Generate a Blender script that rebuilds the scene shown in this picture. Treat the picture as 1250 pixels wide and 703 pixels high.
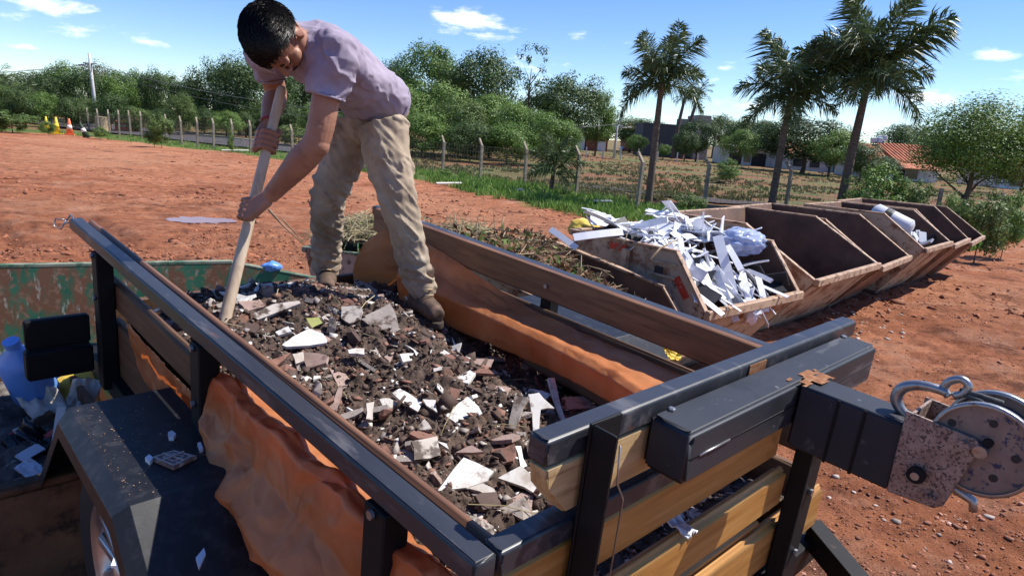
import bpy, bmesh, math, random
import numpy as np
from mathutils import Vector, Matrix

# ------------------------------------------------------------------ camera, sky, sun, exposure
scn = bpy.context.scene
for o in list(bpy.data.objects): bpy.data.objects.remove(o)
COL = scn.collection
EYE = np.array([0., 0., 1.9])
FPX, CX, CY = 833., 625., 351.5                    # 24 mm lens on a 1250 px wide picture
ROLL, PITCH = math.radians(4.004), math.radians(12.786)
FW = np.array([0, math.cos(PITCH), -math.sin(PITCH)])
_r0 = np.array([1., 0, 0]); _u0 = np.cross(_r0, FW)
CR = math.cos(ROLL)*_r0 + math.sin(ROLL)*_u0
CU = -math.sin(ROLL)*_r0 + math.cos(ROLL)*_u0
cam_data = bpy.data.cameras.new('camera')
cam = bpy.data.objects.new('camera', cam_data); COL.objects.link(cam)
cam_data.sensor_width = 36; cam_data.lens = 36*FPX/1250
cam_data.clip_start = .05; cam_data.clip_end = 6000
cam.matrix_world = Matrix(((CR[0], CU[0], -FW[0], EYE[0]), (CR[1], CU[1], -FW[1], EYE[1]), (CR[2], CU[2], -FW[2], EYE[2]), (0, 0, 0, 1)))
scn.camera = cam

SUN = Vector((.69, .18, .97)).normalized()
sl = bpy.data.lights.new('sun', 'SUN'); sun = bpy.data.objects.new('sun', sl); COL.objects.link(sun)
sl.energy = 5.0; sl.angle = math.radians(.5); sl.color = (1, .955, .88)
sun.rotation_euler = SUN.to_track_quat('Z', 'Y').to_euler(); sun.location = (20, -5, 40)

wd = bpy.data.worlds.new('World'); scn.world = wd; wd.use_nodes = True
wn = wd.node_tree; wn.nodes.clear()
def wnode(t, **k):
    n = wn.nodes.new(t)
    for a, b in k.items(): setattr(n, a, b)
    return n
wo = wnode('ShaderNodeOutputWorld'); bg = wnode('ShaderNodeBackground'); bg.inputs[1].default_value = .122
sky = wnode('ShaderNodeTexSky', sky_type='NISHITA', sun_disc=False)
sky.sun_elevation = math.asin(SUN.z); sky.sun_rotation = math.atan2(SUN.x, SUN.y)
sky.air_density = 1.0; sky.dust_density = .1; sky.ozone_density = 3.0; sky.altitude = 1800
tc = wnode('ShaderNodeTexCoord')
# cumulus puffs: soft patches of the sky broken up by noise
def wmath(op, a, b=None, c=None):
    n = wnode('ShaderNodeMath', operation=op)
    for i, x in enumerate((a, b, c)):
        if x is None: continue
        if isinstance(x, (int, float)): n.inputs[i].default_value = x
        else: wn.links.new(x, n.inputs[i])
    return n.outputs[0]
def ray(px, py):
    return (px-CX)/FPX*CR - (py-CY)/FPX*CU + FW
nz = wnode('ShaderNodeTexNoise'); nz.inputs['Scale'].default_value = 26; nz.inputs['Detail'].default_value = 7; nz.inputs['Roughness'].default_value = .62
mp = wnode('ShaderNodeMapping'); mp.inputs['Scale'].default_value = (1, 1, 3.2)
wn.links.new(tc.outputs['Generated'], mp.inputs[0]); wn.links.new(mp.outputs[0], nz.inputs['Vector'])
total = None
for px, py, sx, sz, amp in ((572, 26, .058, .018, 1.0), (545, 20, .02, .012, .8), (598, 44, .03, .008, .8), (55, 4, .045, .012, .9), (110, 38, .07, .012, .55), (172, 52, .04, .010, .55),
                            (28, 57, .03, .008, .55), (1214, 67, .026, .008, .95), (1125, 116, .05, .014, .85), (888, 82, .018, .006, .7), (873, 97, .02, .006, .4), (905, 128, .05, .012, .6),
                            (712, 42, .02, .007, .6), (760, 55, .04, .009, .35), (980, 14, .04, .01, .3), (1150, 100, .12, .02, .3), (640, 80, .06, .02, .5), (860, 70, .02, .006, .3), (20, 20, .05, .012, .4), (1385, 90, .1, .03, .9), (-200, 40, .12, .03, .9), (1600, -60, .15, .05, .9), (300, -250, .2, .07, .8), (900, -300, .2, .06, .8)):
    d = ray(px, py); d = d/np.linalg.norm(d)
    vm = wnode('ShaderNodeVectorMath', operation='SUBTRACT'); wn.links.new(tc.outputs['Generated'], vm.inputs[0]); vm.inputs[1].default_value = d
    sc_ = wnode('ShaderNodeVectorMath', operation='MULTIPLY'); wn.links.new(vm.outputs[0], sc_.inputs[0]); sc_.inputs[1].default_value = (1/sx, 1/sx, 1/sz)
    ln = wnode('ShaderNodeVectorMath', operation='LENGTH'); wn.links.new(sc_.outputs[0], ln.inputs[0])
    m = wmath('MULTIPLY', wmath('MAXIMUM', wmath('SUBTRACT', 1.0, wmath('MULTIPLY', ln.outputs['Value'], .62)), 0), amp)
    total = m if total is None else wmath('MAXIMUM', total, m)
cl = wmath('ADD', wmath('MULTIPLY', total, 1.25), wmath('MULTIPLY', wmath('SUBTRACT', nz.outputs['Fac'], .62), 2.1))
mr = wnode('ShaderNodeMapRange'); mr.interpolation_type = 'SMOOTHSTEP'
wn.links.new(cl, mr.inputs[0]); mr.inputs[1].default_value = .12; mr.inputs[2].default_value = .95
fac = wmath('MULTIPLY', mr.outputs[0], .92)
mx = wnode('ShaderNodeMix', data_type='RGBA'); wn.links.new(fac, mx.inputs[0]); hs = wnode('ShaderNodeHueSaturation'); hs.inputs['Saturation'].default_value = 1.2; hs.inputs['Hue'].default_value = .512; wn.links.new(sky.outputs[0], hs.inputs['Color']); wn.links.new(hs.outputs[0], mx.inputs[6]); mx.inputs[7].default_value = (8.6, 8.7, 9.2, 1)
wn.links.new(mx.outputs[2], bg.inputs[0]); wn.links.new(bg.outputs[0], wo.inputs[0])

scn.view_settings.view_transform = 'Standard'; scn.view_settings.look = 'None'
scn.view_settings.exposure = 0.58; scn.view_settings.gamma = 1.0; scn.view_settings.use_curve_mapping = False
scn.render.engine = 'CYCLES'
try:
    scn.cycles.use_denoising = True; scn.cycles.max_bounces = 6; scn.cycles.transparent_max_bounces = 6
except Exception: pass

# ------------------------------------------------------------------ helpers
rng = np.random.default_rng(7); random.seed(7)
def _h(ix, iy, iz, s):
    n = (ix.astype(np.int64)*374761393 + iy.astype(np.int64)*668265263 + iz.astype(np.int64)*2147483647 + s*1274126177) & 0xffffffff
    n = ((n ^ (n >> 13))*1274126177) & 0xffffffff
    n = (n ^ (n >> 16))
    return (n & 0xffff)/65535.
def vn(p, s=0):
    p = np.asarray(p, float)
    if p.shape[1] == 2: p = np.c_[p, np.zeros(len(p))]
    i = np.floor(p).astype(np.int64); f = p-i; f = f*f*(3-2*f)
    r = 0
    for a in (0, 1):
        for b in (0, 1):
            for c in (0, 1):
                w = (f[:, 0] if a else 1-f[:, 0])*(f[:, 1] if b else 1-f[:, 1])*(f[:, 2] if c else 1-f[:, 2])
                r = r + w*_h(i[:, 0]+a, i[:, 1]+b, i[:, 2]+c, s)
    return r-.5
def fbm(p, oct=4, s=0, gain=.5, lac=2.03):
    p = np.asarray(p, float); r = 0; a = 1.
    for k in range(oct):
        r = r + a*vn(p*lac**k+k*17.3, s+k); a *= gain
    return r
def sstep(a, b, x):
    t = np.clip((x-a)/(b-a), 0, 1); return t*t*(3-2*t)

def gbase(x, y):
    x = np.asarray(x, float); y = np.asarray(y, float)
    r = np.hypot(x, y)
    z = -.55*sstep(9, 24, r)
    # slight rise of the yard under the trailer
    z = z + .36*np.exp(-(((x+.35)/1.25)**2+((y-1.95)/1.15)**2))
    return z
def gpt(px, py, dz=0.):
    "world point where the sight line of a picture point meets the ground"
    d = ray(px, py); t = 4.
    for _ in range(60):
        P = EYE+d*t; t += (P[2]-gbase(P[0], P[1])-dz)*-1/d[2]*.8 if d[2] < -1e-4 else 0
    return EYE+d*t
def wpt(px, py, y):
    r = ray(px, py); return EYE+r*(y/r[1])
def zpt(px, py, z):
    r = ray(px, py); return EYE+r*((z-EYE[2])/r[2])

# trailer frame: local x across (left to right), y from the front towards the tail, z up off the bed
_U = np.array([-.69209565, .71819787, .07207936]); _V = np.array([.71362119, .70041962, .0125363])
_V = _V/np.linalg.norm(_V); _U = _U-_V*(_U@_V); _U = _U/np.linalg.norm(_U); _W = np.cross(_V, _U)
TO = EYE+np.array([-.02688712, .93227514, -.65369526])
TM = Matrix(((_V[0], _U[0], _W[0], TO[0]), (_V[1], _U[1], _W[1], TO[1]), (_V[2], _U[2], _W[2], TO[2]), (0, 0, 0, 1)))
TR = np.array([_V, _U, _W])
def tat(px, py, x=None, y=None, z=None):
    "trailer coordinates of a picture point on one trailer plane"
    d = TR@ray(px, py); o = TR@(EYE-TO)
    i, val = (0, x) if x is not None else (1, y) if y is not None else (2, z)
    return o+d*((val-o[i])/d[i])
def tw(p): return TO+np.asarray(p, float)@TR
def tl(p): return (np.asarray(p, float)-TO)@TR.T

def link(o, parent=None):
    COL.objects.link(o)
    if parent is not None: o.parent = parent
    return o
def tag(o, label=None, cat=None, group=None, kind=None):
    if label: o['label'] = label
    if cat: o['category'] = cat
    if group: o['group'] = group
    if kind: o['kind'] = kind
    return o
def empty(name, loc=(0, 0, 0), rz=0, label=None, cat=None, group=None, mw=None):
    o = bpy.data.objects.new(name, None); COL.objects.link(o); o.empty_display_size = .1
    if mw is not None: o.matrix_world = mw
    else: o.location = loc; o.rotation_euler = (0, 0, rz)
    return tag(o, label, cat, group)
def mesh_np(name, V, F, smooth=False):
    V = np.asarray(V, np.float32); F = np.asarray(F, np.int32)
    me = bpy.data.meshes.new(name); n, k = F.shape
    me.vertices.add(len(V)); me.vertices.foreach_set('co', V.ravel())
    me.loops.add(n*k); me.loops.foreach_set('vertex_index', F.ravel())
    me.polygons.add(n); me.polygons.foreach_set('loop_start', np.arange(0, n*k, k, dtype=np.int32))
    if smooth: me.polygons.foreach_set('use_smooth', np.ones(n, bool))
    me.update(calc_edges=True); me.validate(); return me
def mobj(name, me, mat=None, parent=None, mw=None):
    o = bpy.data.objects.new(name, me)
    if mat is not None and not me.materials: me.materials.append(mat)
    link(o, parent)
    if mw is not None: o.matrix_world = mw
    return o
def norm(a):
    a = np.asarray(a, float); return a/(np.linalg.norm(a)+1e-12)
class MB:
    def __init__(s): s.v = []; s.f = []
    def add(s, V, F):
        b = len(s.v); s.v += [tuple(map(float, p)) for p in V]; s.f += [tuple(int(i)+b for i in f) for f in F]; return s
    def box(s, x0, x1, y0, y1, z0, z1):
        V = [(x, y, z) for z in (z0, z1) for y in (y0, y1) for x in (x0, x1)]
        return s.add(V, [(0, 2, 3, 1), (4, 5, 7, 6), (0, 1, 5, 4), (2, 6, 7, 3), (0, 4, 6, 2), (1, 3, 7, 5)])
    def bar(s, a, b, w, h, up=(0, 0, 1)):
        a = np.asarray(a, float); b = np.asarray(b, float); d = norm(b-a); r = norm(np.cross(d, up)); u = np.cross(r, d)
        V = [p+r*sx*w/2+u*sz*h/2 for p in (a, b) for sx, sz in ((-1, -1), (1, -1), (1, 1), (-1, 1))]
        return s.add(V, [(0, 1, 2, 3), (7, 6, 5, 4), (0, 4, 5, 1), (1, 5, 6, 2), (2, 6, 7, 3), (3, 7, 4, 0)])
    def tube(s, pts, rad, n=8, cap=True, flat=None):
        pts = np.asarray(pts, float); m = len(pts); rad = np.broadcast_to(np.asarray(rad, float), (m,))
        t = np.gradient(pts, axis=0); V = []
        ref = np.array([0, 0, 1.]) if abs(norm(t[0])[2]) < .9 else np.array([1., 0, 0])
        r = norm(np.cross(t[0], ref))
        for i in range(m):
            ti = norm(t[i]); r = norm(r-ti*(r@ti)); u = np.cross(ti, r)
            for k in range(n):
                a = 2*math.pi*k/n; V.append(pts[i]+rad[i]*(math.cos(a)*r+math.sin(a)*u*(flat or 1)))
        F = [(i*n+k, i*n+(k+1) % n, (i+1)*n+(k+1) % n, (i+1)*n+k) for i in range(m-1) for k in range(n)]
        if cap: F += [tuple(range(n-1, -1, -1)), tuple((m-1)*n+k for k in range(n))]
        return s.add(V, F)
    def poly(s, pts, nrm, th):
        "a flat outline given thickness th downwards along -nrm"
        pts = [np.asarray(p, float) for p in pts]; nrm = norm(nrm); n = len(pts)
        a = sum((np.cross(pts[i]-pts[0], pts[(i+1) % n]-pts[0]) for i in range(n)), np.zeros(3))
        if a@nrm < 0: pts = pts[::-1]
        V = pts+[p-nrm*th for p in pts]
        F = [tuple(range(n)), tuple(range(2*n-1, n-1, -1))]+[(i, i+n, (i+1) % n+n, (i+1) % n) for i in range(n)]
        return s.add(V, F)
    def lathe(s, prof, n=20, axis=2, c=(0, 0, 0), cap=True):
        V = []; c = np.asarray(c, float)
        for r, h in prof:
            for k in range(n):
                a = 2*math.pi*k/n; p = [r*math.cos(a), r*math.sin(a)]; p.insert(axis, h); V.append(c+np.array(p))
        m = len(prof)
        F = [(i*n+k, i*n+(k+1) % n, (i+1)*n+(k+1) % n, (i+1)*n+k) for i in range(m-1) for k in range(n)]
        if cap and prof[0][0] > 1e-6: F.append(tuple(range(n-1, -1, -1)))
        if cap and prof[-1][0] > 1e-6: F.append(tuple((m-1)*n+k for k in range(n)))
        return s.add(V, F)
    def build(s, name, mat, parent=None, smooth=False, bevel=0, mw=None, seg=2):
        me = bpy.data.meshes.new(name); me.from_pydata(s.v, [], s.f); me.validate()
        bm = bmesh.new(); bm.from_mesh(me); bmesh.ops.recalc_face_normals(bm, faces=bm.faces); 
        if bevel:
            bmesh.ops.bevel(bm, geom=[e for e in bm.edges if len(e.link_faces) == 2 and e.calc_face_angle(0) > .6], offset=bevel, segments=seg, affect='EDGES', clamp_overlap=True)
        bm.to_mesh(me); bm.free()
        if smooth or bevel: me.polygons.foreach_set('use_smooth', np.ones(len(me.polygons), bool))
        o = mobj(name, me, mat, parent, mw)
        if bevel and not smooth: wm = o.modifiers.new('normals', 'WEIGHTED_NORMAL'); wm.mode = 'FACE_AREA'; wm.weight = 80
        return o
def smooth_path(P, R, n=16):
    P = np.asarray(P, float); R = np.asarray(R, float); k = len(P); u = np.linspace(0, k-1, n); out = []; ro = []
    for s in u:
        i = min(int(s), k-2); f = s-i; p0, p1, p2, p3 = P[max(i-1, 0)], P[i], P[i+1], P[min(i+2, k-1)]
        out.append(.5*((2*p1)+(-p0+p2)*f+(2*p0-5*p1+4*p2-p3)*f*f+(-p0+3*p1-3*p2+p3)*f**3)); ro.append(R[i]*(1-f)+R[i+1]*f)
    return np.array(out), np.array(ro)
def copy_tree(o, parent=None):
    c = o.copy(); COL.objects.link(c); c.parent = parent
    for ch in o.children: copy_tree(ch, c)
    return c

# ------------------------------------------------------------------ materials
def lin(c):
    return tuple(((x/12.92) if x <= .04045 else ((x+.055)/1.055)**2.4) for x in c)
def pmat(name, cols, scale=4., rough=.8, bump=0., metal=0., stretch=(1, 1, 1), detail=7, spots=(), bscale=None, spec=.4, coord='Object', island=0, rvar=.0, nrough=.6, trans=None, coat=0, bdist=.01):
    "cols: linear colours along a noise ramp; spots: (colour, scale, threshold, softness[, stretch]) layers; island: brightness jitter per piece"
    m = bpy.data.materials.new(name); m.use_nodes = True; nt = m.node_tree; b = nt.nodes['Principled BSDF']; L = nt.links
    t = nt.nodes.new('ShaderNodeTexCoord'); mp = nt.nodes.new('ShaderNodeMapping'); mp.inputs['Scale'].default_value = stretch
    oi = nt.nodes.new('ShaderNodeObjectInfo'); sc0 = nt.nodes.new('ShaderNodeVectorMath'); sc0.operation = 'SCALE'; sc0.inputs[0].default_value = (37., 53., 29.); L.new(oi.outputs['Random'], sc0.inputs['Scale'])
    ad0 = nt.nodes.new('ShaderNodeVectorMath'); ad0.operation = 'ADD'; L.new(t.outputs[coord], ad0.inputs[0]); L.new(sc0.outputs[0], ad0.inputs[1]); CO = ad0.outputs[0]
    L.new(CO, mp.inputs[0])
    n = nt.nodes.new('ShaderNodeTexNoise'); n.inputs['Scale'].default_value = scale; n.inputs['Detail'].default_value = detail; n.inputs['Roughness'].default_value = nrough
    L.new(mp.outputs[0], n.inputs['Vector'])
    r = nt.nodes.new('ShaderNodeValToRGB'); cr = r.color_ramp; k = len(cols)
    while len(cr.elements) < k: cr.elements.new(.5)
    for i, c in enumerate(cols):
        cr.elements[i].position = .5 if k == 1 else .28+.44*i/(k-1); cr.elements[i].color = (*c, 1)
    L.new(n.outputs['Fac'], r.inputs[0]); out = r.outputs[0]
    for sp in spots:
        c, s_, th, so = sp[:4]
        mp2 = nt.nodes.new('ShaderNodeMapping'); mp2.inputs['Scale'].default_value = sp[4] if len(sp) > 4 else (1, 1, 1); mp2.inputs['Location'].default_value = (3.1*th, 7.7*th, 1.3+s_*.01)
        L.new(CO, mp2.inputs[0])
        n2 = nt.nodes.new('ShaderNodeTexNoise'); n2.inputs['Scale'].default_value = s_; n2.inputs['Detail'].default_value = 8; n2.inputs['Roughness'].default_value = .65
        L.new(mp2.outputs[0], n2.inputs['Vector'])
        q = nt.nodes.new('ShaderNodeMapRange'); q.inputs[1].default_value = th-so; q.inputs[2].default_value = th+so; L.new(n2.outputs['Fac'], q.inputs[0])
        mx = nt.nodes.new('ShaderNodeMix'); mx.data_type = 'RGBA'; L.new(q.outputs[0], mx.inputs[0]); L.new(out, mx.inputs[6]); mx.inputs[7].default_value = (*c, 1); out = mx.outputs[2]
    if island:
        g = nt.nodes.new('ShaderNodeNewGeometry'); hs = nt.nodes.new('ShaderNodeHueSaturation')
        q = nt.nodes.new('ShaderNodeMapRange'); q.inputs[3].default_value = 1-island; q.inputs[4].default_value = 1+island
        L.new(g.outputs['Random Per Island'], q.inputs[0]); L.new(q.outputs[0], hs.inputs['Value']); L.new(out, hs.inputs['Color']); out = hs.outputs[0]
    L.new(out, b.inputs['Base Color'])
    b.inputs['Roughness'].default_value = rough; b.inputs['Metallic'].default_value = metal; b.inputs['Specular IOR Level'].default_value = spec
    if coat: b.inputs['Coat Weight'].default_value = coat
    if rvar:
        q = nt.nodes.new('ShaderNodeMapRange'); q.inputs[3].default_value = max(rough-rvar, .05); q.inputs[4].default_value = min(rough+rvar, 1); L.new(n.outputs['Fac'], q.inputs[0]); L.new(q.outputs[0], b.inputs['Roughness'])
    if bump:
        nb = nt.nodes.new('ShaderNodeTexNoise'); nb.inputs['Scale'].default_value = bscale or scale*4; nb.inputs['Detail'].default_value = 8; nb.inputs['Roughness'].default_value = .65
        L.new(mp.outputs[0], nb.inputs['Vector'])
        bp = nt.nodes.new('ShaderNodeBump'); bp.inputs['Strength'].default_value = bump; bp.inputs['Distance'].default_value = bdist; L.new(nb.outputs['Fac'], bp.inputs['Height']); L.new(bp.outputs[0], b.inputs['Normal'])
    if trans:
        tb = nt.nodes.new('ShaderNodeBsdfTranslucent'); ms = nt.nodes.new('ShaderNodeMixShader'); ms.inputs[0].default_value = trans
        L.new(out, tb.inputs['Color']); L.new(b.outputs[0], ms.inputs[1]); L.new(tb.outputs[0], ms.inputs[2]); L.new(ms.outputs[0], nt.nodes['Material Output'].inputs[0])
    return m
M = {}
M['steel'] = pmat('dark_steel', [(.012, .013, .016), (.02, .021, .026)], 6, .38, .06, spots=((.075, .05, .035), 9, .66, .04) and [((.06, .062, .07), 14, .63, .06), ((.11, .05, .022), 5, .70, .03)], spec=.5, bscale=60, bdist=.002, rvar=.1)
M['steel_black'] = pmat('black_steel', [(.005, .005, .006), (.010, .010, .011)], 8, .62, .1, spec=.25, spots=[((.05, .03, .02), 10, .7, .04)], bscale=80, bdist=.002)
M['steel_rust'] = pmat('rusty_brown_steel', [(.05, .022, .014), (.10, .045, .026), (.16, .08, .045)], 14, .75, .25, spots=[((.02, .018, .018), 22, .60, .05), ((.2, .13, .09), 30, .66, .03)], bscale=70, bdist=.003)
M['fender'] = pmat('fender_paint', [(.006, .0065, .008), (.012, .0125, .015)], 5, .45, .08, spots=[((.10, .07, .05), 160, .72, .02), ((.05, .042, .038), 7, .66, .08), ((.03, .03, .033), 30, .6, .1)], bscale=90, bdist=.002)
M['wood_dark'] = pmat('weathered_brown_wood', [(.055, .026, .013), (.10, .05, .024), (.16, .085, .04)], 5, .62, .2, stretch=(9, .7, 9), spots=[((.03, .016, .01), 3, .64, .06, (6, .5, 6))], bscale=14, bdist=.004)
M['wood_yellow'] = pmat('varnished_yellow_wood', [(.28, .12, .028), (.42, .20, .05), (.52, .28, .09)], 4, .5, .12, stretch=(.7, 9, 9), spots=[((.16, .07, .02), 3, .66, .06, (.5, 8, 8)), ((.10, .06, .03), 10, .7, .04)], bscale=16, bdist=.003)
M['tyre'] = pmat('tyre_rubber', [(.012, .012, .012), (.02, .019, .018)], 12, .85, .2, spots=[((.16, .07, .04), 6, .66, .08)])
M['alloy'] = pmat('wheel_alloy', [(.35, .36, .38), (.5, .5, .52)], 6, .35, metal=.9)
M['zinc'] = pmat('zinc_steel', [(.28, .28, .29), (.42, .42, .42)], 25, .38, .1, metal=.85, spots=[((.25, .13, .07), 18, .64, .05)])
M['winch'] = pmat('rust_speckled_winch_steel', [(.24, .15, .115), (.34, .24, .19), (.42, .32, .26)], 45, .5, .15, metal=.2, spots=[((.07, .05, .05), 190, .55, .03), ((.05, .045, .05), 14, .68, .06)], bscale=120, bdist=.002)
M['winch_flange'] = pmat('winch_drum_steel', [(.19, .14, .115), (.28, .215, .18)], 30, .5, .1, metal=.2, spots=[((.03, .04, .09), 60, .60, .04)], bdist=.002)
M['rope'] = pmat('grey_winch_strap', [(.03, .03, .035), (.1, .1, .1)], 60, .8, .3)
# ------------------------------------------------------------------ ground
YARD = [gpt(*p)[:2] for p in ((-250, 140), (-60, 155), (0, 160), (60, 163), (120, 168), (200, 178), (280, 187), (350, 196), (430, 207), (520, 222), (580, 236), (640, 249), (700, 263), (745, 270), (790, 274))]
YARD += [np.array(p) for p in ((5.2, 15.5), (8.5, 17.5), (13.0, 19.6))]
YARD += [gpt(*p)[:2] for p in ((1168, 303), (1200, 296), (1252, 289), (1400, 275))]
YARD += [np.array(p) for p in ((60, 20), (60, -60), (-140, -60), (-140, 60))]
YARD = np.array(YARD)
def sdf_poly(P, poly):
    d = np.full(len(P), 1e9); ins = np.zeros(len(P), bool); n = len(poly)
    for i in range(n):
        a, b = poly[i], poly[(i+1) % n]; e = b-a; w = P-a
        t = np.clip((w@e)/(e@e), 0, 1); d = np.minimum(d, np.hypot(*(w-t[:, None]*e).T))
        c = (a[1] <= P[:, 1]) != (b[1] <= P[:, 1])
        xx = a[0]+(P[:, 1]-a[1])/(b[1]-a[1]+1e-12)*e[0]
        ins ^= c & (P[:, 0] < xx)
    return np.where(ins, -d, d)
def ruts(x, y):
    "pressed wheel furrows sweeping over the yard in broad curves (1 = furrow)"
    P = np.c_[x, y]; out = np.zeros(len(P)); wob = 1.6*fbm(P*.16, 2, 31)
    for cx_, cy_, r0, wd in ((-16, 3, 11.2, .17), (-16, 3, 12.7, .17), (-30, 60, 42, .2), (-30, 60, 43.6, .2), (6, -10, 26.5, .18), (6, -10, 28.1, .18), (-9, 30, 13.5, .16), (-9, 30, 15.0, .16), (14, 4, 7.0, .15), (14, 4, 8.5, .15), (-2, -4, 17.5, .16), (-2, -4, 19.0, .16)):
        d = np.abs(np.hypot(x-cx_, y-cy_)+wob-r0); out = np.maximum(out, np.clip(1.25-d/wd, 0, 1)*np.clip(.55+1.6*fbm(P*np.array([.3, .3])+cx_, 2, 37), 0, 1))
    return out*(.6+.8*np.clip(fbm(P*5, 2, 44)+.5, 0, 1))
PUD = gpt(249, 268.5)[:2]
def gz(x, y):
    x = np.asarray(x, float); y = np.asarray(y, float); P = np.c_[x, y]; r = np.hypot(x, y)
    z = gbase(x, y)
    z = z+.10*fbm(P*.16, 3, 3)*sstep(7, 16, r)
    near = 1-sstep(14, 60, r)
    z = z+near*(.07*fbm(P*.9, 3, 11)+.085*np.abs(fbm(P*np.array([2.2, 2.8]), 4, 12))*(.5+1.2*np.clip(fbm(P*.35, 2, 14)+.35, 0, 1))+.028*fbm(P*9., 3, 15)+.10*np.clip(fbm(P*.55, 2, 16)-.05, 0, 1)*2*np.abs(fbm(P*5.5, 3, 17)))
    # wheel ruts sweeping across the yard
    z = z-.07*near*ruts(x, y)
    q = ((x-PUD[0])/.85)**2+((y-PUD[1])/.75)**2; m = np.exp(-q**2*.7)
    return z*(1-m)+(gbase(x, y)-.05+.075*fbm(P*2.6, 3, 19))*m
ang = np.concatenate([np.linspace(-180, -52, 40, endpoint=False), np.linspace(-52, 52, 520, endpoint=False), np.linspace(52, 180, 40, endpoint=False)])
rad = np.concatenate([[.02, .6], 1.2*1.0165**np.arange(0, 405)]); rad = rad[rad < 900]; rad = np.concatenate([rad, [1100, 1600, 2600]])
A, R_ = np.meshgrid(np.radians(ang), rad); gx = (R_*np.sin(A)).ravel(); gy = (R_*np.cos(A)).ravel()
na, nr = len(ang), len(rad)
GV = np.c_[gx, gy, gz(gx, gy)]
ii = np.arange(nr-1)[:, None]*na; jj = np.arange(na)[None, :]; j2 = (jj+1) % na
GF = np.stack([ii+jj, ii+j2, ii+na+j2, ii+na+jj], -1).reshape(-1, 4)
gm = mesh_np('ground', GV, GF[:, ::-1], True)
P2 = GV[:, :2]; sd = sdf_poly(P2, YARD)+1.2*fbm(P2*.55, 4, 61)
grass = sstep(-.15, .5, sd)
field = sstep(4.6, 6.5, sd+1.2*fbm(P2*.3, 3, 62))
ca = gm.color_attributes.new('zone', 'FLOAT_COLOR', 'POINT')
ca.data.foreach_set('color', np.c_[grass, field, np.clip(ruts(P2[:, 0], P2[:, 1]), 0, 1)*(np.hypot(P2[:, 0], P2[:, 1]) < 70), np.ones(len(P2))].astype(np.float32).ravel())
def ground_mat():
    m = bpy.data.materials.new('red_earth'); m.use_nodes = True; nt = m.node_tree; b = nt.nodes['Principled BSDF']; L = nt.links
    t = nt.nodes.new('ShaderNodeTexCoord')
    def noise(s, d=8, r=.6, st=(1, 1, 1), loc=(0, 0, 0)):
        mp = nt.nodes.new('ShaderNodeMapping'); mp.inputs['Scale'].default_value = st; mp.inputs['Location'].default_value = loc; L.new(t.outputs['Object'], mp.inputs[0])
        n = nt.nodes.new('ShaderNodeTexNoise'); n.inputs['Scale'].default_value = s; n.inputs['Detail'].default_value = d; n.inputs['Roughness'].default_value = r; L.new(mp.outputs[0], n.inputs[0]); return n.outputs['Fac']
    def rng_(x, a, b_): 
        q = nt.nodes.new('ShaderNodeMapRange'); q.inputs[1].default_value = a; q.inputs[2].default_value = b_; L.new(x, q.inputs[0]); return q.outputs[0]
    def mix(f, a, b_):
        x = nt.nodes.new('ShaderNodeMix'); x.data_type = 'RGBA'; L.new(f, x.inputs[0])
        for i, c in ((6, a), (7, b_)):
            if isinstance(c, tuple): x.inputs[i].default_value = (*c, 1)
            else: L.new(c, x.inputs[i])
        return x.outputs[2]
    def mul(a, b_):
        x = nt.nodes.new('ShaderNodeMath'); x.operation = 'MULTIPLY'; L.new(a, x.inputs[0])
        if isinstance(b_, float): x.inputs[1].default_value = b_
        else: L.new(b_, x.inputs[1])
        return x.outputs[0]
    d1 = mix(rng_(noise(.45, 6), .35, .65), (.42, .15, .068), (.60, .25, .13))
    d1 = mix(rng_(noise(3.5, 9, .7), .40, .70), d1, (.20, .066, .034))
    d1 = mix(rng_(noise(1.1, 8, .65, (1, 1.4, 1), (5, 2, 0)), .52, .68), d1, (.50, .25, .155))
    d1 = mix(mul(rng_(noise(.075, 4, .55, (1, 1, 1), (3, 1, 0)), .46, .62), .55), d1, (.52, .265, .15))
    d1 = mix(rng_(noise(14, 6, .7), .60, .68), d1, (.11, .04, .024))
    d1 = mix(mul(rng_(noise(.8, 9, .72, (1, 1.3, 1), (2, 8, 0)), .55, .64), .8), d1, (.12, .042, .024))
    d1 = mix(mul(rng_(noise(40, 3, .6), .68, .72), .6), d1, (.52, .40, .33))
    g1 = mix(rng_(noise(1.6, 6), .35, .65), (.07, .12, .026), (.13, .19, .04))
    g1 = mix(rng_(noise(6, 6), .5, .7), g1, (.14, .12, .055))
    f1 = mix(rng_(noise(.16, 7, .62), .42, .58), (.24, .11, .062), (.12, .14, .05))
    f1 = mix(rng_(noise(.9, 7, .65), .52, .68), f1, (.22, .18, .10))
    f1 = mix(rng_(noise(.35, 8, .7, (1, 1, 1), (9, 4, 0)), .58, .70), f1, (.07, .055, .04))
    at = nt.nodes.new('ShaderNodeAttribute'); at.attribute_name = 'zone'; sp = nt.nodes.new('ShaderNodeSeparateColor'); L.new(at.outputs['Color'], sp.inputs[0])
    d1 = mix(mul(sp.outputs[2], .6), d1, (.17, .06, .032))
    L.new(mix(sp.outputs[1], mix(sp.outputs[0], d1, g1), f1), b.inputs['Base Color'])
    b.inputs['Roughness'].default_value = .92; b.inputs['Specular IOR Level'].default_value = .15
    bp = nt.nodes.new('ShaderNodeBump'); bp.inputs['Strength'].default_value = .9; bp.inputs['Distance'].default_value = .05
    ad = nt.nodes.new('ShaderNodeMath'); ad.operation = 'ADD'; L.new(noise(9, 10, .72), ad.inputs[0]); L.new(mul(noise(46, 8, .75), .8), ad.inputs[1]); L.new(ad.outputs[0], bp.inputs['Height'])
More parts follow.
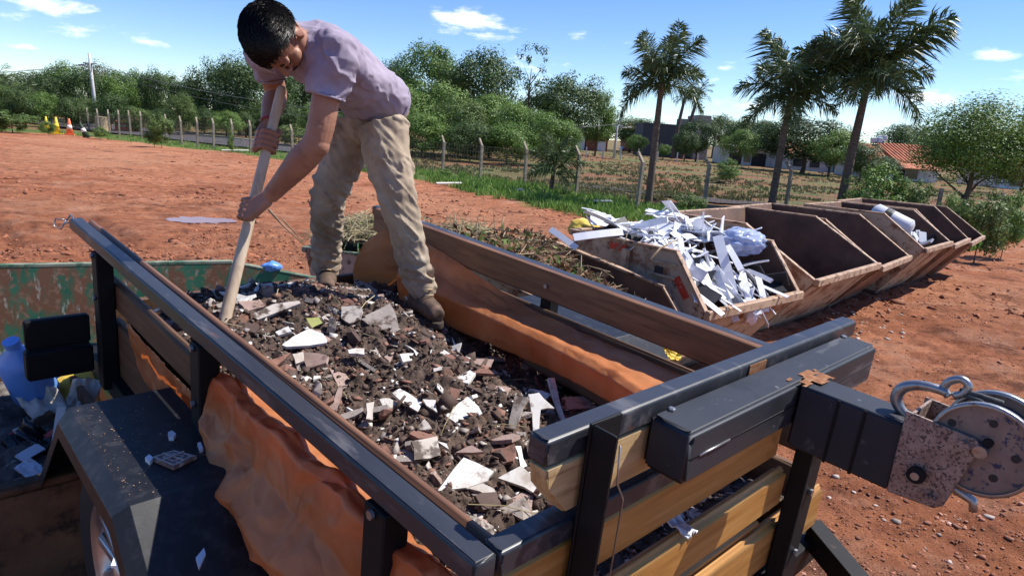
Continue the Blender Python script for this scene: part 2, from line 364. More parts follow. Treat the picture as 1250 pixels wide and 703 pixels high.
    bp2 = nt.nodes.new('ShaderNodeBump'); bp2.inputs['Strength'].default_value = .85; bp2.inputs['Distance'].default_value = .30; L.new(noise(1.7, 8, .68, (1, 1.3, 1), (7, 7, 0)), bp2.inputs['Height']); L.new(bp2.outputs[0], bp.inputs['Normal']); L.new(bp.outputs[0], b.inputs['Normal'])
    return m
M['earth'] = ground_mat()
ground = tag(mobj('ground', gm, M['earth']), kind='structure')

# asphalt road behind the fence, with its pale far kerb
def ribbon(name, near, far, dz, mat, kind='structure', n=60):
    near = np.array([gpt(*p) for p in near]); far = np.array([gpt(*p) for p in far])
    def res(P):
        t = np.linspace(0, len(P)-1, n); return np.stack([np.interp(t, np.arange(len(P)), P[:, k]) for k in range(3)], 1)
    a, b = res(near), res(far); V = []
    for k in range(7):
        s = k/6; Q = a*(1-s)+b*s; Q[:, 2] = np.maximum(gz(Q[:, 0], Q[:, 1]), gbase(Q[:, 0], Q[:, 1]))+dz; V.append(Q)
    V = np.concatenate(V); F = [(k*n+i, k*n+i+1, (k+1)*n+i+1, (k+1)*n+i) for k in range(6) for i in range(n-1)]
    return tag(mobj(name, mesh_np(name, V, F, True), mat), kind=kind), b
M['asphalt'] = pmat('asphalt', [(.045, .043, .048), (.07, .066, .07)], 2, .9, .3, spots=[((.17, .08, .05), .8, .62, .08)])
M['kerb'] = pmat('kerb_concrete', [(.38, .33, .27), (.5, .45, .38)], 3, .9)
_, kb = ribbon('road', ((20, 149), (90, 158.5), (150, 165), (260, 177), (360, 188), (440, 196)), ((20, 142), (90, 149), (150, 156), (260, 168), (360, 178), (440, 186)), .10, M['asphalt'])
ks = MB()
for i in range(0, 44):
    a, b = kb[i], kb[i+1]; ks.bar(a+np.array([0, 0, .04]), b+np.array([0, 0, .04]), .35, .30)
tag(ks.build('kerb', M['kerb']), kind='structure')
M['dark_soil'] = pmat('dark_gravel', [(.03, .026, .026), (.07, .05, .042)], 3, .95, .4)
ribbon('path', ((690, 229), (740, 234), (800, 241), (880, 250), (960, 254)), ((690, 225), (740, 228.5), (800, 236), (880, 245), (960, 250)), .06, M['dark_soil'])
# puddle in the yard
M['water'] = pmat('muddy_water', [(.28, .15, .11), (.34, .19, .15)], 3, .16, spec=.35)
pc = np.array([(207, 269), (222, 264), (245, 262.5), (268, 264), (291, 266.5), (288, 271), (262, 272.5), (238, 274.5), (212, 275)])
pp = np.array([gpt(*p) for p in pc]); pz = float(np.min(gz(pp[:, 0], pp[:, 1])))
pz = float(gbase(PUD[0], PUD[1])); pp = np.array([zpt(*p, pz-.040) for p in pc])
M_p = MB(); ctr = pp.mean(0)
for i in range(len(pp)):
    pass
t_ = np.linspace(0, len(pp), 70, endpoint=False); i0 = t_.astype(int); fr0 = (t_-i0)[:, None]; pp = pp[i0]*(1-fr0)+pp[(i0+1) % len(pp)]*fr0
pp = ctr+(pp-ctr)*np.array([1., .6, 1])*(1+.5*fbm(np.c_[np.cos(t_*.7)*3, np.sin(t_*.7)*3], 3, 91))[:, None]
M_p.poly([*pp], (0, 0, 1), .05)
tag(M_p.build('puddle', M['water']), kind='structure')

# ------------------------------------------------------------------ grass along the fence and pebbles of the yard
M['grass'] = pmat('grass_blades', [(.08, .16, .028), (.14, .25, .045), (.2, .27, .075)], 1.3, .6, island=.35, trans=.3, spec=.3)
def blades(P, h, n, w, seed):
    g = np.random.default_rng(seed); K = len(P)*n
    b = np.repeat(P, n, 0)+np.c_[g.normal(0, .09, (K, 2)), np.zeros(K)]
    hh = np.repeat(h, n)*g.uniform(.5, 1.15, K); a = g.uniform(0, 2*math.pi, K); ww = w*g.uniform(.6, 1.3, K)
    s = np.c_[np.cos(a), np.sin(a), np.zeros(K)]*ww[:, None]; lean = np.c_[g.normal(0, .35, (K, 2)), np.ones(K)]*hh[:, None]
    tip = b+lean; mid = b+lean*.55+s*.1
    V = np.stack([b-s, b+s, mid+s*.7, tip, mid-s*.7], 1).reshape(-1, 3)
    F = np.arange(K)[:, None]*5+np.array([[0, 1, 2, 3, 4]]); return V, F
def scatter_px(n, x0, x1, y0, y1, seed):
    g = np.random.default_rng(seed); xs, ys = g.uniform(x0, x1, n), g.uniform(y0, y1, n)
    D = ((xs-CX)/FPX)[:, None]*CR-((ys-CY)/FPX)[:, None]*CU+FW; t = np.full(n, 4.); dn = np.minimum(D[:, 2], -1e-4)
    for _ in range(60): P = EYE+D*t[:, None]; t = t-(P[:, 2]-gbase(P[:, 0], P[:, 1]))/dn*.8
    return EYE+D*t[:, None]
cand = np.concatenate([scatter_px(5200, 380, 900, 196, 276, 3), scatter_px(1500, -40, 420, 150, 205, 4), scatter_px(700, 1150, 1260, 255, 305, 5)])
sdc = sdf_poly(cand[:, :2], YARD); nzg = fbm(cand[:, :2]*.7, 3, 71)
keep = (sdc > -.2+1.2*nzg*.6) & (sdc < 4.8+2.5*nzg)
gp_ = cand[keep]; gp_[:, 2] = gz(gp_[:, 0], gp_[:, 1])
V, F = blades(gp_, .20+.22*np.clip(fbm(gp_[:, :2]*.5, 2, 77)+.3, 0, 1), 9, .022, 8)
tag(mobj('grass', mesh_np('grass', V, F), M['grass']), 'bright green grass growing along the fence line', 'grass', kind='stuff')
M['dry_weed'] = pmat('field_weeds', [(.07, .10, .03), (.15, .15, .06), (.24, .19, .11)], .5, .8, island=.4, trans=.2)
cand = np.concatenate([scatter_px(6500, 480, 1250, 184, 246, 13), scatter_px(500, 60, 480, 172, 205, 14)])
sdc = sdf_poly(cand[:, :2], YARD); cand = cand[(sdc > 5.) & (fbm(cand[:, :2]*.22, 3, 81) > -.12)]; cand[:, 2] = gz(cand[:, 0], cand[:, 1])
V, F = blades(cand, np.full(len(cand), .17), 9, .04, 9)
tag(mobj('field_weeds', mesh_np('field_weeds', V, F), M['dry_weed']), 'dry and green weeds dotting the field beyond the fence', 'weeds', kind='stuff')
# loose stones and clods on the yard
M['clod'] = pmat('earth_clods', [(.19, .07, .04), (.30, .125, .075), (.42, .22, .15)], 2, .95, .5, island=.4)
def rock_cloud(P, size, seed, jit=.22):
    g = np.random.default_rng(seed); K = len(P)
    base = np.array([(1, 0, 0), (-1, 0, 0), (0, 1, 0), (0, -1, 0), (0, 0, 1), (0, 0, -.6), (.6, .6, .5), (-.6, .5, .6), (.5, -.6, .5), (-.5, -.6, .4)])
    me = bmesh.new(); [me.verts.new(p) for p in base]; bmesh.ops.convex_hull(me, input=me.verts); me.verts.ensure_lookup_table(); me.verts.index_update()
    f = np.array([[v.index for v in x.verts] for x in me.faces if len(x.verts) == 3]); b = np.array([v.co[:] for v in me.verts]); me.free()
    V = b[None]*(1+g.normal(0, jit, (K, len(b), 1)))*(size[:, None, None])*np.stack([g.uniform(.6, 1.3, K), g.uniform(.6, 1.3, K), g.uniform(.35, .9, K)], 1)[:, None, :]
    a = g.uniform(0, 6.28, K); c, s = np.cos(a), np.sin(a); Rm = np.zeros((K, 3, 3)); Rm[:, 0, 0] = c; Rm[:, 0, 1] = -s; Rm[:, 1, 0] = s; Rm[:, 1, 1] = c; Rm[:, 2, 2] = 1
    V = np.einsum('kij,knj->kni', Rm, V)+P[:, None, :]
    return V.reshape(-1, 3), (np.arange(K)[:, None, None]*len(b)+f[None]).reshape(-1, 3)
P = np.concatenate([scatter_px(4500, 900, 1260, 300, 710, 21), scatter_px(2600, 0, 720, 185, 330, 22)])
P = P[sdf_poly(P[:, :2], YARD) < -.1]; P[:, 2] = gz(P[:, 0], P[:, 1])
V, F = rock_cloud(P, np.random.default_rng(5).gamma(1.5, .0030, len(P))+.0025, 6)
tag(mobj('yard_clods', mesh_np('yard_clods', V, F), M['clod']), 'small clods and stones scattered over the red earth', 'clods', kind='stuff')
P = np.concatenate([scatter_px(15000, 0, 720, 178, 330, 27), scatter_px(6000, 930, 1260, 300, 640, 28)]); P = P[(sdf_poly(P[:, :2], YARD) < -.3)]; P = P[fbm(P[:, :2]*.45, 3, 96)+.5*ruts(P[:, 0], P[:, 1]) > .12]; P[:, 2] = gz(P[:, 0], P[:, 1])
V, F = rock_cloud(P, np.random.default_rng(35).gamma(1.5, .0075, len(P))*np.clip(np.hypot(P[:, 0], P[:, 1])/10, .3, 1.8)+.003, 36, .4)
M['clod2'] = pmat('churned_clods', [(.17, .058, .03), (.28, .105, .055), (.38, .16, .09)], 2, .95, .5, island=.45)
tag(mobj('churned_clods', mesh_np('churned_clods', V, F), M['clod2']), 'patches of churned dark red clods across the yard', 'clods', kind='stuff')
M['pale_stone'] = pmat('pale_stones', [(.32, .22, .17), (.5, .42, .36), (.25, .17, .13)], 8, .9, .4, island=.4)
P = np.concatenate([scatter_px(90, 900, 1260, 300, 710, 23), scatter_px(160, 980, 1110, 330, 420, 25)]); P = P[sdf_poly(P[:, :2], YARD) < -.1]; P[:, 2] = gz(P[:, 0], P[:, 1])
V, F = rock_cloud(P, np.random.default_rng(15).gamma(1.8, .0055, len(P))+.004, 16)
tag(mobj('pale_stones', mesh_np('pale_stones', V, F), M['pale_stone']), 'pale pebbles and rubble crumbs on the red earth by the skips', 'pebbles', kind='stuff')
# ------------------------------------------------------------------ fences, poles, cables
M['concrete'] = pmat('weathered_concrete', [(.17, .135, .10), (.27, .225, .17), (.36, .31, .24)], 5, .9, .2, spots=[((.12, .08, .06), 3, .64, .06)])
M['wire'] = pmat('old_fence_wire', [(.12, .10, .085), (.2, .17, .14)], 4, .6, metal=.3)
FP = [(24, 148), (34, 150), (45, 151.5), (54, 152.5), (63, 153.5), (70, 154.5), (79, 156), (89, 157), (99, 158.5), (109, 160), (121, 161.5), (134, 163), (146, 165), (160, 167), (173, 168.5), (204, 173), (222, 176), (241, 178), (261, 180.5), (284, 183), (306, 186), (357, 193), (393, 197), (440, 203), (497, 207), (540, 212), (586, 219), (640, 227), (703, 240), (777, 257)]
FP2 = [(777, 257), (859, 252), (958, 259), (1052, 268), (1140, 276), (1215, 283)]
def fence_post(fence, P, Pn, bent=True, h=1.75):
    P = np.array(P); P[2] = gz(P[:1], P[1:2])[0]-.05
    side = norm(np.array([-(Pn-P)[1], (Pn-P)[0], 0])); 
    if side[1] < 0: side = -side
    side = norm(side-np.array([1.2, 0, 0])) if bent else side
    m = MB(); top = P+np.array([rng.normal(0, .03), rng.normal(0, .02), h])
    m.bar(P, top, .14, .13, (side[0], side[1], .001))
    if bent: m.bar(top+np.array([0, 0, -.05]), top+side*.30+np.array([0, 0, .32]), .11, .10, (0, 0, 1))
    m.build('post', M['concrete'], fence, bevel=.012, seg=1)
    return P, top
def fence_run(name, pxs, label, bent=True, hh=None):
    f = empty(name, gpt(*pxs[0]), label=label, cat='fence'); inv = Matrix.Translation(f.location).inverted()
    G = [gpt(*p) for p in pxs]; tops = []
    for i, g in enumerate(G):
        nx = G[min(i+1, len(G)-1)] if i < len(G)-1 else g+(g-G[i-1]); tops.append(fence_post(f, g, nx, bent if not callable(bent) else bent(i), hh(i) if hh else 1.75))
    w = MB()
    for (a, ta), (b, tb) in zip(tops, tops[1:]):
        for z in np.linspace(.12, .97, 6): w.tube([a*(1-z)+ta*z, b*(1-z)+tb*z], .006, 4, False)
        n = int(np.linalg.norm(b-a)/.22)
        for k in range(1, n):
            s = k/n; p = a*(1-s)+b*s; q = ta*(1-s)+tb*s; w.tube([p+(q-p)*.1, p+(q-p)*.97], .0045, 4, False)
    w.build('wire_mesh', M['wire'], f)
    for o in f.children: o.matrix_parent_inverse = inv
    return f, G
fence_run('perimeter_fence', FP, 'concrete post and wire fence with bent tops running along the grass strip and road')
fence_run('corner_fence', FP2[1:], 'wire fence on crooked concrete posts behind the row of skips and tall palms', bent=lambda i: i < 3, hh=lambda i: 1.75 if i < 3 else 1.5)
M['white_post'] = pmat('whitewashed_post', [(.55, .53, .48), (.7, .68, .62)], 3, .9)
ff = empty('field_fence', gpt(715, 200), label='row of thin white posts standing far out in the field', cat='fence')
for px, py in ((715, 193), (735.5, 193), (757, 194.5), (779, 192), (802, 198), (826, 198), (851, 200), (878, 203), (905, 205.5), (935, 203), (965, 206), (997, 208), (1034, 209), (1066, 207), (1104, 208)):
    p = gpt(px, py); m = MB(); m.bar(p-np.array([0, 0, .2]), p+np.array([0, 0, 1.35]), .16, .14, (0, 1, .01)); o = m.build('post', M['white_post'], ff); o.matrix_parent_inverse = Matrix.Translation(ff.location).inverted()
M['pole'] = pmat('pole_concrete', [(.45, .44, .42), (.58, .57, .55)], 2, .9)
M['lampgrey'] = pmat('lamp_housing', [(.5, .5, .5), (.6, .6, .6)], 5, .5)
def utility_pole(px, py, h, label, arm, lean=0):
    p = gpt(px, py); e = empty('utility_pole', p, label=label, cat='pole')
    m = MB(); m.tube([(0, 0, -.3), (lean*.5, 0, h*.5), (lean, 0, h)], [.19, .16, .12], 10); m.build('pole_shaft', M['pole'], e, True)
    m = MB(); m.tube([(lean*.8, 0, h*.80), (lean*.8+arm*.5, 0, h*.83), (lean*.8+arm, 0, h*.84)], .05, 6); m.build('lamp_arm', M['lampgrey'], e, True)
    m = MB(); m.box(lean*.8+arm-.28, lean*.8+arm+.28, -.15, .15, h*.84-.05, h*.84+.1); m.build('lamp_head', M['lampgrey'], e, bevel=.04)
    m = MB(); m.box(lean*.85-.7, lean*.85+.7, -.06, .06, h*.86, h*.86+.12); m.build('crossarm', M['pole'], e, bevel=.01)
    return p+np.array([lean*.85, 0, h*.86])
t1 = utility_pole(119, 157, 7.2, 'tall pale concrete lamp pole standing before the left tree line', -.9, -.35)
t2 = utility_pole(749, 194, 4.9, 'short grey lamp pole standing in the field beside the distant cars', 1.6, .1)
M['cable'] = pmat('cable_black', [(.10, .10, .10), (.16, .16, .16)], 3, .6)
def cable(a, b, sag, label, r=.03):
    a = np.asarray(a); b = np.asarray(b); t = np.linspace(0, 1, 24)[:, None]; p = a*(1-t)+b*t; p[:, 2] -= (4*t*(1-t)*sag)[:, 0]
    m = MB(); m.tube(p, r, 5); tag(m.build('cable', M['cable'], smooth=True), label, 'cable')
cable(t1, wpt(560, 147, 62), 1.0, 'overhead cable running from the lamp pole right towards the worker')
cable(t1+np.array([.5, 0, -.6]), wpt(560, 156, 62), 1.2, 'lower overhead cable sagging from the lamp pole towards the worker', .018)
cable(t1, wpt(-120, 92, 70), .3, 'overhead cable running from the lamp pole out past the left edge')
cable(wpt(560, 147, 62), t2+np.array([0, 0, .3]), .6, 'overhead cable strung in front of the middle trees', .025)
# traffic cones and a barrier near the road
M['cone_yellow'] = pmat('cone_yellow', [(.65, .45, .03), (.75, .55, .05)], 5, .6)
M['cone_orange'] = pmat('cone_orange', [(.75, .16, .06), (.8, .22, .1)], 5, .6)
M['cone_white'] = pmat('cone_white', [(.75, .72, .66), (.8, .78, .74)], 5, .6)
M['cone_dark'] = pmat('cone_dark_green', [(.03, .06, .03), (.05, .08, .04)], 5, .7)
def cone(px, py, h, mat, band, label, tilt=0):
    p = gpt(px, py); e = empty('traffic_cone', p, label=label, cat='cone', group='cones at the far edge of the yard'); e.rotation_euler = (0, tilt, .3); e.location.z = float(gz(p[:1], p[1:2])[0])
    m = MB(); m.box(-.3*h, .3*h, -.3*h, .3*h, 0, .06*h); m.build('base', mat, e, bevel=.01)
    m = MB(); m.lathe([(.21*h, .06*h), (.05*h, h), (.03*h, h+.01)], 14); m.build('cone_body', mat, e, True)
    m = MB(); m.lathe([(.158*h+.004, .38*h), (.118*h+.004, .62*h)], 14); m.build('band', band, e, True)
cone(57, 158.5, 1.1, M['cone_yellow'], M['cone_yellow'], 'leftmost yellow cone at the far edge of the yard')
cone(69.5, 164, 1.25, M['cone_yellow'], M['cone_yellow'], 'taller yellow cone beside the orange and white one')
cone(85.5, 165, 1.2, M['cone_orange'], M['cone_white'], 'orange and white traffic cone at the far edge of the yard')
cone(106, 168, 1.1, M['cone_dark'], M['cone_white'], 'tilted dark cone with a pale band, rightmost of the cones', -.35)
b = gpt(155, 161); e = empty('road_barrier', b, label='orange plastic barrier standing on the road behind the fence', cat='barrier')
m = MB(); m.add([(-1.1, -.25, 0), (1.1, -.25, 0), (1.1, .25, 0), (-1.1, .25, 0), (-1.05, -.1, 1.0), (1.05, -.1, 1.0), (1.05, .1, 1.0), (-1.05, .1, 1.0)], [(3, 2, 1, 0), (4, 5, 6, 7), (0, 1, 5, 4), (1, 2, 6, 5), (2, 3, 7, 6), (3, 0, 4, 7)]); m.build('barrier_body', M['cone_orange'], e, bevel=.05)
m = MB(); m.box(-.8, .8, -.20, -.14, .45, .62); m.build('band', M['cone_white'], e)
b = gpt(126, 161); m = MB(); m.lathe([(.55, 0), (.6, .1), (.6, 1.3), (.5, 1.35)], 20)
M['tan'] = pmat('tan_drum', [(.45, .32, .18), (.5, .37, .22)], 3, .8)
o = m.build('concrete_ring', M['tan'], smooth=False); o.location = b; tag(o, 'round tan concrete ring beside the foot of the lamp pole', 'ring')
# pale boards lying in the grass
M['board'] = pmat('pale_board', [(.55, .5, .45), (.7, .66, .6)], 3, .8)
for px, py, L_, rz, lab in ((548, 229, 1.1, .35, 'pale board lying in the grass below the middle fence posts'), (287, 187, 1.6, .2, 'pale board lying at the edge of the far yard near the bent posts'), (633, 236, .5, -.3, 'small pale offcut lying in the grass left of the small palm'), (735, 252, .7, .1, 'pale scrap lying in the grass near the tallest fence post')):
    p = gpt(px, py); m = MB(); m.box(-L_/2, L_/2, -.14, .14, 0, .04); o = m.build('board', M['board'], bevel=.008); o.location = (p[0], p[1], float(gz(p[:1], p[1:2])[0])+.10); o.rotation_euler = (.08, -.05, rz); tag(o, lab, 'board')
# ------------------------------------------------------------------ trees and palms
M['bark'] = pmat('bark', [(.07, .05, .035), (.15, .11, .08)], 6, .95, .4, stretch=(1, 1, .3))
M['leaf_dark'] = pmat('leaf_dark', [(.032, .063, .017), (.058, .105, .027), (.095, .14, .04)], .35, .55, island=.45, trans=.22, spec=.35)
M['leaf_mid'] = pmat('leaf_mid', [(.08, .15, .026), (.13, .22, .044), (.18, .26, .066)], .35, .55, island=.4, trans=.25, spec=.35)
M['leaf_light'] = pmat('leaf_light', [(.07, .12, .03), (.11, .17, .045), (.16, .20, .07)], .35, .55, island=.35, trans=.3, spec=.3)
M['leaf_grey'] = pmat('leaf_grey', [(.08, .10, .055), (.14, .16, .09), (.2, .21, .13)], .35, .6, island=.35, trans=.2, spec=.3)
def leaves(C, D, size, seed, asp=.45):
    g = np.random.default_rng(seed); K = len(C)
    n = norm_rows(D+g.normal(0, .55, (K, 3))+np.array([0, 0, .35])); t = norm_rows(np.cross(n, g.normal(0, 1, (K, 3)))); b = np.cross(n, t)
    s = size*g.uniform(.55, 1.25, (K, 1))
    V = np.stack([C-t*s, C+b*s*asp-n*s*.12, C+t*s, C-b*s*asp-n*s*.12], 1).reshape(-1, 3)
    return V, np.arange(K)[:, None]*4+np.array([[0, 1, 2, 3]])
def norm_rows(a): return a/(np.linalg.norm(a, axis=1, keepdims=True)+1e-9)
def crown(seed, nclump=46, per=150, leaf=.035, lo=-.75, sparse=0., flat=1.):
    "unit crown: x,y within 1, z 0..2 about z=1"
    g = np.random.default_rng(seed); C = []; D = []
    lobes = norm_rows(g.normal(0, 1, (7, 3)))
    for k in range(nclump):
        for _ in range(50):
            d = norm_rows(g.normal(0, 1, (1, 3)))[0]
            rr = (.45+.55*g.random()**.5)*(.72+.28*max(0, (lobes@d).max()))
            c = d*rr*.80
            if c[2] > lo: break
        r = g.uniform(.17, .34)*(1-.35*sparse); m = int(per*(r/.26)**2)
        dd = norm_rows(g.normal(0, 1, (m, 3))); q = c+dd*(r*g.uniform(.45, 1.1, (m, 1)))*np.array([1, 1, .8*flat]); C.append(q); D.append(dd+.5*d)
    C = np.concatenate(C); D = np.concatenate(D); C[:, 2] += 1
    V, F = leaves(C, D, leaf, seed+1); return mesh_np('crown', V, F)
def trunk_mesh(seed, base=.5, n=6, r0=.05):
    g = np.random.default_rng(seed); m = MB(); h = 1.05
    m.tube([(0, 0, -base), (.03, .01, -base*.4), (.0, .03, .3), (.02, -.02, h)], [r0*1.3, r0, r0*.8, r0*.25], 8)
    for k in range(n):
        a = g.uniform(0, 6.28); z0 = g.uniform(-.1, .6); l = g.uniform(.5, .8)
        m.tube([(0, 0, z0), (math.cos(a)*l*.4, math.sin(a)*l*.4, z0+.25), (math.cos(a)*l, math.sin(a)*l, z0+g.uniform(.45, .8))], [r0*.5, r0*.33, r0*.1], 6)
    me = bpy.data.meshes.new('trunk'); me.from_pydata(m.v, [], m.f); me.polygons.foreach_set('use_smooth', np.ones(len(me.polygons), bool)); return me
CR_ = {}
def get_crown(kind, i):
    key = (kind, i)
    if key not in CR_:
        s = 100+i*7+{'d': 0, 'm': 1000, 'l': 2000, 'g': 3000}[kind]
        me = crown(s, 64, 220, .031); me.materials.append(M[{'d': 'leaf_dark', 'm': 'leaf_mid', 'l': 'leaf_light', 'g': 'leaf_grey'}[kind]]); CR_[key] = me
    return CR_[key]
TRK = [trunk_mesh(i) for i in range(3)]
for t in TRK: t.materials.append(M['bark'])
def tree(px, top, wpx, d, kind, label, group=None, name='tree', low=.0, var=0, crown_me=None):
    y = d*norm(ray(px, 170))[1]; P = wpt(px, 170, y); P[2] = gbase(P[0], P[1]); zt = wpt(px, top, y)[2]; H = zt-P[2]
    rx = wpx/2*y/FPX; hc = H*(1-low)
    e = empty(name, P, rng.uniform(0, 6.28), label, 'tree', group)
    sz = hc/2.0
    c = mobj('crown', crown_me or get_crown(kind, var), None, e); c.scale = (rx*1.08, rx*rng.uniform(.9, 1.15), sz*1.12); c.location = (0, 0, H-hc)
    t = mobj('trunk', TRK[var % 3], None, e); k = (H-hc)+.35*sz; tk = .8 if name == 'tree' else .35; t.scale = (rx*tk, rx*tk, max(sz, .3)); t.location = (0, 0, H-hc)
    t.location.z = max(H-hc, .45*sz)
    return e
rng = np.random.default_rng(11)
LEFT = [(-40, 88, 90, 100, 'd'), (8, 88, 62, 96, 'd'), (38, 86, 58, 104, 'g'), (62, 85, 50, 96, 'd'), (82, 78, 46, 104, 'm'), (104, 80, 44, 96, 'd'), (128, 75, 50, 108, 'g'), (150, 84, 46, 98, 'm'), (172, 86, 42, 104, 'd'),
        (190, 79, 34, 95, 'd'), (208, 88, 50, 106, 'l'), (232, 93, 46, 98, 'd'), (262, 72, 56, 88, 'd'), (292, 62, 60, 84, 'd'), (330, 70, 70, 88, 'd'), (372, 78, 74, 92, 'd'), (415, 84, 70, 96, 'd'), (455, 90, 60, 100, 'd')]
place_w = ['at the far left edge', 'second from the left edge', 'third from the left edge', 'left of the lamp pole above the cones', 'just left of the lamp pole', 'directly behind the lamp pole', 'tall and pale just right of the lamp pole', 'fourth tree left of the big dark one', 'third tree left of the big dark one', 'small rounded and sticking up between lower crowns', 'second tree left of the big dark one', 'next to the big dark tree on its left', 'big dark tree left of the worker', 'tallest dark tree beside the worker\'s head', 'behind the worker\'s arms', 'behind the worker\'s shoulder', 'hidden mostly behind the worker\'s back', 'behind the worker\'s hip']
for i, ((px, top, w, d, k), pw) in enumerate(zip(LEFT, place_w)):
    tree(px, top, w*1.22, d, k, {'d': 'dark green', 'm': 'mid green', 'l': 'light green', 'g': 'greyish green'}[k]+' tree of the left wood, '+pw, 'trees of the left tree line', var=i % 4, low=0)
for i, px in enumerate(range(-50, 470, 27)):      # understory in front of the wood
    kk = 'mdld'[i % 4] if i != 8 else 'l'
    tree(px+rng.uniform(-5, 5), 112+px*.055+rng.uniform(-8, 10), 46, 80+rng.uniform(-3, 6)-px*.02, kk, '%s low bush from the left edge at the foot of the left wood' % ['first', 'second', 'third', 'fourth', 'fifth', 'sixth', 'seventh', 'eighth', 'ninth', 'tenth', 'eleventh', 'twelfth', 'thirteenth', 'fourteenth', 'fifteenth', 'sixteenth', 'seventeenth', 'eighteenth', 'nineteenth', 'twentieth'][i], 'undergrowth of the left tree line', var=(i+1) % 4)
MID = [(484, 68, 46, 92, 'd', .1, 'tree partly hidden behind the worker\'s hip in the middle wood'), (524, 53, 78, 88, 'm', .15, 'tall round mid green tree rising above the middle bushes'), (588, 56, 92, 84, 'd', .1, 'broad dark tree, widest of the middle wood'),
       (690, 88, 86, 92, 'd', .05, 'wide dark tree at the right end of the middle wood'), (728, 112, 44, 96, 'm', .1, 'smaller tree at the right end of the middle wood by the first palm'), (655, 108, 70, 96, 'd', .0, 'dark tree behind the sparse tall tree in the middle wood'), (552, 84, 60, 90, 'd', .0, 'dark tree between the two tallest crowns of the middle wood')]
for i, (px, top, w, d, k, low, lab) in enumerate(MID): tree(px, top, w*1.2, d, k, lab, 'trees of the middle wood', var=i % 4, low=low)
sp = crown(901, 26, 90, .045, sparse=1.); sp.materials.append(M['leaf_dark'])
tree(642, 46, 60, 90, 'd', 'slender sparse tree with thin crown, tallest between the middle trees', 'trees of the middle wood', low=.45, crown_me=sp)
BUSH = [(492, 104, 70, 64, 'm', 'round bush just right of the worker\'s trousers'), (530, 98, 74, 66, 'm', 'tall rounded bush under the tallest middle tree'), (560, 118, 70, 60, 'l', 'light green bush in the centre of the middle thicket'), (598, 116, 76, 64, 'm', 'bush under the broad dark tree'), (632, 126, 66, 60, 'm', 'bush under the slender sparse tree'), (668, 134, 62, 56, 'm', 'rightmost rounded bush of the thicket above the small palm'), (515, 140, 70, 56, 'm', 'low front bush behind the left fence posts'), (575, 146, 64, 54, 'd', 'low dark front bush in the middle of the thicket'), (620, 150, 64, 53, 'm', 'low front bush left of the small palm'), (695, 150, 30, 56, 'm', 'small bush at the right tip of the thicket')]
for i, (px, top, w, d, k, lab) in enumerate(BUSH): tree(px, top, w*1.25, d, k, lab, 'bushes of the middle thicket', 'bush', var=(i+2) % 4)
FAR = [(770, 142, 70, 150, 'd', 'far tree behind the parked cars'), (852, 143, 44, 112, 'd', 'dark round tree standing against the grey building'), (838, 158, 30, 105, 'd', 'small dark tree at the foot of the grey building'), (885, 140, 60, 170, 'd', 'far dark tree right of the grey building'), (918, 143, 60, 160, 'd', 'far tree above the white house'), (905, 158, 44, 95, 'm', 'mid green tree in front of the low white house'), (985, 140, 110, 92, 'd', 'broad dark shade tree behind the two right palms'), (1018, 158, 64, 88, 'm', 'lighter tree left of the tallest palm trunk'), (945, 150, 60, 150, 'd', 'far dark tree behind the middle palm'),
       (1058, 172, 52, 78, 'd', 'dark shrub-like tree in front of the red roof'), (1108, 149, 80, 140, 'd', 'far round tree rising behind the red roof'), (1150, 165, 70, 130, 'd', 'far dark tree to the right of the red roof'), (1085, 190, 40, 84, 'd', 'low dark tree under the eave of the red roofed house'), (1215, 150, 90, 120, 'd', 'far dark tree at the right edge'), (780, 165, 30, 120, 'm', 'small green tree beside the parked cars'), (812, 176, 16, 108, 'm', 'small bush at the base of the grey building')]
for i, (px, top, w, d, k, lab) in enumerate(FAR): tree(px, top, w*1.2, d, k, lab, 'trees among the far houses', var=i % 4, low=.12)
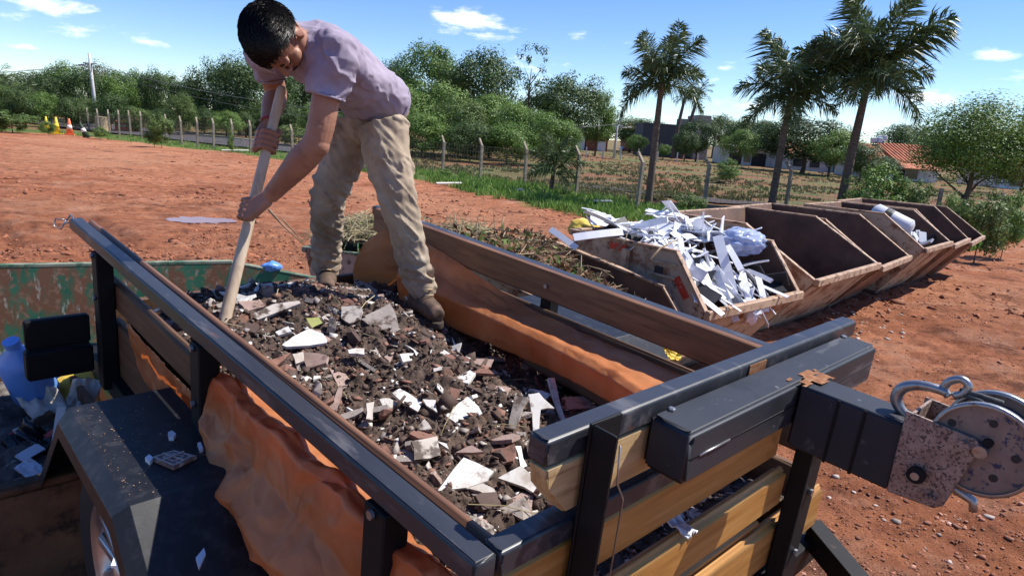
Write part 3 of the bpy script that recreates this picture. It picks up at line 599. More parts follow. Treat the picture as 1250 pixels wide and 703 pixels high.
# airy tree at the right edge and the shrubs round it
def near_crown(seed, n, per, leaf, kind, **k):
    me = crown(seed, n, per, leaf, **k); me.materials.append(M[kind]); return me
rt = near_crown(77, 170, 170, .021, 'leaf_mid', lo=-.6)
tree(1196, 124, 176, 34, 'm', 'airy broad tree overhanging the far end of the skips at the right', name='tree', low=.22, crown_me=rt)
rt2 = near_crown(79, 70, 130, .03, 'leaf_dark', lo=-.5)
tree(1262, 130, 96, 36, 'm', 'tree cut by the right edge beside the airy broad tree', name='tree', low=.2, crown_me=rt2)
sh = near_crown(78, 40, 120, .05, 'leaf_mid'); sl_ = near_crown(80, 36, 120, .06, 'leaf_light')
for px, top, w, d, me, lab in ((1086, 207, 78, 29, sh, 'round leafy shrub behind the far skips, under the red roof'), (1130, 220, 50, 30, sl_, 'low trailing shrub between the round shrub and the airy tree'), (1222, 232, 70, 21, sl_, 'bright green shrub beside the last skip at the right'), (1180, 242, 44, 24, sh, 'dark green shrub just behind the last skip'), (1255, 240, 50, 23, sh, 'leafy shrub cut by the right edge'),
                               (852, 236, 40, 25, sl_, 'low weed bush at the foot of a crooked fence post'), (893, 196, 34, 50, sh, 'weedy climber clump on the field behind the middle palm'), (197, 137, 28, 50, sl_, 'climber covered bush on the fence left of the worker'), (188, 150, 26, 50, sh, 'leafy clump at the foot of the climber covered post'), (282, 162, 9, 46, sh, 'little plant climbing a bent post left of the worker'), (16, 135, 56, 62, sl_, 'pale green shrub bank at the far left of the yard'), (-30, 130, 90, 62, sl_, 'pale green shrub bank cut by the left edge'), (60, 149, 20, 60, sh, 'low shrub behind the yellow cones'), (122, 156, 20, 58, sh, 'low shrub at the foot of the lamp pole'), (365, 152, 60, 62, sl_, 'bright green hedge bush behind the worker\'s knees'), (410, 155, 50, 60, sl_, 'bright green bush behind the worker\'s legs'), (545, 207, 22, 36, sh, 'small weed clump by the left fence post of the grass strip')):
    tree(px, top, w*1.1, d, 'm', lab, name='shrub', crown_me=me)

# palms
M['palm_trunk'] = pmat('palm_trunk', [(.06, .04, .03), (.12, .085, .065), (.2, .15, .12)], 5, .95, .5, stretch=(1, 1, 5))
M['palm_leaf'] = pmat('palm_leaf', [(.05, .085, .026), (.09, .135, .04), (.14, .18, .065)], 1.5, .4, island=.35, trans=.18, spec=.5)
def frond_mesh(seed, L=2.4, droop=.9, nl=54, plume=.7, ll=.68):
    g = np.random.default_rng(seed); t = np.linspace(0, 1, 14)
    x = L*(t-.10*t**3); z = L*(.62*t-droop*t**2.1)*.75
    R = np.stack([x, .05*np.sin(3*t+seed), z], 1); mb = MB(); mb.tube(R, np.linspace(.035, .006, 14), 5)
    for k in range(nl):
        s = .10+.88*k/(nl-1); i = s*13; i0 = min(int(i), 12); p = R[i0]+(R[i0+1]-R[i0])*(i-i0); tg = norm(R[i0+1]-R[i0])
        for sd in (-1, 1):
            for q in range(2):
                tw_ = g.normal(0, plume); side = norm(np.array([0, sd, 0])*math.cos(tw_)+np.array([0, 0, 1])*math.sin(tw_)*1.1)
                l = ll*(math.sin(math.pi*min(s*.92+.12, 1))**.5*.9+.15)*g.uniform(.8, 1.1)
                d = norm(side*.85+tg*.55); mid = p+d*l*.55+np.array([0, 0, -.02]); tip = p+d*l+np.array([0, 0, -.38*l*g.uniform(.5, 1.5)])
                w = np.cross(d, norm(g.normal(0, 1, 3)))*.02
                mb.add([p-w*.5, p+w*.5, mid+w, tip, mid-w], [(0, 1, 2, 3, 4)])
    me = bpy.data.meshes.new('frond'); me.from_pydata(mb.v, [], mb.f); me.materials.append(M['palm_leaf']); return me
FRD = [frond_mesh(i, droop=dr) for i, dr in enumerate((.35, .55, .8, 1.05, 1.35))]
def palm(px, basepy, crownpy, d, L, nf, label, lean=(0, 0), r=.14, group=None, fr=None, seed=0, stage=1.):
    y = d; P = wpt(px, basepy, y); P[2] = gbase(P[0], P[1]); zt = wpt(px, crownpy, y)[2]; H = zt-P[2]
    g = np.random.default_rng(50+seed)
    e = empty('palm_tree', P, 0, label, 'palm', group)
    t = np.linspace(0, 1, 26); path = np.stack([lean[0]*t**1.5, lean[1]*t, H*t-.2*(1-t)], 1)
    rr = r*(1.25-.55*t)*(1+.05*np.sin(t*150)); rr[0] *= 1.25
    m = MB(); m.tube(path, rr, 10); m.build('trunk', M['palm_trunk'], e, True)
    top = path[-1]
    for k in range(nf):
        f = k/(nf-1); el = math.radians(84-98*f**.9*stage)+g.normal(0, .08); az = k*2.399+g.normal(0, .2)
        me = (fr or FRD)[min(4, max(0, int(f*3.2+g.uniform(-.4, .9))))]
        o = mobj('frond', me, None, e); s = L/2.4*g.uniform(.85, 1.08)*(.8+.2*math.sin(math.pi*min(1, f+.25)))
        o.scale = (s, s, s); o.location = top+np.array([0, 0, -.25*f]); o.rotation_euler = (g.normal(0, .3), -el*.70, az)
    return e
palm(791, 250, 98, 26.5, 2.45, 15, 'tall palm with feathery crown, leftmost of the three large palms', (.0, 0), .13, 'large palms by the fence', seed=1)
palm(940, 262, 118, 28.5, 3.1, 16, 'palm with drooping fronds, middle one of the three large palms', (.1, 0), .14, 'large palms by the fence', seed=2)
palm(1024, 262, 92, 28, 3.5, 22, 'tallest and densest palm, rightmost of the three large palms', (.25, 0), .17, 'large palms by the fence', seed=3)
palm(672, 240, 205, 29, 1.75, 11, 'small young palm growing in the grass before the fence', (.05, 0), .09, seed=4)
SF = [frond_mesh(20+i, droop=dr, nl=16, plume=.3) for i, dr in enumerate((.5, .7, .9, 1.1, 1.4))]
palm(820, 195, 118, 118, 3.0, 16, 'slender distant palm, left one of the pair by the grey building', (1.0, 0), .3, 'distant pair of palms', fr=SF, seed=5, stage=1.15)
palm(832, 195, 112, 118, 3.0, 16, 'slender distant palm, right one of the pair by the grey building', (1.6, 0), .3, 'distant pair of palms', fr=SF, seed=6, stage=1.15)
palm(870, 190, 152, 150, 3.0, 12, 'small far palm right of the grey building', (0, 0), .3, fr=SF, seed=7)
palm(-2, 160, 112, 72, 4.2, 14, 'palm with broad fronds at the left edge before the tree line', (0, 0), .2, fr=SF, seed=8)
palm(22, 160, 136, 66, 4.2, 12, 'low broad palm rising out of the pale shrubs at the left', (0, 0), .2, fr=SF, seed=9)
# ------------------------------------------------------------------ distant houses and cars
M['grey_wall'] = pmat('dark_grey_render', [(.06, .062, .068), (.085, .087, .092)], .4, .9)
M['grey_wall2'] = pmat('beige_grey_render', [(.24, .22, .19), (.32, .29, .25)], .4, .9)
M['white_wall'] = pmat('whitewashed_wall', [(.62, .62, .6), (.74, .73, .7)], .5, .9, spots=[((.4, .33, .27), .9, .66, .06)])
M['brick_wall'] = pmat('red_brick_wall', [(.22, .07, .045), (.32, .11, .07)], 1.5, .9)
M['roof_tile'] = pmat('red_roof_tile', [(.38, .12, .06), (.5, .18, .09)], 1.2, .85, spots=[((.22, .09, .06), .8, .6, .1)])
M['window'] = pmat('window_glass', [(.012, .014, .018), (.02, .022, .026)], 1, .12, spec=.8)
M['frame'] = pmat('window_frame', [(.5, .5, .5), (.58, .58, .58)], 2, .6)
M['teal'] = pmat('teal_wall', [(.18, .38, .38), (.24, .44, .44)], .6, .9)
M['tank'] = pmat('water_tank', [(.55, .58, .62), (.66, .68, .7)], 2, .6)
M['dark_door'] = pmat('dark_opening', [(.03, .025, .022), (.045, .04, .035)], 1, .8)
def house(px, d, label, cat='house'):
    y = d*norm(ray(px, 180))[1]; P = wpt(px, 180, y); P[2] = gbase(P[0], P[1]); 
    return empty('house', P, 0, label, cat, 'far houses'), y/FPX
def window(e, x, z, w, h, y0):
    m = MB(); m.box(x-w/2-.12, x+w/2+.12, y0-.10, y0-.003, z-h/2-.12, z+h/2+.12); f = m.build('window', M['frame'], e)
    m = MB(); m.box(x-w/2, x+w/2, y0-.16, y0-.103, z-h/2, z+h/2); m.build('pane', M['window'], f)
def door(e, x, w, h, y0, mat='dark_door', name='door'):
    m = MB(); m.box(x-w/2, x+w/2, y0-.08, y0-.003, 0, h); m.build(name, M[mat], e)
# grey block
e, s = house(822, 128, 'large windowless dark grey building behind the distant palms', 'building')
m = MB(); m.box(-38*s, 30*s, 0, 9, -.5, 38*s); m.build('wall', M['grey_wall'], e)
m = MB(); m.box(22*s, 38*s, -1.5, 6, -.5, 51*s); m.build('tower', M['grey_wall2'], e)
m = MB(); m.box(6*s, 22*s, .5, 4, 38*s+.003, 46*s); m.build('roof_block', M['grey_wall2'], e)
m = MB(); m.box(-38.6*s, 21.5*s, -.12, 9.1, 36*s, 38.6*s); m.build('parapet', M['grey_wall'], e)

# brick shop
e, s = house(727, 140, 'low red brick shop with dark upper windows beyond the thicket')
m = MB(); m.box(-12*s, 14*s, 0, 7, -.5, 13*s); m.build('wall', M['brick_wall'], e)
m = MB(); m.box(-13*s, 15*s, -.4, 7, 13*s, 25*s); m.build('upper_wall', M['dark_door'], e)
m = MB(); m.box(-24*s, -13.2*s, .2, 7, -.5, 27*s); m.build('side_wall', M['white_wall'], e)
for k in range(4): window(e, (-9+6*k)*s, 20*s, 3.6*s, 5*s, -.4)
door(e, 7*s, 1.6, 1.9, 0, 'white_wall')
# low white houses
e, s = house(920, 112, 'low white house with wide dark garage behind the middle palm')
m = MB(); m.box(-30*s, 22*s, 0, 8, -.5, 20*s); m.build('wall', M['white_wall'], e)
m = MB(); m.box(-32*s, 24*s, -1.2, 8.4, 20.1*s, 22*s); m.build('roof', M['grey_wall2'], e)
door(e, 8*s, 17*s, 15*s, 0, name='garage'); door(e, -20*s, 15*s, 14*s, 0, name='garage'); window(e, -6*s, 9*s, 1.0, 1.2, 0)
e, s = house(985, 108, 'long white wall house behind the dark shade tree')
m = MB(); m.box(-22*s, 40*s, 0, 7, -.5, 19*s); m.build('wall', M['white_wall'], e)
m = MB(); m.box(30*s, 52*s, -.6, 6, -.5, 21*s); m.build('teal_wall', M['teal'], e)
m = MB(); m.add([(-24*s, -1, 19.05*s), (54*s, -1, 19.05*s), (54*s, 8, 19.05*s), (-24*s, 8, 19.05*s), (-18*s, 3.5, 31*s), (48*s, 3.5, 31*s)], [(0, 1, 5, 4), (1, 2, 5), (2, 3, 4, 5), (3, 0, 4), (3, 2, 1, 0)]); m.build('roof', M['roof_tile'], e)
window(e, -8*s, 9*s, 1.4, 1.1, 0); window(e, 12*s, 9*s, 1.4, 1.1, 0); door(e, 40*s, 1.6, 2.2, -.6)
# red roofed house
e, s = house(1100, 96, 'house with red tiled gable roof and white water tank at the right')
m = MB(); m.box(-34*s, 50*s, 0, 9, -.5, 21*s); m.build('wall', M['white_wall'], e)
m = MB(); m.add([(-12*s, -1.6, 22*s), (56*s, -1.6, 22*s), (56*s, 4.5, 43*s), (-2*s, 4.5, 43*s), (56*s, 10, 24*s), (-12*s, 10, 24*s)], [(0, 1, 2, 3), (3, 2, 4, 5), (0, 3, 5), (1, 4, 2), (0, 5, 4, 1)]); r1 = m.build('roof', M['roof_tile'], e)
m = MB(); m.add([(-40*s, -.6, 20*s), (-12.2*s, -.6, 20*s), (-2.2*s, 4.5, 41*s), (-30*s, 4.5, 41*s), (-40*s, 9.5, 22*s), (-12.2*s, 9.5, 22*s)], [(0, 1, 2, 3), (3, 2, 5, 4), (0, 3, 4), (1, 5, 2), (0, 4, 5, 1)]); m.build('roof', M['roof_tile'], e)
m = MB(); m.box(-11*s, 34*s, -3.4, -1.7, 14*s, 15.2*s); m.add([(-11*s, -3.6, 15.4*s), (34*s, -3.6, 15.4*s), (34*s, -1.62, 21*s), (-11*s, -1.62, 21*s)], [(0, 1, 2, 3)]); m.build('porch_roof', M['roof_tile'], e)
m = MB(); m.box(-9*s, -2*s, 4, 6, 42*s, 49*s); m.box(-2*s, 4*s, 4.2, 5.8, 46*s, 52*s); m.build('water_tank', M['tank'], e, bevel=.1)
for k in range(14):
    m = MB(); x = -10*s+k*4.6*s; m.bar((x, -1.62, 22.4*s), (x+ (0 if k else .1), 4.4, 43.4*s), .16, .10, (0, 0, 1)); m.build('ridge_tile', M['roof_tile'], r1)
door(e, 4*s, 1.4, 13*s, 0, 'dark_door'); window(e, 18*s, 9*s, 1.4, 1.2, 0); window(e, -20*s, 9*s, 1.4, 1.2, 0)
e, s = house(1245, 100, 'red roofed house cut by the right edge behind the trees')
m = MB(); m.box(-14*s, 60*s, 0, 8, -.5, 24*s); m.build('wall', M['white_wall'], e)
m = MB(); m.add([(-18*s, -1.2, 24.1*s), (64*s, -1.2, 24.1*s), (64*s, 9, 24.1*s), (-18*s, 9, 24.1*s), (-8*s, 4, 40*s), (54*s, 4, 40*s)], [(0, 1, 5, 4), (1, 2, 5), (2, 3, 4, 5), (3, 0, 4), (3, 2, 1, 0)]); m.build('roof', M['roof_tile'], e); window(e, 4*s, 10*s, 1.4, 1.2, 0)
e, s = house(800, 165, 'small brick house half hidden behind the parked cars')
m = MB(); m.box(-36*s, 4*s, 0, 8, -.5, 26*s); m.build('wall', M['brick_wall'], e)
m = MB(); m.add([(-40*s, -1, 26.1*s), (8*s, -1, 26.1*s), (8*s, 9, 26.1*s), (-40*s, 9, 26.1*s), (-30*s, 4, 34*s), (0, 4, 34*s)], [(0, 1, 5, 4), (1, 2, 5), (2, 3, 4, 5), (3, 0, 4), (3, 2, 1, 0)]); m.build('roof', M['roof_tile'], e); window(e, -26*s, 13*s, 1.6, 1.4, 0); door(e, -10*s, 1.4, 2.4, 0)
M['carwhite'] = pmat('white_car_paint', [(.7, .7, .7), (.75, .75, .75)], 1, .25, spec=.6, coat=.6)
M['carsilver'] = pmat('silver_car_paint', [(.35, .36, .38), (.4, .41, .43)], 1, .25, metal=.5, coat=.6)
M['lens'] = pmat('lamp_lens', [(.6, .6, .58), (.7, .7, .66)], 1, .2)
def car(px, py, mat, rz, label):
    p = gpt(px, py); e = empty('parked_car', p, rz, label, 'car', 'cars parked beyond the field')
    prof = [(-2.1, .35), (-2.15, .75), (-1.9, .92), (-1.25, .98), (-.65, 1.42), (.75, 1.46), (1.45, 1.0), (2.05, .86), (2.12, .5), (2.05, .3)]
    m = MB(); n = len(prof); m.add([(x, y*(1 if z < 1 else .84), z) for y in (-.85, .85) for x, z in prof], [tuple(range(n)), tuple(range(2*n-1, n-1, -1))]+[(i, i+n, (i+1) % n+n, (i+1) % n) for i in range(n)]); m.build('body', M[mat], e, bevel=.05)
    for y in (-.86, .86):
        for x0, x1 in ((-1.0, .0), (.08, 1.05)):
            m = MB(); sgn = 1 if y > 0 else -1; m.poly([(x0, y*.905, 1.02), (x1, y*.905, 1.02), (x1-.22 if x1 > .5 else x1, y*.86, 1.36), (x0+.35 if x0 < -.5 else x0, y*.86, 1.36)], (0, sgn, .1), .03); m.build('side_window', M['window'], e)
        for x in (-1.35, 1.35):
            m = MB(); m.lathe([(.0, -.1), (.31, -.1), (.31, .1), (.0, .1)], 18, 1, (x, y*.94, .31)); w = m.build('wheel', M['tyre'], e); m = MB(); m.lathe([(0, -.115), (.18, -.115), (.18, .115), (0, .115)], 14, 1, (x, y*.94, .31)); m.build('rim', M['alloy'], w)
    m = MB(); m.poly([(.78, -.62, 1.42), (.78, .62, 1.42), (1.40, .7, 1.05), (1.40, -.7, 1.05)], (.6, 0, 1), .03); o = m.build('windscreen', M['window'], e); o.location = (.04, 0, .05)
    for y in (-.6, .6):
        m = MB(); m.box(2.0, 2.16, y-.16, y+.16, .6, .76); m.build('headlight', M['lens'], e, bevel=.03)
car(767, 185, 'carwhite', .15, 'white car parked by the far grey pole and brick house')
car(785, 187, 'carsilver', 1.2, 'silver car parked just right of the white car')
# ------------------------------------------------------------------ skips
M['rust_in'] = pmat('rusty_dark_steel', [(.06, .034, .024), (.11, .06, .04), (.17, .092, .058)], 3, .7, .3, spots=[((.14, .07, .04), 5, .64, .06), ((.2, .16, .13), 18, .72, .03)], bscale=25, bdist=.006)
M['cream'] = pmat('peeling_cream_paint', [(.38, .29, .19), (.50, .40, .28)], 4, .7, .15, spots=[((.20, .085, .04), 4.5, .55, .05), ((.09, .045, .03), 9, .62, .04), ((.6, .5, .38), 7, .68, .05)], bdist=.004)
M['rim'] = pmat('worn_rim_steel', [(.26, .15, .09), (.40, .26, .17), (.5, .36, .25)], 9, .6, .15, spots=[((.08, .04, .03), 12, .58, .05)], bdist=.003)
M['brownskip'] = pmat('rusty_brown_paint', [(.13, .06, .035), (.22, .11, .06), (.32, .19, .11)], 5, .75, .2, spots=[((.06, .03, .022), 8, .6, .05), ((.4, .28, .18), 10, .67, .05)], bdist=.004)
M['green'] = pmat('peeling_green_paint', [(.02, .11, .062), (.035, .15, .085), (.055, .19, .11)], 3, .6, .12, spots=[((.20, .09, .05), 9, .52, .05, (1, 1, .5)), ((.42, .40, .33), 22, .62, .025, (1, 1, .3)), ((.30, .16, .10), 24, .58, .04)], bdist=.004)
M['greenrim'] = pmat('worn_green_rim', [(.16, .19, .13), (.28, .29, .22)], 8, .65, .1, spots=[((.05, .11, .065), 7, .55, .06)])
M['red_reflector'] = pmat('red_reflector', [(.42, .035, .02), (.5, .06, .035)], 10, .35, spots=[((.55, .45, .38), 30, .62, .03)])
def skip(label, near, far, zl, zr, a, L, outer='cream', inner='rust_in', rim='rim', foot=.5, name='skip', zb=.06, sag=0., back=None, group='skips', backslope=.45, reflect=False, rimw=.05, neardrop=0., fardrop=0.):
    near = np.array([*near, 0.]); far = np.array([*far, 0.]); X = None
    rdv = norm(far-near); ldv = np.array([-rdv[1], rdv[0], 0.]); W = np.linalg.norm(far-near)
    g0 = float(gbase(near[0], near[1])) if np.hypot(near[0]+.35, near[1]-1.95) > 3.2 else 0.
    mw = Matrix(((ldv[0], rdv[0], 0, near[0]), (ldv[1], rdv[1], 0, near[1]), (0, 0, 1, g0), (0, 0, 0, 1)))
    # local x goes back from the lip, local y across to the far side; (ldv x rdv) points down, so mirror with care
    e = empty(name, mw=Matrix.Translation((near[0], near[1], g0)), label=label, cat='skip', group=group)
    def Wp(x, y, z): return ldv*x+rdv*y+np.array([0, 0, z])
    prof = [(foot, zb), (0, zl), (a, zr), (L, zr+sag), (L-backslope, zb)]
    prof0, zl0, zr0 = prof, zl, zr
    for y0, s in ((0, 1), (W, -1)):
        nd = neardrop if y0 == 0 else fardrop; prof = [(x, z-(nd if z > zb else 0)) for x, z in prof0]; zl, zr = zl0-nd, zr0-nd
        m = MB(); m.poly([Wp(x, y0, z) for x, z in prof], -rdv*s, .016); m.build('side_panel', M[outer], e)
        m = MB(); m.poly([Wp(x+(.012 if i in (0, 1) else 0), y0+s*.019, z+(.004 if i in (0, 4) else -.004)) for i, (x, z) in enumerate(prof)], -rdv*s, .012); m.build('side_lining', M[inner], e)
        m = MB(); c = y0+s*.01
        m.bar(Wp(0.004, c, zl), Wp(a, c, zr+.004), rimw, .018, (0, 0, 1)); m.bar(Wp(a-.01, c, zr+.006), Wp(L, c, zr+sag+.006), rimw, .022, (0, 0, 1)); m.build('rim', M[rim], e, bevel=.004, seg=1)
        m = MB(); m.bar(Wp(L*.55, y0-s*.028, zb+.1), Wp(L*.55, y0-s*.028, zr-.05), .05, .05, tuple(ldv)); m.build('rib', M[outer], e)
        m = MB(); ax = np.array([0, 0, 0.]); c0 = Wp(L*.5, y0+s*.0, zr-.28); m.tube([c0, c0-rdv*s*.06], .035, 10); m.build('lifting_lug', M[rim], e)
        if reflect:
            for xx, zz in ((L*.62, zr-.05), (a*.55+.06, zl+(zr-zl)*.35)):
                m = MB(); dirv = norm(Wp(a, 0, zr)-Wp(0, 0, zl)) if xx < .4 else ldv; c0 = Wp(xx, y0-s*.004, zz); m.bar(c0-dirv*.09, c0+dirv*.09, .012, .055, tuple(np.cross(dirv, rdv))); m.build('reflector', M['red_reflector'], e)
    zl, zr = zl0, zr0
    def plate(n_, x0, z0, x1, z1, mat, th, off):
        dx = norm(np.array([z1-z0, x0-x1])); m = MB()
        m.poly([Wp(x0, off, z0), Wp(x1, off, z1-neardrop), Wp(x1, W-off, z1-fardrop), Wp(x0, W-off, z0)], ldv*dx[0]+np.array([0, 0, dx[1]]), th); return m.build(n_, M[mat], e)
    plate('front_panel', foot, zb, 0, zl, outer, .014, .033); plate('front_lining', foot+.022, zb+.012, .022, zl-.002, inner, .006, .033)
    plate('back_panel', L-backslope, zb, L, zr+sag, outer, .014, .033); plate('back_lining', L-backslope-.024, zb+.012, L-.024, zr+sag-.002, inner, .006, .033)
    m = MB(); m.poly([Wp(foot+.01, .02, zb), Wp(L-backslope-.01, .02, zb), Wp(L-backslope-.01, W-.02, zb), Wp(foot+.01, W-.02, zb)], (0, 0, 1), zb-.01); m.build('floor', M[inner], e)
    m = MB(); m.bar(Wp(-.01, -.012, zl-.02-neardrop), Wp(-.01, W+.012, zl-.02-fardrop), .06, .075, (0, 0, 1)); m.build('lip', M[rim], e, bevel=.008)
    m = MB(); m.bar(Wp(L, -.012, zr+sag-.01-neardrop), Wp(L, W+.012, zr+sag-.01-fardrop), .05, .05, (0, 0, 1)); m.build('back_rim', M[rim], e, bevel=.006)
    return e, Wp, near+np.array([0, 0, g0]), W
RD = norm([.656, .755, 0])[:2]; LD = np.array([-RD[1], RD[0]])
s1, w1, o1, W1 = skip('cream skip heaped with leaves and twigs, right behind the trailer rail', (.37, 3.67), (1.40, 4.85), .60, .97, .33, 1.45, rim='rim', inner='rust_in', name='skip', sag=.18, fardrop=.13)
s2, w2, o2, W2 = skip('cream skip with red reflectors, filled with white plastic scrap', (1.447, 4.908), (2.537, 5.91), .70, 1.10, .32, 1.42, reflect=True, inner='rust_in')
s3, w3, o3, W3 = skip('large empty rusty skip just right of the white scrap', (2.98, 6.62), (4.32, 8.04), .68, 1.13, .80, 1.75, 'cream', rim='rim')
s4, w4, o4, W4 = skip('empty dark skip, second one after the white scrap', (4.42, 8.16), (5.42, 9.33), .62, 1.10, .72, 2.0, 'brownskip')
s5, w5, o5, W5 = skip('cream skip with dented side holding a metal cylinder and black junk', (5.62, 9.36), (6.66, 10.46), .75, 1.16, .58, 1.7, 'cream')
s6, w6, o6, W6 = skip('brown skip with dark empty inside, second from the far end', (6.78, 10.58), (7.75, 11.72), .74, 1.22, .60, 1.8, 'brownskip', inner='rust_in')
s7, w7, o7, W7 = skip('last rusty brown skip at the far end of the row', (7.95, 11.95), (9.1, 13.35), .72, 1.20, .7, 1.8, 'brownskip')
# letters stencilled on the cream skip (worn "1 P")
M['stencil'] = pmat('black_stencil', [(.03, .025, .02), (.05, .04, .035)], 20, .8)
def strokes(e, o, Wp, x, z, segs, h):
    m = MB()
    for (ax, az), (bx, bz) in segs: m.bar(Wp(x-ax*h, -.006, z+az*h), Wp(x-bx*h, -.006, z+bz*h), .004, h*.16, tuple(np.cross(norm(Wp(x-bx*h, 0, z+bz*h)-Wp(x-ax*h, 0, z+az*h)), norm(Wp(0, 1, 0)))))
    m.build('stencil_mark', M['stencil'], e)
strokes(s5, o5, w5, .86, .88, [((0, 0), (0, 1))], .10)
strokes(s5, o5, w5, .76, .88, [((0, 0), (0, 1)), ((0, 1), (.45, 1)), ((.45, 1), (.45, .5)), ((.45, .5), (0, .5))], .10)
# square hole in the side of skip 2
m = MB(); m.bar(w2(.42, -.004, .93), w2(.50, -.004, .93), .006, .07, (0, 0, 1)); m.build('side_hole', M['dark_door'], s2)
m = MB(); m.bar(w2(.30, -.010, .90), w2(.56, -.010, .90), .012, .018, (0, 0, 1)); m.bar(w2(.30, -.010, 1.0), w2(.56, -.010, 1.0), .012, .018, (0, 0, 1)); m.build('hole_frame', M['cream'], s2)

# green skip behind the trailer's tail
GE = norm([.896, .444, 0])[:2]; GN = np.array([GE[1], -GE[0]])
gl_far = np.array([-1.14, 4.99]); gl_near = gl_far+GN*1.18
# lip runs from far to near; length goes back to the left along -GE
sg, wg, og, Wg = skip('green skip with peeling paint behind the tail of the trailer', tuple(gl_near), tuple(gl_far), .70, .90, .9, 3.4, 'green', 'green', 'greenrim', foot=.5, sag=.0, rimw=.045, neardrop=.27)
# low green bin with hay, farther back
sh_, wh, oh, Wh = skip('small green bin heaped with cut hay and twigs behind the worker\'s legs', (-.35, 5.75), (-.10, 6.75), .70, .74, .25, 1.62, 'cream', 'green', 'greenrim', foot=.3, backslope=.18)

# ------------------------------------------------------------------ white scrap in the second skip
M['scrap'] = pmat('white_plastic_scrap', [(.66, .67, .72), (.80, .80, .84)], 3, .45, spec=.5, spots=[((.5, .48, .47), 8, .7, .08)])
M['scrap_black'] = pmat('black_plastic_scrap', [(.012, .012, .014), (.03, .03, .035)], 5, .5)
M['scrap_blue'] = pmat('clear_bluish_film', [(.45, .55, .8), (.6, .66, .85)], 3, .2, spec=.7, trans=.4)
M['yellow'] = pmat('yellow_sack', [(.62, .42, .05), (.75, .55, .12)], 6, .7, .2, spots=[((.8, .75, .6), 6, .66, .06)])
g = np.random.default_rng(31)
def heap2(x, y): return np.interp(x, [0, .3, .7, 1.42, 1.7], [.68, .86, 1.06, 1.18, 1.12])+.06*math.sin(y*5+1)
def plank_piece(name, c, d, up, l, w, th, mat, curve=0, n=5, parent=None):
    d = norm(d); r = norm(np.cross(d, up)); u = np.cross(r, d); V = []; F = []
    for i in range(n):
        t = i/(n-1)-.5; p = np.asarray(c)+d*l*t+u*curve*(.25-t*t)*l
        for sx, sz in ((-1, -1), (1, -1), (1, 1), (-1, 1)): V.append(p+r*sx*w/2+u*sz*th/2)
    for i in range(n-1):
        for k in range(4): F.append((i*4+k, i*4+(k+1) % 4, (i+1)*4+(k+1) % 4, (i+1)*4+k))
    F += [(3, 2, 1, 0), tuple((n-1)*4+k for k in range(4))]
    m = MB(); m.add(V, F); return m.build(name, M[mat], parent)
def recenter(o):
    me = o.data; n = len(me.vertices); a = np.empty(n*3, np.float32); me.vertices.foreach_get('co', a); a = a.reshape(-1, 3); c = a.mean(0); c[2] = a[:, 2].min()
    me.vertices.foreach_set('co', (a-c).ravel()); me.update(); o.location = Vector(c.tolist()); return o
for k in range(150):
    x = g.uniform(.12, 1.40); y = g.uniform(.06, W2-.10)
    if x < .55 and y > .55*W2: x += .5
    c = o2+w2(x, y, heap2(x, y)+g.uniform(-.03, .05)); d = np.array([g.normal(0, 1), g.normal(0, 1), g.normal(0, .28)])
    if k % 4 == 0: x = g.uniform(.04, .42); y = g.uniform(.05, .75*W2); c = o2+w2(x, y, heap2(x, y)+g.uniform(-.02, .04))
    if x < .5: d = norm(-w2(1, 0, .60)*1.0+g.normal(0, .28, 3))
    l = g.uniform(.15, .5) if x > .5 else g.uniform(.22, .5); wdt = g.choice([.018, .032, .055, .09], p=[.3, .3, .25, .15])
    o = plank_piece('plastic_strip', c, d, norm(np.array([0, 0, 1])+g.normal(0, .4, 3)), l, wdt, .007, 'scrap', g.normal(0, .16))
    tag(recenter(o), 'white plastic strip lying in the heap of scrap in the reflector skip', 'plastic strip', 'white plastic strips')
for k in range(30):
    x = g.uniform(.15, 1.5); y = g.uniform(.08, W2-.12); x = x+.4 if (x < .55 and y > .55*W2) else x; c = o2+w2(x, y, heap2(x, y)+g.uniform(-.02, .03))
    o = plank_piece('plastic_sheet', c, g.normal(0, 1, 3)*np.array([1, 1, .3]), norm(np.array([0, 0, 1])+g.normal(0, .35, 3)), g.uniform(.14, .32), g.uniform(.08, .17), .006, 'scrap', g.normal(0, .3)); tag(recenter(o), 'flat white plastic sheet lying in the heap of scrap in the reflector skip', 'plastic sheet', 'white plastic sheets')
for k in range(40):
    x = g.uniform(.1, 1.2); y = g.uniform(.1, W2-.15); c = o2+w2(x, y, heap2(x, y)-.015)
    o = plank_piece('plastic_offcut', c, g.normal(0, 1, 3)*np.array([1, 1, .4]), norm(np.array([0, 0, 1])+g.normal(0, .5, 3)), g.uniform(.1, .28), g.uniform(.08, .16), .012, 'scrap_black', g.normal(0, .2))
    tag(recenter(o), 'black plastic offcut among the white scrap in the reflector skip', 'plastic panel', 'black panels in the scrap')
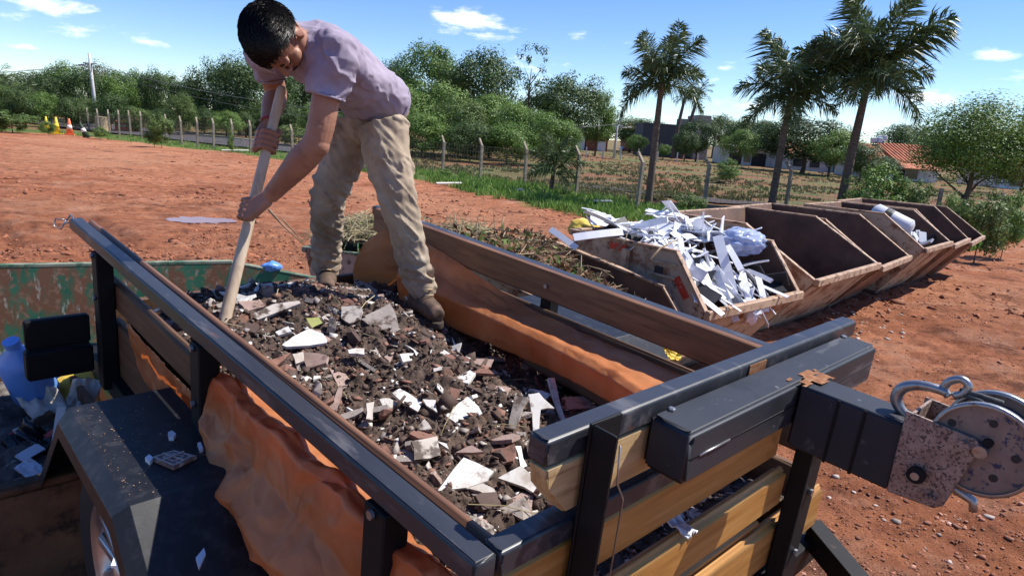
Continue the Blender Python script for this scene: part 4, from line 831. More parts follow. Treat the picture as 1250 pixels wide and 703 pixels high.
for (a, b, wd, lab) in (((822, 305), (862, 378), .10, 'broad white strip sliding down over the lip of the reflector skip'), ((876, 288), (900, 380), .085, 'long white panel standing steeply in the scrap, its top the highest'), ((888, 300), (905, 330), .05, 'white bent strip right of the long panel'), ((905, 328), (915, 368), .05, 'upright white strip just right of the long panel'), ((912, 330), (942, 343), .035, 'white strip pointing right over the empty part of the skip'), ((905, 325), (938, 318), .012, 'thin white rod sticking out to the right of the scrap'), ((752, 285), (815, 268), .05, 'long pale strip on top of the heap at its back'), ((700, 290), (760, 283), .06, 'pale strip lying along the back left of the heap'), ((704, 303), (672, 280), .05, 'white board end standing at the back of the leaf skip'), ((845, 318), (860, 352), .10, 'grey white sheet hanging in the front of the heap')):
    z0 = 1.0; pa = wpt(*a, 5.9); pb = wpt(*b, 5.55)
    if a[0] > 870: pa = wpt(*a, 5.85); pb = wpt(*b, 5.45)
    if a[0] < 720: pa = wpt(*a, 5.35); pb = wpt(*b, 5.5)
    o = plank_piece('plastic_strip', (pa+pb)/2, pb-pa, norm(EYE-pa+np.array([0, 0, 1.5])), np.linalg.norm(pb-pa), wd, .014, 'scrap', .12); tag(recenter(o), lab, 'plastic strip')
def blob(name, c, sc, mat, seed, amp=.25, f=2.2, n=2, parent=None, crease=False, mw=None, flat=False):
    bm = bmesh.new(); bmesh.ops.create_icosphere(bm, subdivisions=n+1, radius=1); V = np.array([v.co[:] for v in bm.verts]); F = [[v.index for v in fc.verts] for fc in bm.faces]; bm.free()
    k = fbm(V*f+seed*3.7, 4, seed); k = np.abs(k)*-2+.5 if crease else k
    V = V*(1+amp*k)[:, None]*np.asarray(sc); me = mesh_np(name, V, F, not flat); o = mobj(name, me, M[mat], parent, mw); o.location = tuple(c); return o
o = blob('film_bag', wpt(902, 295, 6.15), (.20, .16, .10), 'scrap_blue', 4, .7, 2.5, 3, crease=True); tag(o, 'crumpled bluish clear film at the far side of the white scrap', 'film')
o = plank_piece('plastic_box', wpt(918, 376, 5.6)+np.array([0, 0, .03]), (1, .6, .1), (0, -.4, 1), .16, .14, .03, 'scrap'); tag(recenter(o), 'white box lid lying at the lip of the reflector skip', 'lid')
o = blob('yellow_sack', wpt(715, 275, 6.9)-np.array([0, 0, .05]), (.17, .12, .10), 'yellow', 9, .5, 2, 3); tag(o, 'yellow plastic sack at the back of the white scrap heap', 'sack')
o = blob('rag', o2+w2(.03, .72, .60), (.05, .06, .11), 'scrap', 12, .6, 2.5, 2); tag(o, 'white rag hanging over the lip of the reflector skip', 'rag')

# ------------------------------------------------------------------ leaf heap, hay heap (uncountable stuff)
M['dead_leaf'] = pmat('dead_leaves', [(.07, .035, .02), (.17, .085, .045), (.30, .19, .10)], 9, .8, island=.5, trans=.15)
M['green_leaf'] = pmat('cut_green_leaves', [(.05, .09, .02), (.12, .18, .04), (.24, .28, .09)], 9, .7, island=.4, trans=.25)
M['twig'] = pmat('twigs', [(.09, .06, .04), (.22, .16, .10), (.36, .28, .18)], 7, .9, island=.4)
M['hay'] = pmat('hay', [(.20, .16, .08), (.36, .30, .17), (.48, .42, .26)], 6, .85, island=.4)
M['heap_core'] = pmat('heap_core', [(.03, .02, .012), (.08, .05, .03)], 8, .95, .5)
def heap(name, o, Wp, x0, x1, y0, y1, zf, n1, n2, n3, seed, label, mats=('dead_leaf', 'green_leaf', 'twig'), ls=.035, tl_=.4, par=None):
    g = np.random.default_rng(seed)
    e = empty(name, o, label=label, cat='heap'); e['kind'] = 'stuff'
    nx, ny = 26, 22; X, Y = np.meshgrid(np.linspace(x0, x1, nx), np.linspace(y0, y1, ny)); Z = np.array([[zf(x, y)-.04 for x, y in zip(a, b)] for a, b in zip(X, Y)])+.05*fbm(np.c_[X.ravel(), Y.ravel()]*5, 3, seed).reshape(X.shape)
    V = np.array([Wp(x, y, z) for x, y, z in zip(X.ravel(), Y.ravel(), Z.ravel())]); F = [(j*nx+i, j*nx+i+1, (j+1)*nx+i+1, (j+1)*nx+i) for j in range(ny-1) for i in range(nx-1)]
    mobj('heap_core', mesh_np('heap_core', V, F, True), M['heap_core'], e)
    def pts(n):
        xs = g.uniform(x0, x1, n); ys = g.uniform(y0, y1, n); return np.array([Wp(a, b, zf(a, b)+abs(g.normal(0, .035))) for a, b in zip(xs, ys)])
    for n, mt, nm in ((n1, mats[0], 'dry_leaves'), (n2, mats[1], 'green_leaves')):
        if n:
            P = pts(n); V, F = leaves(P, g.normal(0, 1, (n, 3))+np.array([0, 0, .7]), ls, seed+3); mobj(nm, mesh_np(nm, V, F), M[mt], e)
    if n3:
        P = pts(n3); m = MB()
        for p in P:
            d = norm(g.normal(0, 1, 3)*np.array([1, 1, .35])); l = tl_*g.uniform(.3, 1); q = norm(g.normal(0, 1, 3)); m.tube([p-d*l/2, p+q*l*.08, p+d*l/2], [.004, .0035, .0015], 4, False)
        m.build('twigs', M[mats[2]], e)
    return e
def h1(x, y): return np.interp(x, [.05, .5, 1.0, 1.45], [.58, .80, 1.02, 1.17])-.35*max(0, .02-y)/.25+.05*math.sin(6*x+4*y)-.35*max(0, y-.95)
heap('leaf_heap', o1, w1, .10, 1.42, -.02, W1-.05, h1, 2600, 900, 420, 41, 'heap of dead leaves, cut greenery and twigs filling the skip by the trailer')
def h1b(x, y): return .78+.9*y+.03*math.sin(9*x)
heap('cut_greenery', o1, w1, .2, 1.5, -.30, -.03, lambda x, y: h1b(x, y)-.06, 200, 700, 40, 43, 'cut green leaves spilling down between the skip and the trailer', ls=.045)
heap('hay_heap', oh, wh, .10, 1.56, .06, Wh-.06, lambda x, y: .80+.13*math.sin(math.pi*y/Wh)+.03*math.sin(7*x), 200, 300, 2200, 47, 'heap of cut hay and twigs in the small green bin', ('dead_leaf', 'green_leaf', 'hay'), .03, .38)
for (a, b, y, lab) in (((818, 300), (785, 316), 5.0, 0), ((845, 288), (800, 322), 5.0, 0)): pass
def branch(pts, r, label):
    m = MB(); m.tube(pts, np.linspace(r, r*.3, len(pts)), 6); o = m.build('branch', M['twig'], smooth=True); tag(recenter(o), label, 'branch')
branch([wpt(793, 318, 4.75), wpt(806, 303, 4.9), wpt(828, 292, 5.1)], .012, 'bare curved branch sticking up from the leaf heap towards the scrap')
branch([wpt(752, 305, 5.0), wpt(764, 292, 5.05), wpt(767, 278, 5.1)], .009, 'thin upright twig standing in the leaf heap')
branch([wpt(328, 256, 6.3), wpt(345, 275, 6.2), wpt(368, 296, 6.1)], .012, 'bare branch poking up left out of the hay heap')
branch([wpt(345, 268, 6.3), wpt(360, 284, 6.2), wpt(372, 300, 6.1)], .008, 'short twig rising from the hay heap by the worker\'s shin')
# junk in the fifth skip
M['metal_white'] = pmat('white_metal', [(.55, .56, .6), (.7, .7, .73)], 4, .4, spots=[((.3, .25, .22), 6, .66, .06)])
e = empty('metal_cylinder', o5+w5(.62, .55, 1.03), label='white metal cylinder lying on the junk in the cream skip', cat='cylinder')
m = MB(); m.lathe([(0, -.30), (.10, -.30), (.15, -.26), (.155, 0), (.15, .26), (.10, .30), (0, .30)], 22, 0); m.build('shell', M['metal_white'], e, True); m = MB(); m.lathe([(.159, -.12), (.162, -.10), (.162, -.03), (.159, -.01)], 22, 0); m.build('band', M['scrap_black'], e); e.rotation_euler = (0, .35, -.75)
g = np.random.default_rng(5)
for k in range(18):
    x = g.uniform(.15, .8); c = o5+w5(x, g.uniform(.15, W5-.15), np.interp(x, [0, .8], [.72, 1.0])); mt = ['scrap_black', 'scrap', 'metal_white'][k % 3]
    o = plank_piece('junk_piece', c, g.normal(0, 1, 3), norm(np.array([0, 0, 1])+g.normal(0, .5, 3)), g.uniform(.12, .35), g.uniform(.05, .16), .03, mt, g.normal(0, .3)); tag(recenter(o), {0: 'black', 1: 'white', 2: 'grey'}[k % 3]+' junk piece under the metal cylinder in the cream skip', 'junk', 'junk under the cylinder')

# ------------------------------------------------------------------ rusty bin with rubbish left of the trailer
M['bin_wood'] = pmat('rusty_brown_board', [(.07, .035, .02), (.13, .065, .035), (.19, .10, .055)], 5, .85, .3, spots=[((.03, .018, .012), 6, .58, .06)])
bx0, bx1, by0, by1, bz0, bz1 = -.68, -.03, 1.80, 3.0, -1.18, -.74
bn = empty('rubbish_bin', mw=TM.copy(), label='rusty brown open bin of rubbish between the fender and the green skip', cat='bin')
for nm, b_ in (('near_wall', (bx0, bx1, by0, by0+.03, bz0, bz1)), ('far_wall', (bx0, bx1, by1-.03, by1, bz0, bz1)), ('side_wall', (bx0-.033, bx0-.003, by0, by1, bz0, bz1+.03)), ('side_wall', (bx1+.003, bx1+.033, by0, by1, bz0, bz1)), ('floor', (bx0, bx1, by0+.033, by1-.033, bz0, bz0+.03))):
    m = MB(); m.box(*b_); m.build(nm, M['bin_wood'], bn, bevel=.005)
m = MB(); m.box(bx0-.045, bx1, by0-.012, by0+.04, bz1+.003, bz1+.04); m.build('rim', M['bin_wood'], bn, bevel=.008)
m = MB(); m.box(bx0-.05, bx0+.02, by0+.05, by1, bz1+.034, bz1+.07); m.build('rim', M['bin_wood'], bn, bevel=.008)
m = MB()
nx, ny = 24, 30; X, Y = np.meshgrid(np.linspace(bx0+.002, bx1-.002, nx), np.linspace(by0+.035, by1-.035, ny)); Z = -.87+.10*fbm(np.c_[X.ravel(), Y.ravel()]*7, 4, 5)+.02
M['muck'] = pmat('dark_rubbish_muck', [(.02, .017, .015), (.07, .055, .045), (.2, .17, .14)], 14, .8, .6, spots=[((.35, .33, .3), 20, .66, .03)])
tag(mobj('rubbish_muck', mesh_np('rubbish_muck', np.c_[X.ravel(), Y.ravel(), Z], [(j*nx+i, j*nx+i+1, (j+1)*nx+i+1, (j+1)*nx+i) for j in range(ny-1) for i in range(nx-1)], True), M['muck'], mw=TM.copy()), 'dark loose rubbish filling the rusty bin', 'rubbish', kind='stuff')
M['jug'] = pmat('blue_plastic', [(.10, .26, .66), (.15, .33, .75)], 2, .35, spec=.5)
M['paper'] = pmat('dirty_paper', [(.5, .42, .34), (.66, .58, .49)], 5, .85, .2, spots=[((.3, .22, .16), 6, .64, .06)])
M['bagyellow'] = pmat('yellow_paper_bag', [(.62, .40, .05), (.72, .50, .09)], 9, .75, .2, spots=[((.3, .2, .05), 18, .63, .04), ((.75, .65, .35), 5, .66, .06)])
M['redplastic'] = pmat('red_plastic', [(.55, .04, .04), (.62, .07, .06)], 5, .4)
M['blackbag'] = pmat('black_bag', [(.01, .01, .012), (.02, .02, .022)], 5, .25, .3, spec=.6)
e = empty('blue_jug', tw(tat(48, 484, z=-.80)), label='blue plastic jug lying on the rubbish under the tail lamp box', cat='jug')
m = MB(); m.lathe([(0, 0), (.075, .004), (.088, .03), (.088, .20), (.07, .245), (.03, .275), (.026, .30)], 24); m.build('jug_body', M['jug'], e, True)
m = MB(); m.tube([(.085, 0, .08), (.13, 0, .09), (.135, 0, .18), (.083, 0, .2)], .012, 8); m.build('handle', M['jug'], e, True); m = MB(); m.lathe([(.031, .298), (.031, .325), (0, .328)], 16); m.build('cap', M['jug'], e)
e.rotation_euler = (.35, -.25, .6)
def crumple(name, c, sx, sy, amp, mat, seed, up, label, cat, rot=0, n=16, thick=.003, bend=0):
    up = norm(up); a = norm(np.cross(up, (math.sin(rot), math.cos(rot), .1))); b = np.cross(up, a)
    X, Y = np.meshgrid(np.linspace(-1, 1, n), np.linspace(-1, 1, n)); Pq = np.c_[X.ravel(), Y.ravel()]
    h = amp*(np.abs(fbm(Pq*1.6+seed, 3, seed))*2-.5+.4*fbm(Pq*5+seed, 2, seed+4))-bend*X.ravel()**2
    jit = .12*np.c_[fbm(Pq*1.5, 2, seed+8), fbm(Pq*1.5, 2, seed+9)]
    V = np.asarray(c)+np.outer((X.ravel()+jit[:, 0])*sx, a)+np.outer((Y.ravel()+jit[:, 1])*sy, b)+np.outer(h, up)
    F = [(j*n+i, j*n+i+1, (j+1)*n+i+1, (j+1)*n+i) for j in range(n-1) for i in range(n-1)]
    o = mobj(name, mesh_np(name, V, F, False), M[mat]); recenter(o)
    if thick: md = o.modifiers.new('thickness', 'SOLIDIFY'); md.thickness = thick
    if label: tag(o, label, cat)
    return o
tp = lambda px, py, z=-.80: tw(tat(px, py, z=z))
up_ = norm(EYE-tp(60, 500)+np.array([0, 0, 2.2]))
crumple('paper_sack', tp(84, 466, -.76), .15, .10, .018, 'bagyellow', 3, norm(np.array([.2, -.9, .8])), 'yellow printed paper sack under the tail lamp box', 'sack', .9)
crumple('paper_sheet', tp(62, 502), .14, .07, .05, 'paper', 5, up_, 'crumpled pale paper sheet in front of the yellow sack', 'paper', .5)
crumple('paper_sheet', tp(100, 492), .12, .06, .04, 'paper', 6, up_, 'crumpled brownish paper beside the fender end', 'paper', 1.4)
crumple('cardboard_piece', tp(60, 520, -.82), .06, .05, .02, 'bin_wood', 8, up_, 'brown crumpled cardboard in the middle of the rubbish', 'cardboard', .2)
crumple('black_bag', tp(48, 548, -.83), .12, .06, .06, 'blackbag', 9, up_, 'shiny black bag at the near end of the rubbish bin', 'bag', .2)
crumple('paper_sheet', tp(105, 480), .05, .05, .03, 'scrap', 16, up_, 'small white paper scrap touching the tail of the fender', 'paper', 1.4)
crumple('film_bag', tp(45, 578, -.82), .07, .03, .02, 'scrap', 11, up_, 'pale clear film at the near rim of the rubbish bin', 'film', .2)
for (a, b, w, mt, lab) in (((56, 533), (71, 524), .022, 'redplastic', 'red plastic strip lying in the middle of the rubbish'), ((13, 532), (24, 526), .02, 'redplastic', 'red plastic offcut at the left of the rubbish'), ((38, 524), (42, 538), .012, 'jug', 'blue plastic loop lying among the rubbish'), ((75, 497), (64, 573), .03, 'board', 'white thin board standing against the fender in the rubbish'), ((20, 530), (40, 524), .05, 'paper', 'small white carton at the left of the rubbish'), ((24, 560), (50, 545), .04, 'scrap', 'white flat offcut resting on the black bag')):
    pa, pb = tp(*a, -.80 if mt != 'board' else -.66), tp(*b, -.81); o = plank_piece('offcut', (pa+pb)/2, pb-pa, up_, np.linalg.norm(pb-pa), w, .008, mt, .1); tag(recenter(o), lab, 'offcut')
o = blob('blue_bag', (-1.70, 4.70, .862), (.065, .055, .04), 'jug', 14, .5, 2, 2); tag(o, 'small blue bag hung on the far rim of the green skip', 'bag')
# ------------------------------------------------------------------ trailer (local x across, y to the tail, z up from the front corner of the top rail)
tr = empty('cargo_trailer', mw=TM.copy(), label='wooden sided cargo trailer with dark steel rails, loaded with rubble', cat='trailer')
LT, WT = 2.6, 1.5
def part(name, mat, *b, bevel=.004, parent=None):
    m = MB(); m.box(*b); return m.build(name, M[mat], parent or tr, bevel=bevel)
M['wood_rail'] = pmat('reddish_wood_edge', [(.10, .045, .024), (.17, .08, .042), (.23, .115, .06)], 5, .5, .15, stretch=(9, .7, 9), spots=[((.06, .03, .02), 3, .62, .06, (6, .5, 6)), ((.02, .015, .015), 2, .70, .04)], bscale=14, bdist=.003)
M['steel_rail'] = pmat('scuffed_rail_steel', [(.018, .02, .027), (.034, .036, .044)], 4, .38, .05, stretch=(3, .6, 3), spots=[((.10, .095, .10), 8, .60, .06, (2, .5, 2)), ((.16, .06, .025), 3, .70, .03, (3, .7, 3))], spec=.55, bscale=50, bdist=.002, rvar=.1)
M['wood_pale'] = pmat('pale_sawn_wood', [(.36, .22, .09), (.50, .34, .16), (.60, .45, .24)], 4, .6, .15, stretch=(.8, 9, 9), spots=[((.2, .11, .05), 4, .64, .06, (.6, 8, 8))], bscale=18, bdist=.003)
# left side
part('top_rail', 'steel_rail', 0, .05, .0, LT, -.048, 0, bevel=.006)
part('side_plank', 'wood_rail', .053, .09, .012, LT-.02, -.118, -.006, bevel=.012)
part('side_plank', 'wood_dark', .053, .088, .012, 2.28, -.285, -.165, bevel=.012)
part('side_plank', 'wood_dark', .053, .088, .012, 2.245, -.56, -.33, bevel=.01)
part('chassis_rail', 'steel_black', .02, .07, 0, LT, -.64, -.563)
for y in (2.20, 1.17, .27): part('post', 'steel_black', -.008, .050, y-.035, y+.035, -.60, -.050)
m = MB()
m.tube([(.02, 2.60, -.01), (.02, 2.66, .0), (.01, 2.67, -.02), (-.005, 2.66, -.03), (-.01, 2.63, -.03), (.0, 2.60, -.02)], .004, 6); m.tube([(-.005, 2.66, -.02), (-.03, 2.69, -.02), (-.04, 2.68, -.05), (-.02, 2.655, -.06), (-.005, 2.65, -.03)], .003, 6)
m.build('latch', M['zinc'], tr, True)
# right side
part('top_rail', 'steel_rail', 1.45, 1.50, .0, LT, -.048, 0, bevel=.006)
part('side_plank', 'wood_rail', 1.410, 1.447, .05, 2.52, -.122, .004, bevel=.006)
part('side_plank', 'wood_dark', 1.412, 1.447, .05, LT-.05, -.285, -.168, bevel=.012)
part('side_plank', 'wood_dark', 1.412, 1.447, .05, LT-.05, -.56, -.33, bevel=.01)
part('chassis_rail', 'steel_black', 1.43, 1.48, 0, LT, -.64, -.563)
for y in (2.20, 1.225, .27): part('post', 'steel_black', 1.450, 1.508, y-.03, y+.03, -.60, -.050)
# floor and tail board
part('floor', 'wood_dark', .07, 1.43, .03, LT-.02, -.60, -.562)
part('tail_board', 'wood_dark', .095, 1.405, LT-.055, LT-.02, -.56, -.37)
# front: low rail with planks
part('front_rail', 'steel_rail', .053, 1.447, -.004, .046, -.05, 0, bevel=.006)
part('front_plank', 'wood_yellow', .055, 1.10, .004, .040, -.168, -.054, bevel=.010)
part('front_plank', 'wood_yellow', .055, 1.105, -.034, .003, -.300, -.182, bevel=.014)
part('front_plank', 'wood_yellow', .055, 1.445, -.034, .003, -.505, -.358, bevel=.014)
part('batten', 'wood_yellow', .30, 1.04, -.018, .016, -.352, -.318, bevel=.012)
part('front_sill', 'steel_black', .02, 1.48, -.05, -.0, -.63, -.545)
# raised front rail with its plank
part('upper_rail', 'steel_rail', .135, 1.445, 0., .048, .122, .172, bevel=.006)
m = MB(); m.poly([(.140, .001, .119), (1.40, .001, .119), (1.40, .001, .012), (.205, .001, .012), (.150, .001, .075)], (0, -1, 0), .044); m.build('upper_plank', M['wood_pale'], tr, bevel=.004)
# angle iron posts of the front
def angle(x, w, z0, z1, sgn=1, y=-.008):
    m = MB(); m.box(x, x+w, y-.008, y, z0, z1); m.box(x, x+.008, y-.058, y-.009, z0, z1); m.build('angle_post', M['steel_black'], tr, bevel=.002)
angle(.222, .085, -.62, .186); 
m = MB(); m.box(1.10, 1.18, -.085, -.038, -.62, .12); m.build('front_post', M['steel_black'], tr, bevel=.004)
m = MB(); m.tube([(.232, -.07, .17), (.236, -.074, .1), (.262, -.074, .06), (.262, -.075, -.3)], .0018, 5); m.build('weld_wire', M['zinc'], tr, True)
# square beam and winch arm
def sq_beam(name, x0, x1, y0, y1, z0, z1, mat, bev): m = MB(); m.box(x0, x1, y0, y1, z0, z1); return m.build(name, M[mat], tr, bevel=bev, seg=3)
M['beam'] = pmat('painted_beam_steel', [(.024, .026, .032), (.038, .041, .05)], 3, .5, .04, spots=[((.014, .015, .018), 4, .64, .06), ((.13, .06, .03), 9, .72, .03), ((.12, .115, .115), 26, .68, .02), ((.09, .09, .095), 2.2, .62, .03, (1, 6, 6))], spec=.28, bscale=60, bdist=.0015, rvar=.1)
sq_beam('cross_beam', .41, 1.335, -.1, -.004, .042, .152, 'beam', .010)
m = MB(); m.tube([(.415, -.0995, .098), (.8, -.0998, .0985), (1.33, -.0995, .098)], .0016, 6); m.build('beam_seam', M['steel_black'], tr, True); m = MB(); m.tube([(.45, -.100, .098), (.50, -.1012, .0985), (.56, -.100, .098)], .0026, 6); m.build('weld_bead', M['zinc'], tr, True)
sq_beam('winch_arm', .845, .945, -.325, -.103, .0, .150, 'beam', .006)
m = MB(); xx, yy = np.meshgrid(np.linspace(.83, .965, 14), np.linspace(-.135, -.075, 9)); V = np.c_[xx.ravel(), yy.ravel(), .1535+.004*np.abs(fbm(np.c_[xx.ravel(), yy.ravel()]*60, 3, 5))]
kq = [(j*14+i, j*14+i+1, (j+1)*14+i+1, (j+1)*14+i) for j in range(8) for i in range(13) if vn(np.array([[i*.45, j*.5]]), 3)[0]+.45-abs(i-6.5)/14-abs(j-4)/14 > .0]
M['rust_patch'] = pmat('fresh_rust', [(.13, .045, .018), (.24, .095, .035), (.34, .18, .09)], 60, .85, .4, bdist=.003)
mobj('weld_rust', mesh_np('weld_rust', V, kq), M['rust_patch'], tr)
m = MB(); m.box(.80, .88, -.0032, -.001, .130, .166); m.build('rust_spot', M['rust_patch'], tr)
for y in (-.19, -.245): 
    m = MB(); m.box(.8425, .8448, y-.003, y+.003, .0, .148); m.build('weld_seam', M['steel_black'], tr)
# bolt heads where planks meet posts
def bolt(p, axis, r=.010, th=.007):
    m = MB(); c = [0, 0, 0]; prof = [(0, 0), (r, 0), (r, th), (r*.7, th*1.5), (0, th*1.5)]; m.lathe(prof, 6, axis, p); m.build('bolt', M['zinc'], tr)
for y in (2.20, 1.17, .27):
    for z in (-.06, -.225): bolt((-.0185, y, z), 0); bolt((1.398, y+.02, z), 0)
for x in (.262, 1.14):
    for z in (-.11, -.24, -.43): bolt((x, -.028 if x < 1 else -.0955, z), 1)
for x in (.46, 1.30): bolt((x, -.02, .1525), 2, .008, .004)
# winch
wn_ = empty('winch', mw=TM.copy()); wn_.parent = tr; wn_.matrix_parent_inverse = tr.matrix_world.inverted()
def cyl(name, mat, c, r, x0, x1, n=24, parent=wn_, bevel=0): m = MB(); m.lathe([(0, x0), (r, x0), (r, x1), (0, x1)], n, 0, (0, c[0], c[1])); return m.build(name, M[mat], parent, bevel=bevel)
for x in (.8335, .955):
    m = MB(); m.poly([(x, -.317, .183), (x, -.440, .178), (x, -.451, .166), (x, -.424, .026), (x, -.410, .012), (x, -.324, .004)], (-1, 0, 0), .007); m.build('side_plate', M['winch'], wn_, bevel=.0015)
m = MB(); m.box(.842, .954, -.332, -.3265, .004, .182); m.build('back_plate', M['winch'], wn_)
dc = np.array([-.452, .158])
def flange(x0, x1, r, holes, mat):
    bm = bmesh.new(); n = 48; m = MB()
    ring = [(r*math.cos(2*math.pi*k/n), r*math.sin(2*math.pi*k/n)) for k in range(n)]
    m.add([(x, dc[0]+a, dc[1]+b) for x in (x0, x1) for a, b in ring], [tuple(range(n)), tuple(range(2*n-1, n-1, -1))]+[(k, k+n, (k+1) % n+n, (k+1) % n) for k in range(n)])
    o = m.build('drum_flange', M[mat], wn_)
    m = MB(); 
    for k in range(n):
        pass
    m.lathe([(r-.004, x0-.006), (r+.002, x0-.007), (r+.003, x1+.001), (r-.002, x1+.002)], 48, 0, (0, dc[0], dc[1]), False); m.build('flange_rim', M['zinc'], wn_, True)
    for a, b in holes: m = MB(); m.lathe([(0, x0-.0012), (.0075, x0-.0012), (.0075, x0-.0002), (0, x0-.0002)], 16, 0, (0, dc[0]+a, dc[1]+b)); m.build('flange_hole', M['dark_door'], wn_)
    return o
flange(.8475, .8515, .088, [(-.004, .056), (.058, .03), (-.03, -.045), (-.052, .006), (.035, -.045)], 'winch_flange'); flange(.946, .950, .088, [], 'winch_flange')
cyl('rope_drum', 'rope', dc, .060, .852, .9455, 28)
m = MB()
for k in range(9):
    t = np.linspace(0, 2*math.pi, 30); m.tube(np.stack([.857+k*.0103+.004*np.sin(t), dc[0]+.061*np.cos(t), dc[1]+.061*np.sin(t)], 1), .005, 6, False)
m.build('rope', M['rope'], wn_, True)
cyl('axle', 'zinc', dc, .012, .829, .965, 12)
for c in ((-.426, .161), (-.401, .031)): cyl('bolt', 'winch', c, .011, .818, .8262, 6)
cyl('bushing', 'steel_black', (-.368, .069), .017, .817, .8262, 20); cyl('pin', 'zinc', (-.368, .069), .008, .811, .8165, 14)
cyl('drum_slot_pin', 'steel_black', (-.458, .176), .009, .838, .8468, 10)
m = MB(); m.tube([(.865, -.405, .07), (.865, -.43, .055), (.862, -.462, .048), (.862, -.468, .028)], [.012, .011, .009, .008], 8); m.build('ratchet_lever', M['zinc'], wn_, True)
hk = [tat(1124, 520, x=.90), tat(1104, 505, x=.90), tat(1094, 488, x=.90), tat(1101, 474, x=.90), tat(1120, 470, x=.90), tat(1142, 474, x=.90), tat(1156, 480, x=.90)]
m = MB(); m.tube(*smooth_path(hk, [.007, .010, .0118, .0118, .0105, .0095, .008], 28), 14); m.build('hook', M['zinc'], wn_, True)
ey = [tat(*p, x=.905) for p in ((1158, 484), (1152, 474), (1160, 465), (1174, 463), (1182, 471), (1176, 480), (1164, 483))]
m = MB(); m.tube(*smooth_path(ey, [.008]*7, 24), 12); m.build('hook_eye', M['zinc'], wn_, True)
m = MB(); m.tube([tat(1172, 476, x=.905), tat(1200, 484, x=.90), tat(1225, 492, x=.90)], .005, 6); m.tube([tat(1172, 480, x=.905), tat(1196, 489, x=.892), tat(1215, 500, x=.892)], .0045, 6); m.build('hook_rope', M['rope'], wn_, True)
# drawbar
for x0, x1 in ((1.455, .80), (.045, .70)):
    m = MB(); m.bar((x0, -.02, -.50), (x1, -1.05, -.60), .06, .012); m.bar((x0-.03*(1 if x0 > 1 else -1), -.02, -.54), (x1, -1.05, -.64), .010, .065); m.build('drawbar', M['steel_black'], tr, bevel=.002)
m = MB(); m.box(.70, .80, -1.25, -.98, -.67, -.585); m.build('coupler', M['steel_black'], tr, bevel=.012)
m = MB(); m.tube([(.75, -1.1, -.60), (.75, -1.1, -1.06)], .03, 12); m.lathe([(0, -1.17), (.08, -1.17), (.08, -1.14), (0, -1.06)], 16, 2, (.75, -1.1, 0)); m.build('jack_leg', M['steel_black'], tr)
# fenders and wheels
def fender(s, x_in, zt=-.30):
    prof = [(.42, -.78), (.50, -.66), (.885, zt), (1.455, zt), (1.82, -.66), (1.90, -.78)]
    xc, xo = x_in-s*.272, x_in-s*.305
    V = []
    for (y, z) in prof: V += [(x_in, y, z), (xc, y, z), (xo, y+(.02 if y < 1.2 else -.02), z-.028), (xo-s*.004, y+(.03 if y < 1.2 else -.03), z-.07)]
    m = MB(); n = 4; F = [(i*n+k, i*n+k+1, (i+1)*n+k+1, (i+1)*n+k) for i in range(len(prof)-1) for k in range(3)]; m.add(V, F)
    o = m.build('fender', M['fender'], tr); md = o.modifiers.new('thickness', 'SOLIDIFY'); md.thickness = .004; md.offset = 0
    bv = o.modifiers.new('edge', 'BEVEL'); bv.width = .014; bv.segments = 3; o.data.polygons.foreach_set('use_smooth', np.ones(len(o.data.polygons), bool)); wmm = o.modifiers.new('normals', 'WEIGHTED_NORMAL')
    return o
fl = fender(1, .018); fr_ = fender(-1, 1.512, -.205)
def wheel(x, s):
    c = (x, 1.17, -.69); R = .315
    m = MB(); m.lathe([(.20, -.07), (.27, -.088), (.305, -.075), (R, -.055), (R, .055), (.305, .075), (.27, .088), (.20, .07)], 40, 0, c, False); w = m.build('wheel', M['tyre'], tr, True); w.name = 'wheel'
    m = MB(); m.lathe([(.205, -.072), (.195, -.078), (.185, -.05), (.17, -.03), (.17, .06), (.20, .07)], 36, 0, c, False); rm = m.build('rim', M['alloy'], w, True)
    m = MB()
    for k in range(10):
        a = 2*math.pi*k/10; m.bar((c[0]-s*.045, c[1]+.04*math.cos(a), c[2]+.04*math.sin(a)), (c[0]-s*.055, c[1]+.185*math.cos(a), c[2]+.185*math.sin(a)), .03, .016, (1, 0, 0))
    m.build('spokes', M['alloy'], w, bevel=.004); m = MB(); m.lathe([(0, -.07), (.03, -.068), (.05, -.05), (.05, .04), (0, .045)], 20, 0, c); m.build('hub', M['alloy'], w, True)
wheel(-.165, 1); wheel(1.665, -1)
m = MB(); m.tube([(-.12, 1.17, -.69), (1.62, 1.17, -.69)], .025, 10); m.build('axle', M['steel_black'], tr)
for x in (.06, 1.44): part('spring', 'steel_black', x-.03, x+.03, .75, 1.6, -.725, -.69); part('spring_hanger', 'steel_black', x-.02, x+.02, .76, .82, -.692, -.64); part('spring_hanger', 'steel_black', x-.02, x+.02, 1.53, 1.59, -.692, -.64)
# tail lamp box on the left, lamp on the right
for s, x0, x1 in ((1, -.235, -.012), (-1, 1.512, 1.735)):
    b1 = part('lamp_box', 'steel_black', x0+.008*s, x1, 2.30, 2.34, -.44, -.325, bevel=.006); part('lamp_box_skirt', 'steel_black', x0, x1, 2.27, 2.335, -.555, -.443, bevel=.006)
    m = MB(); m.box(x0+.03, x0+.17, 2.341, 2.36, -.43, -.35); m.build('tail_lamp', M['redplastic'], b1, bevel=.005)
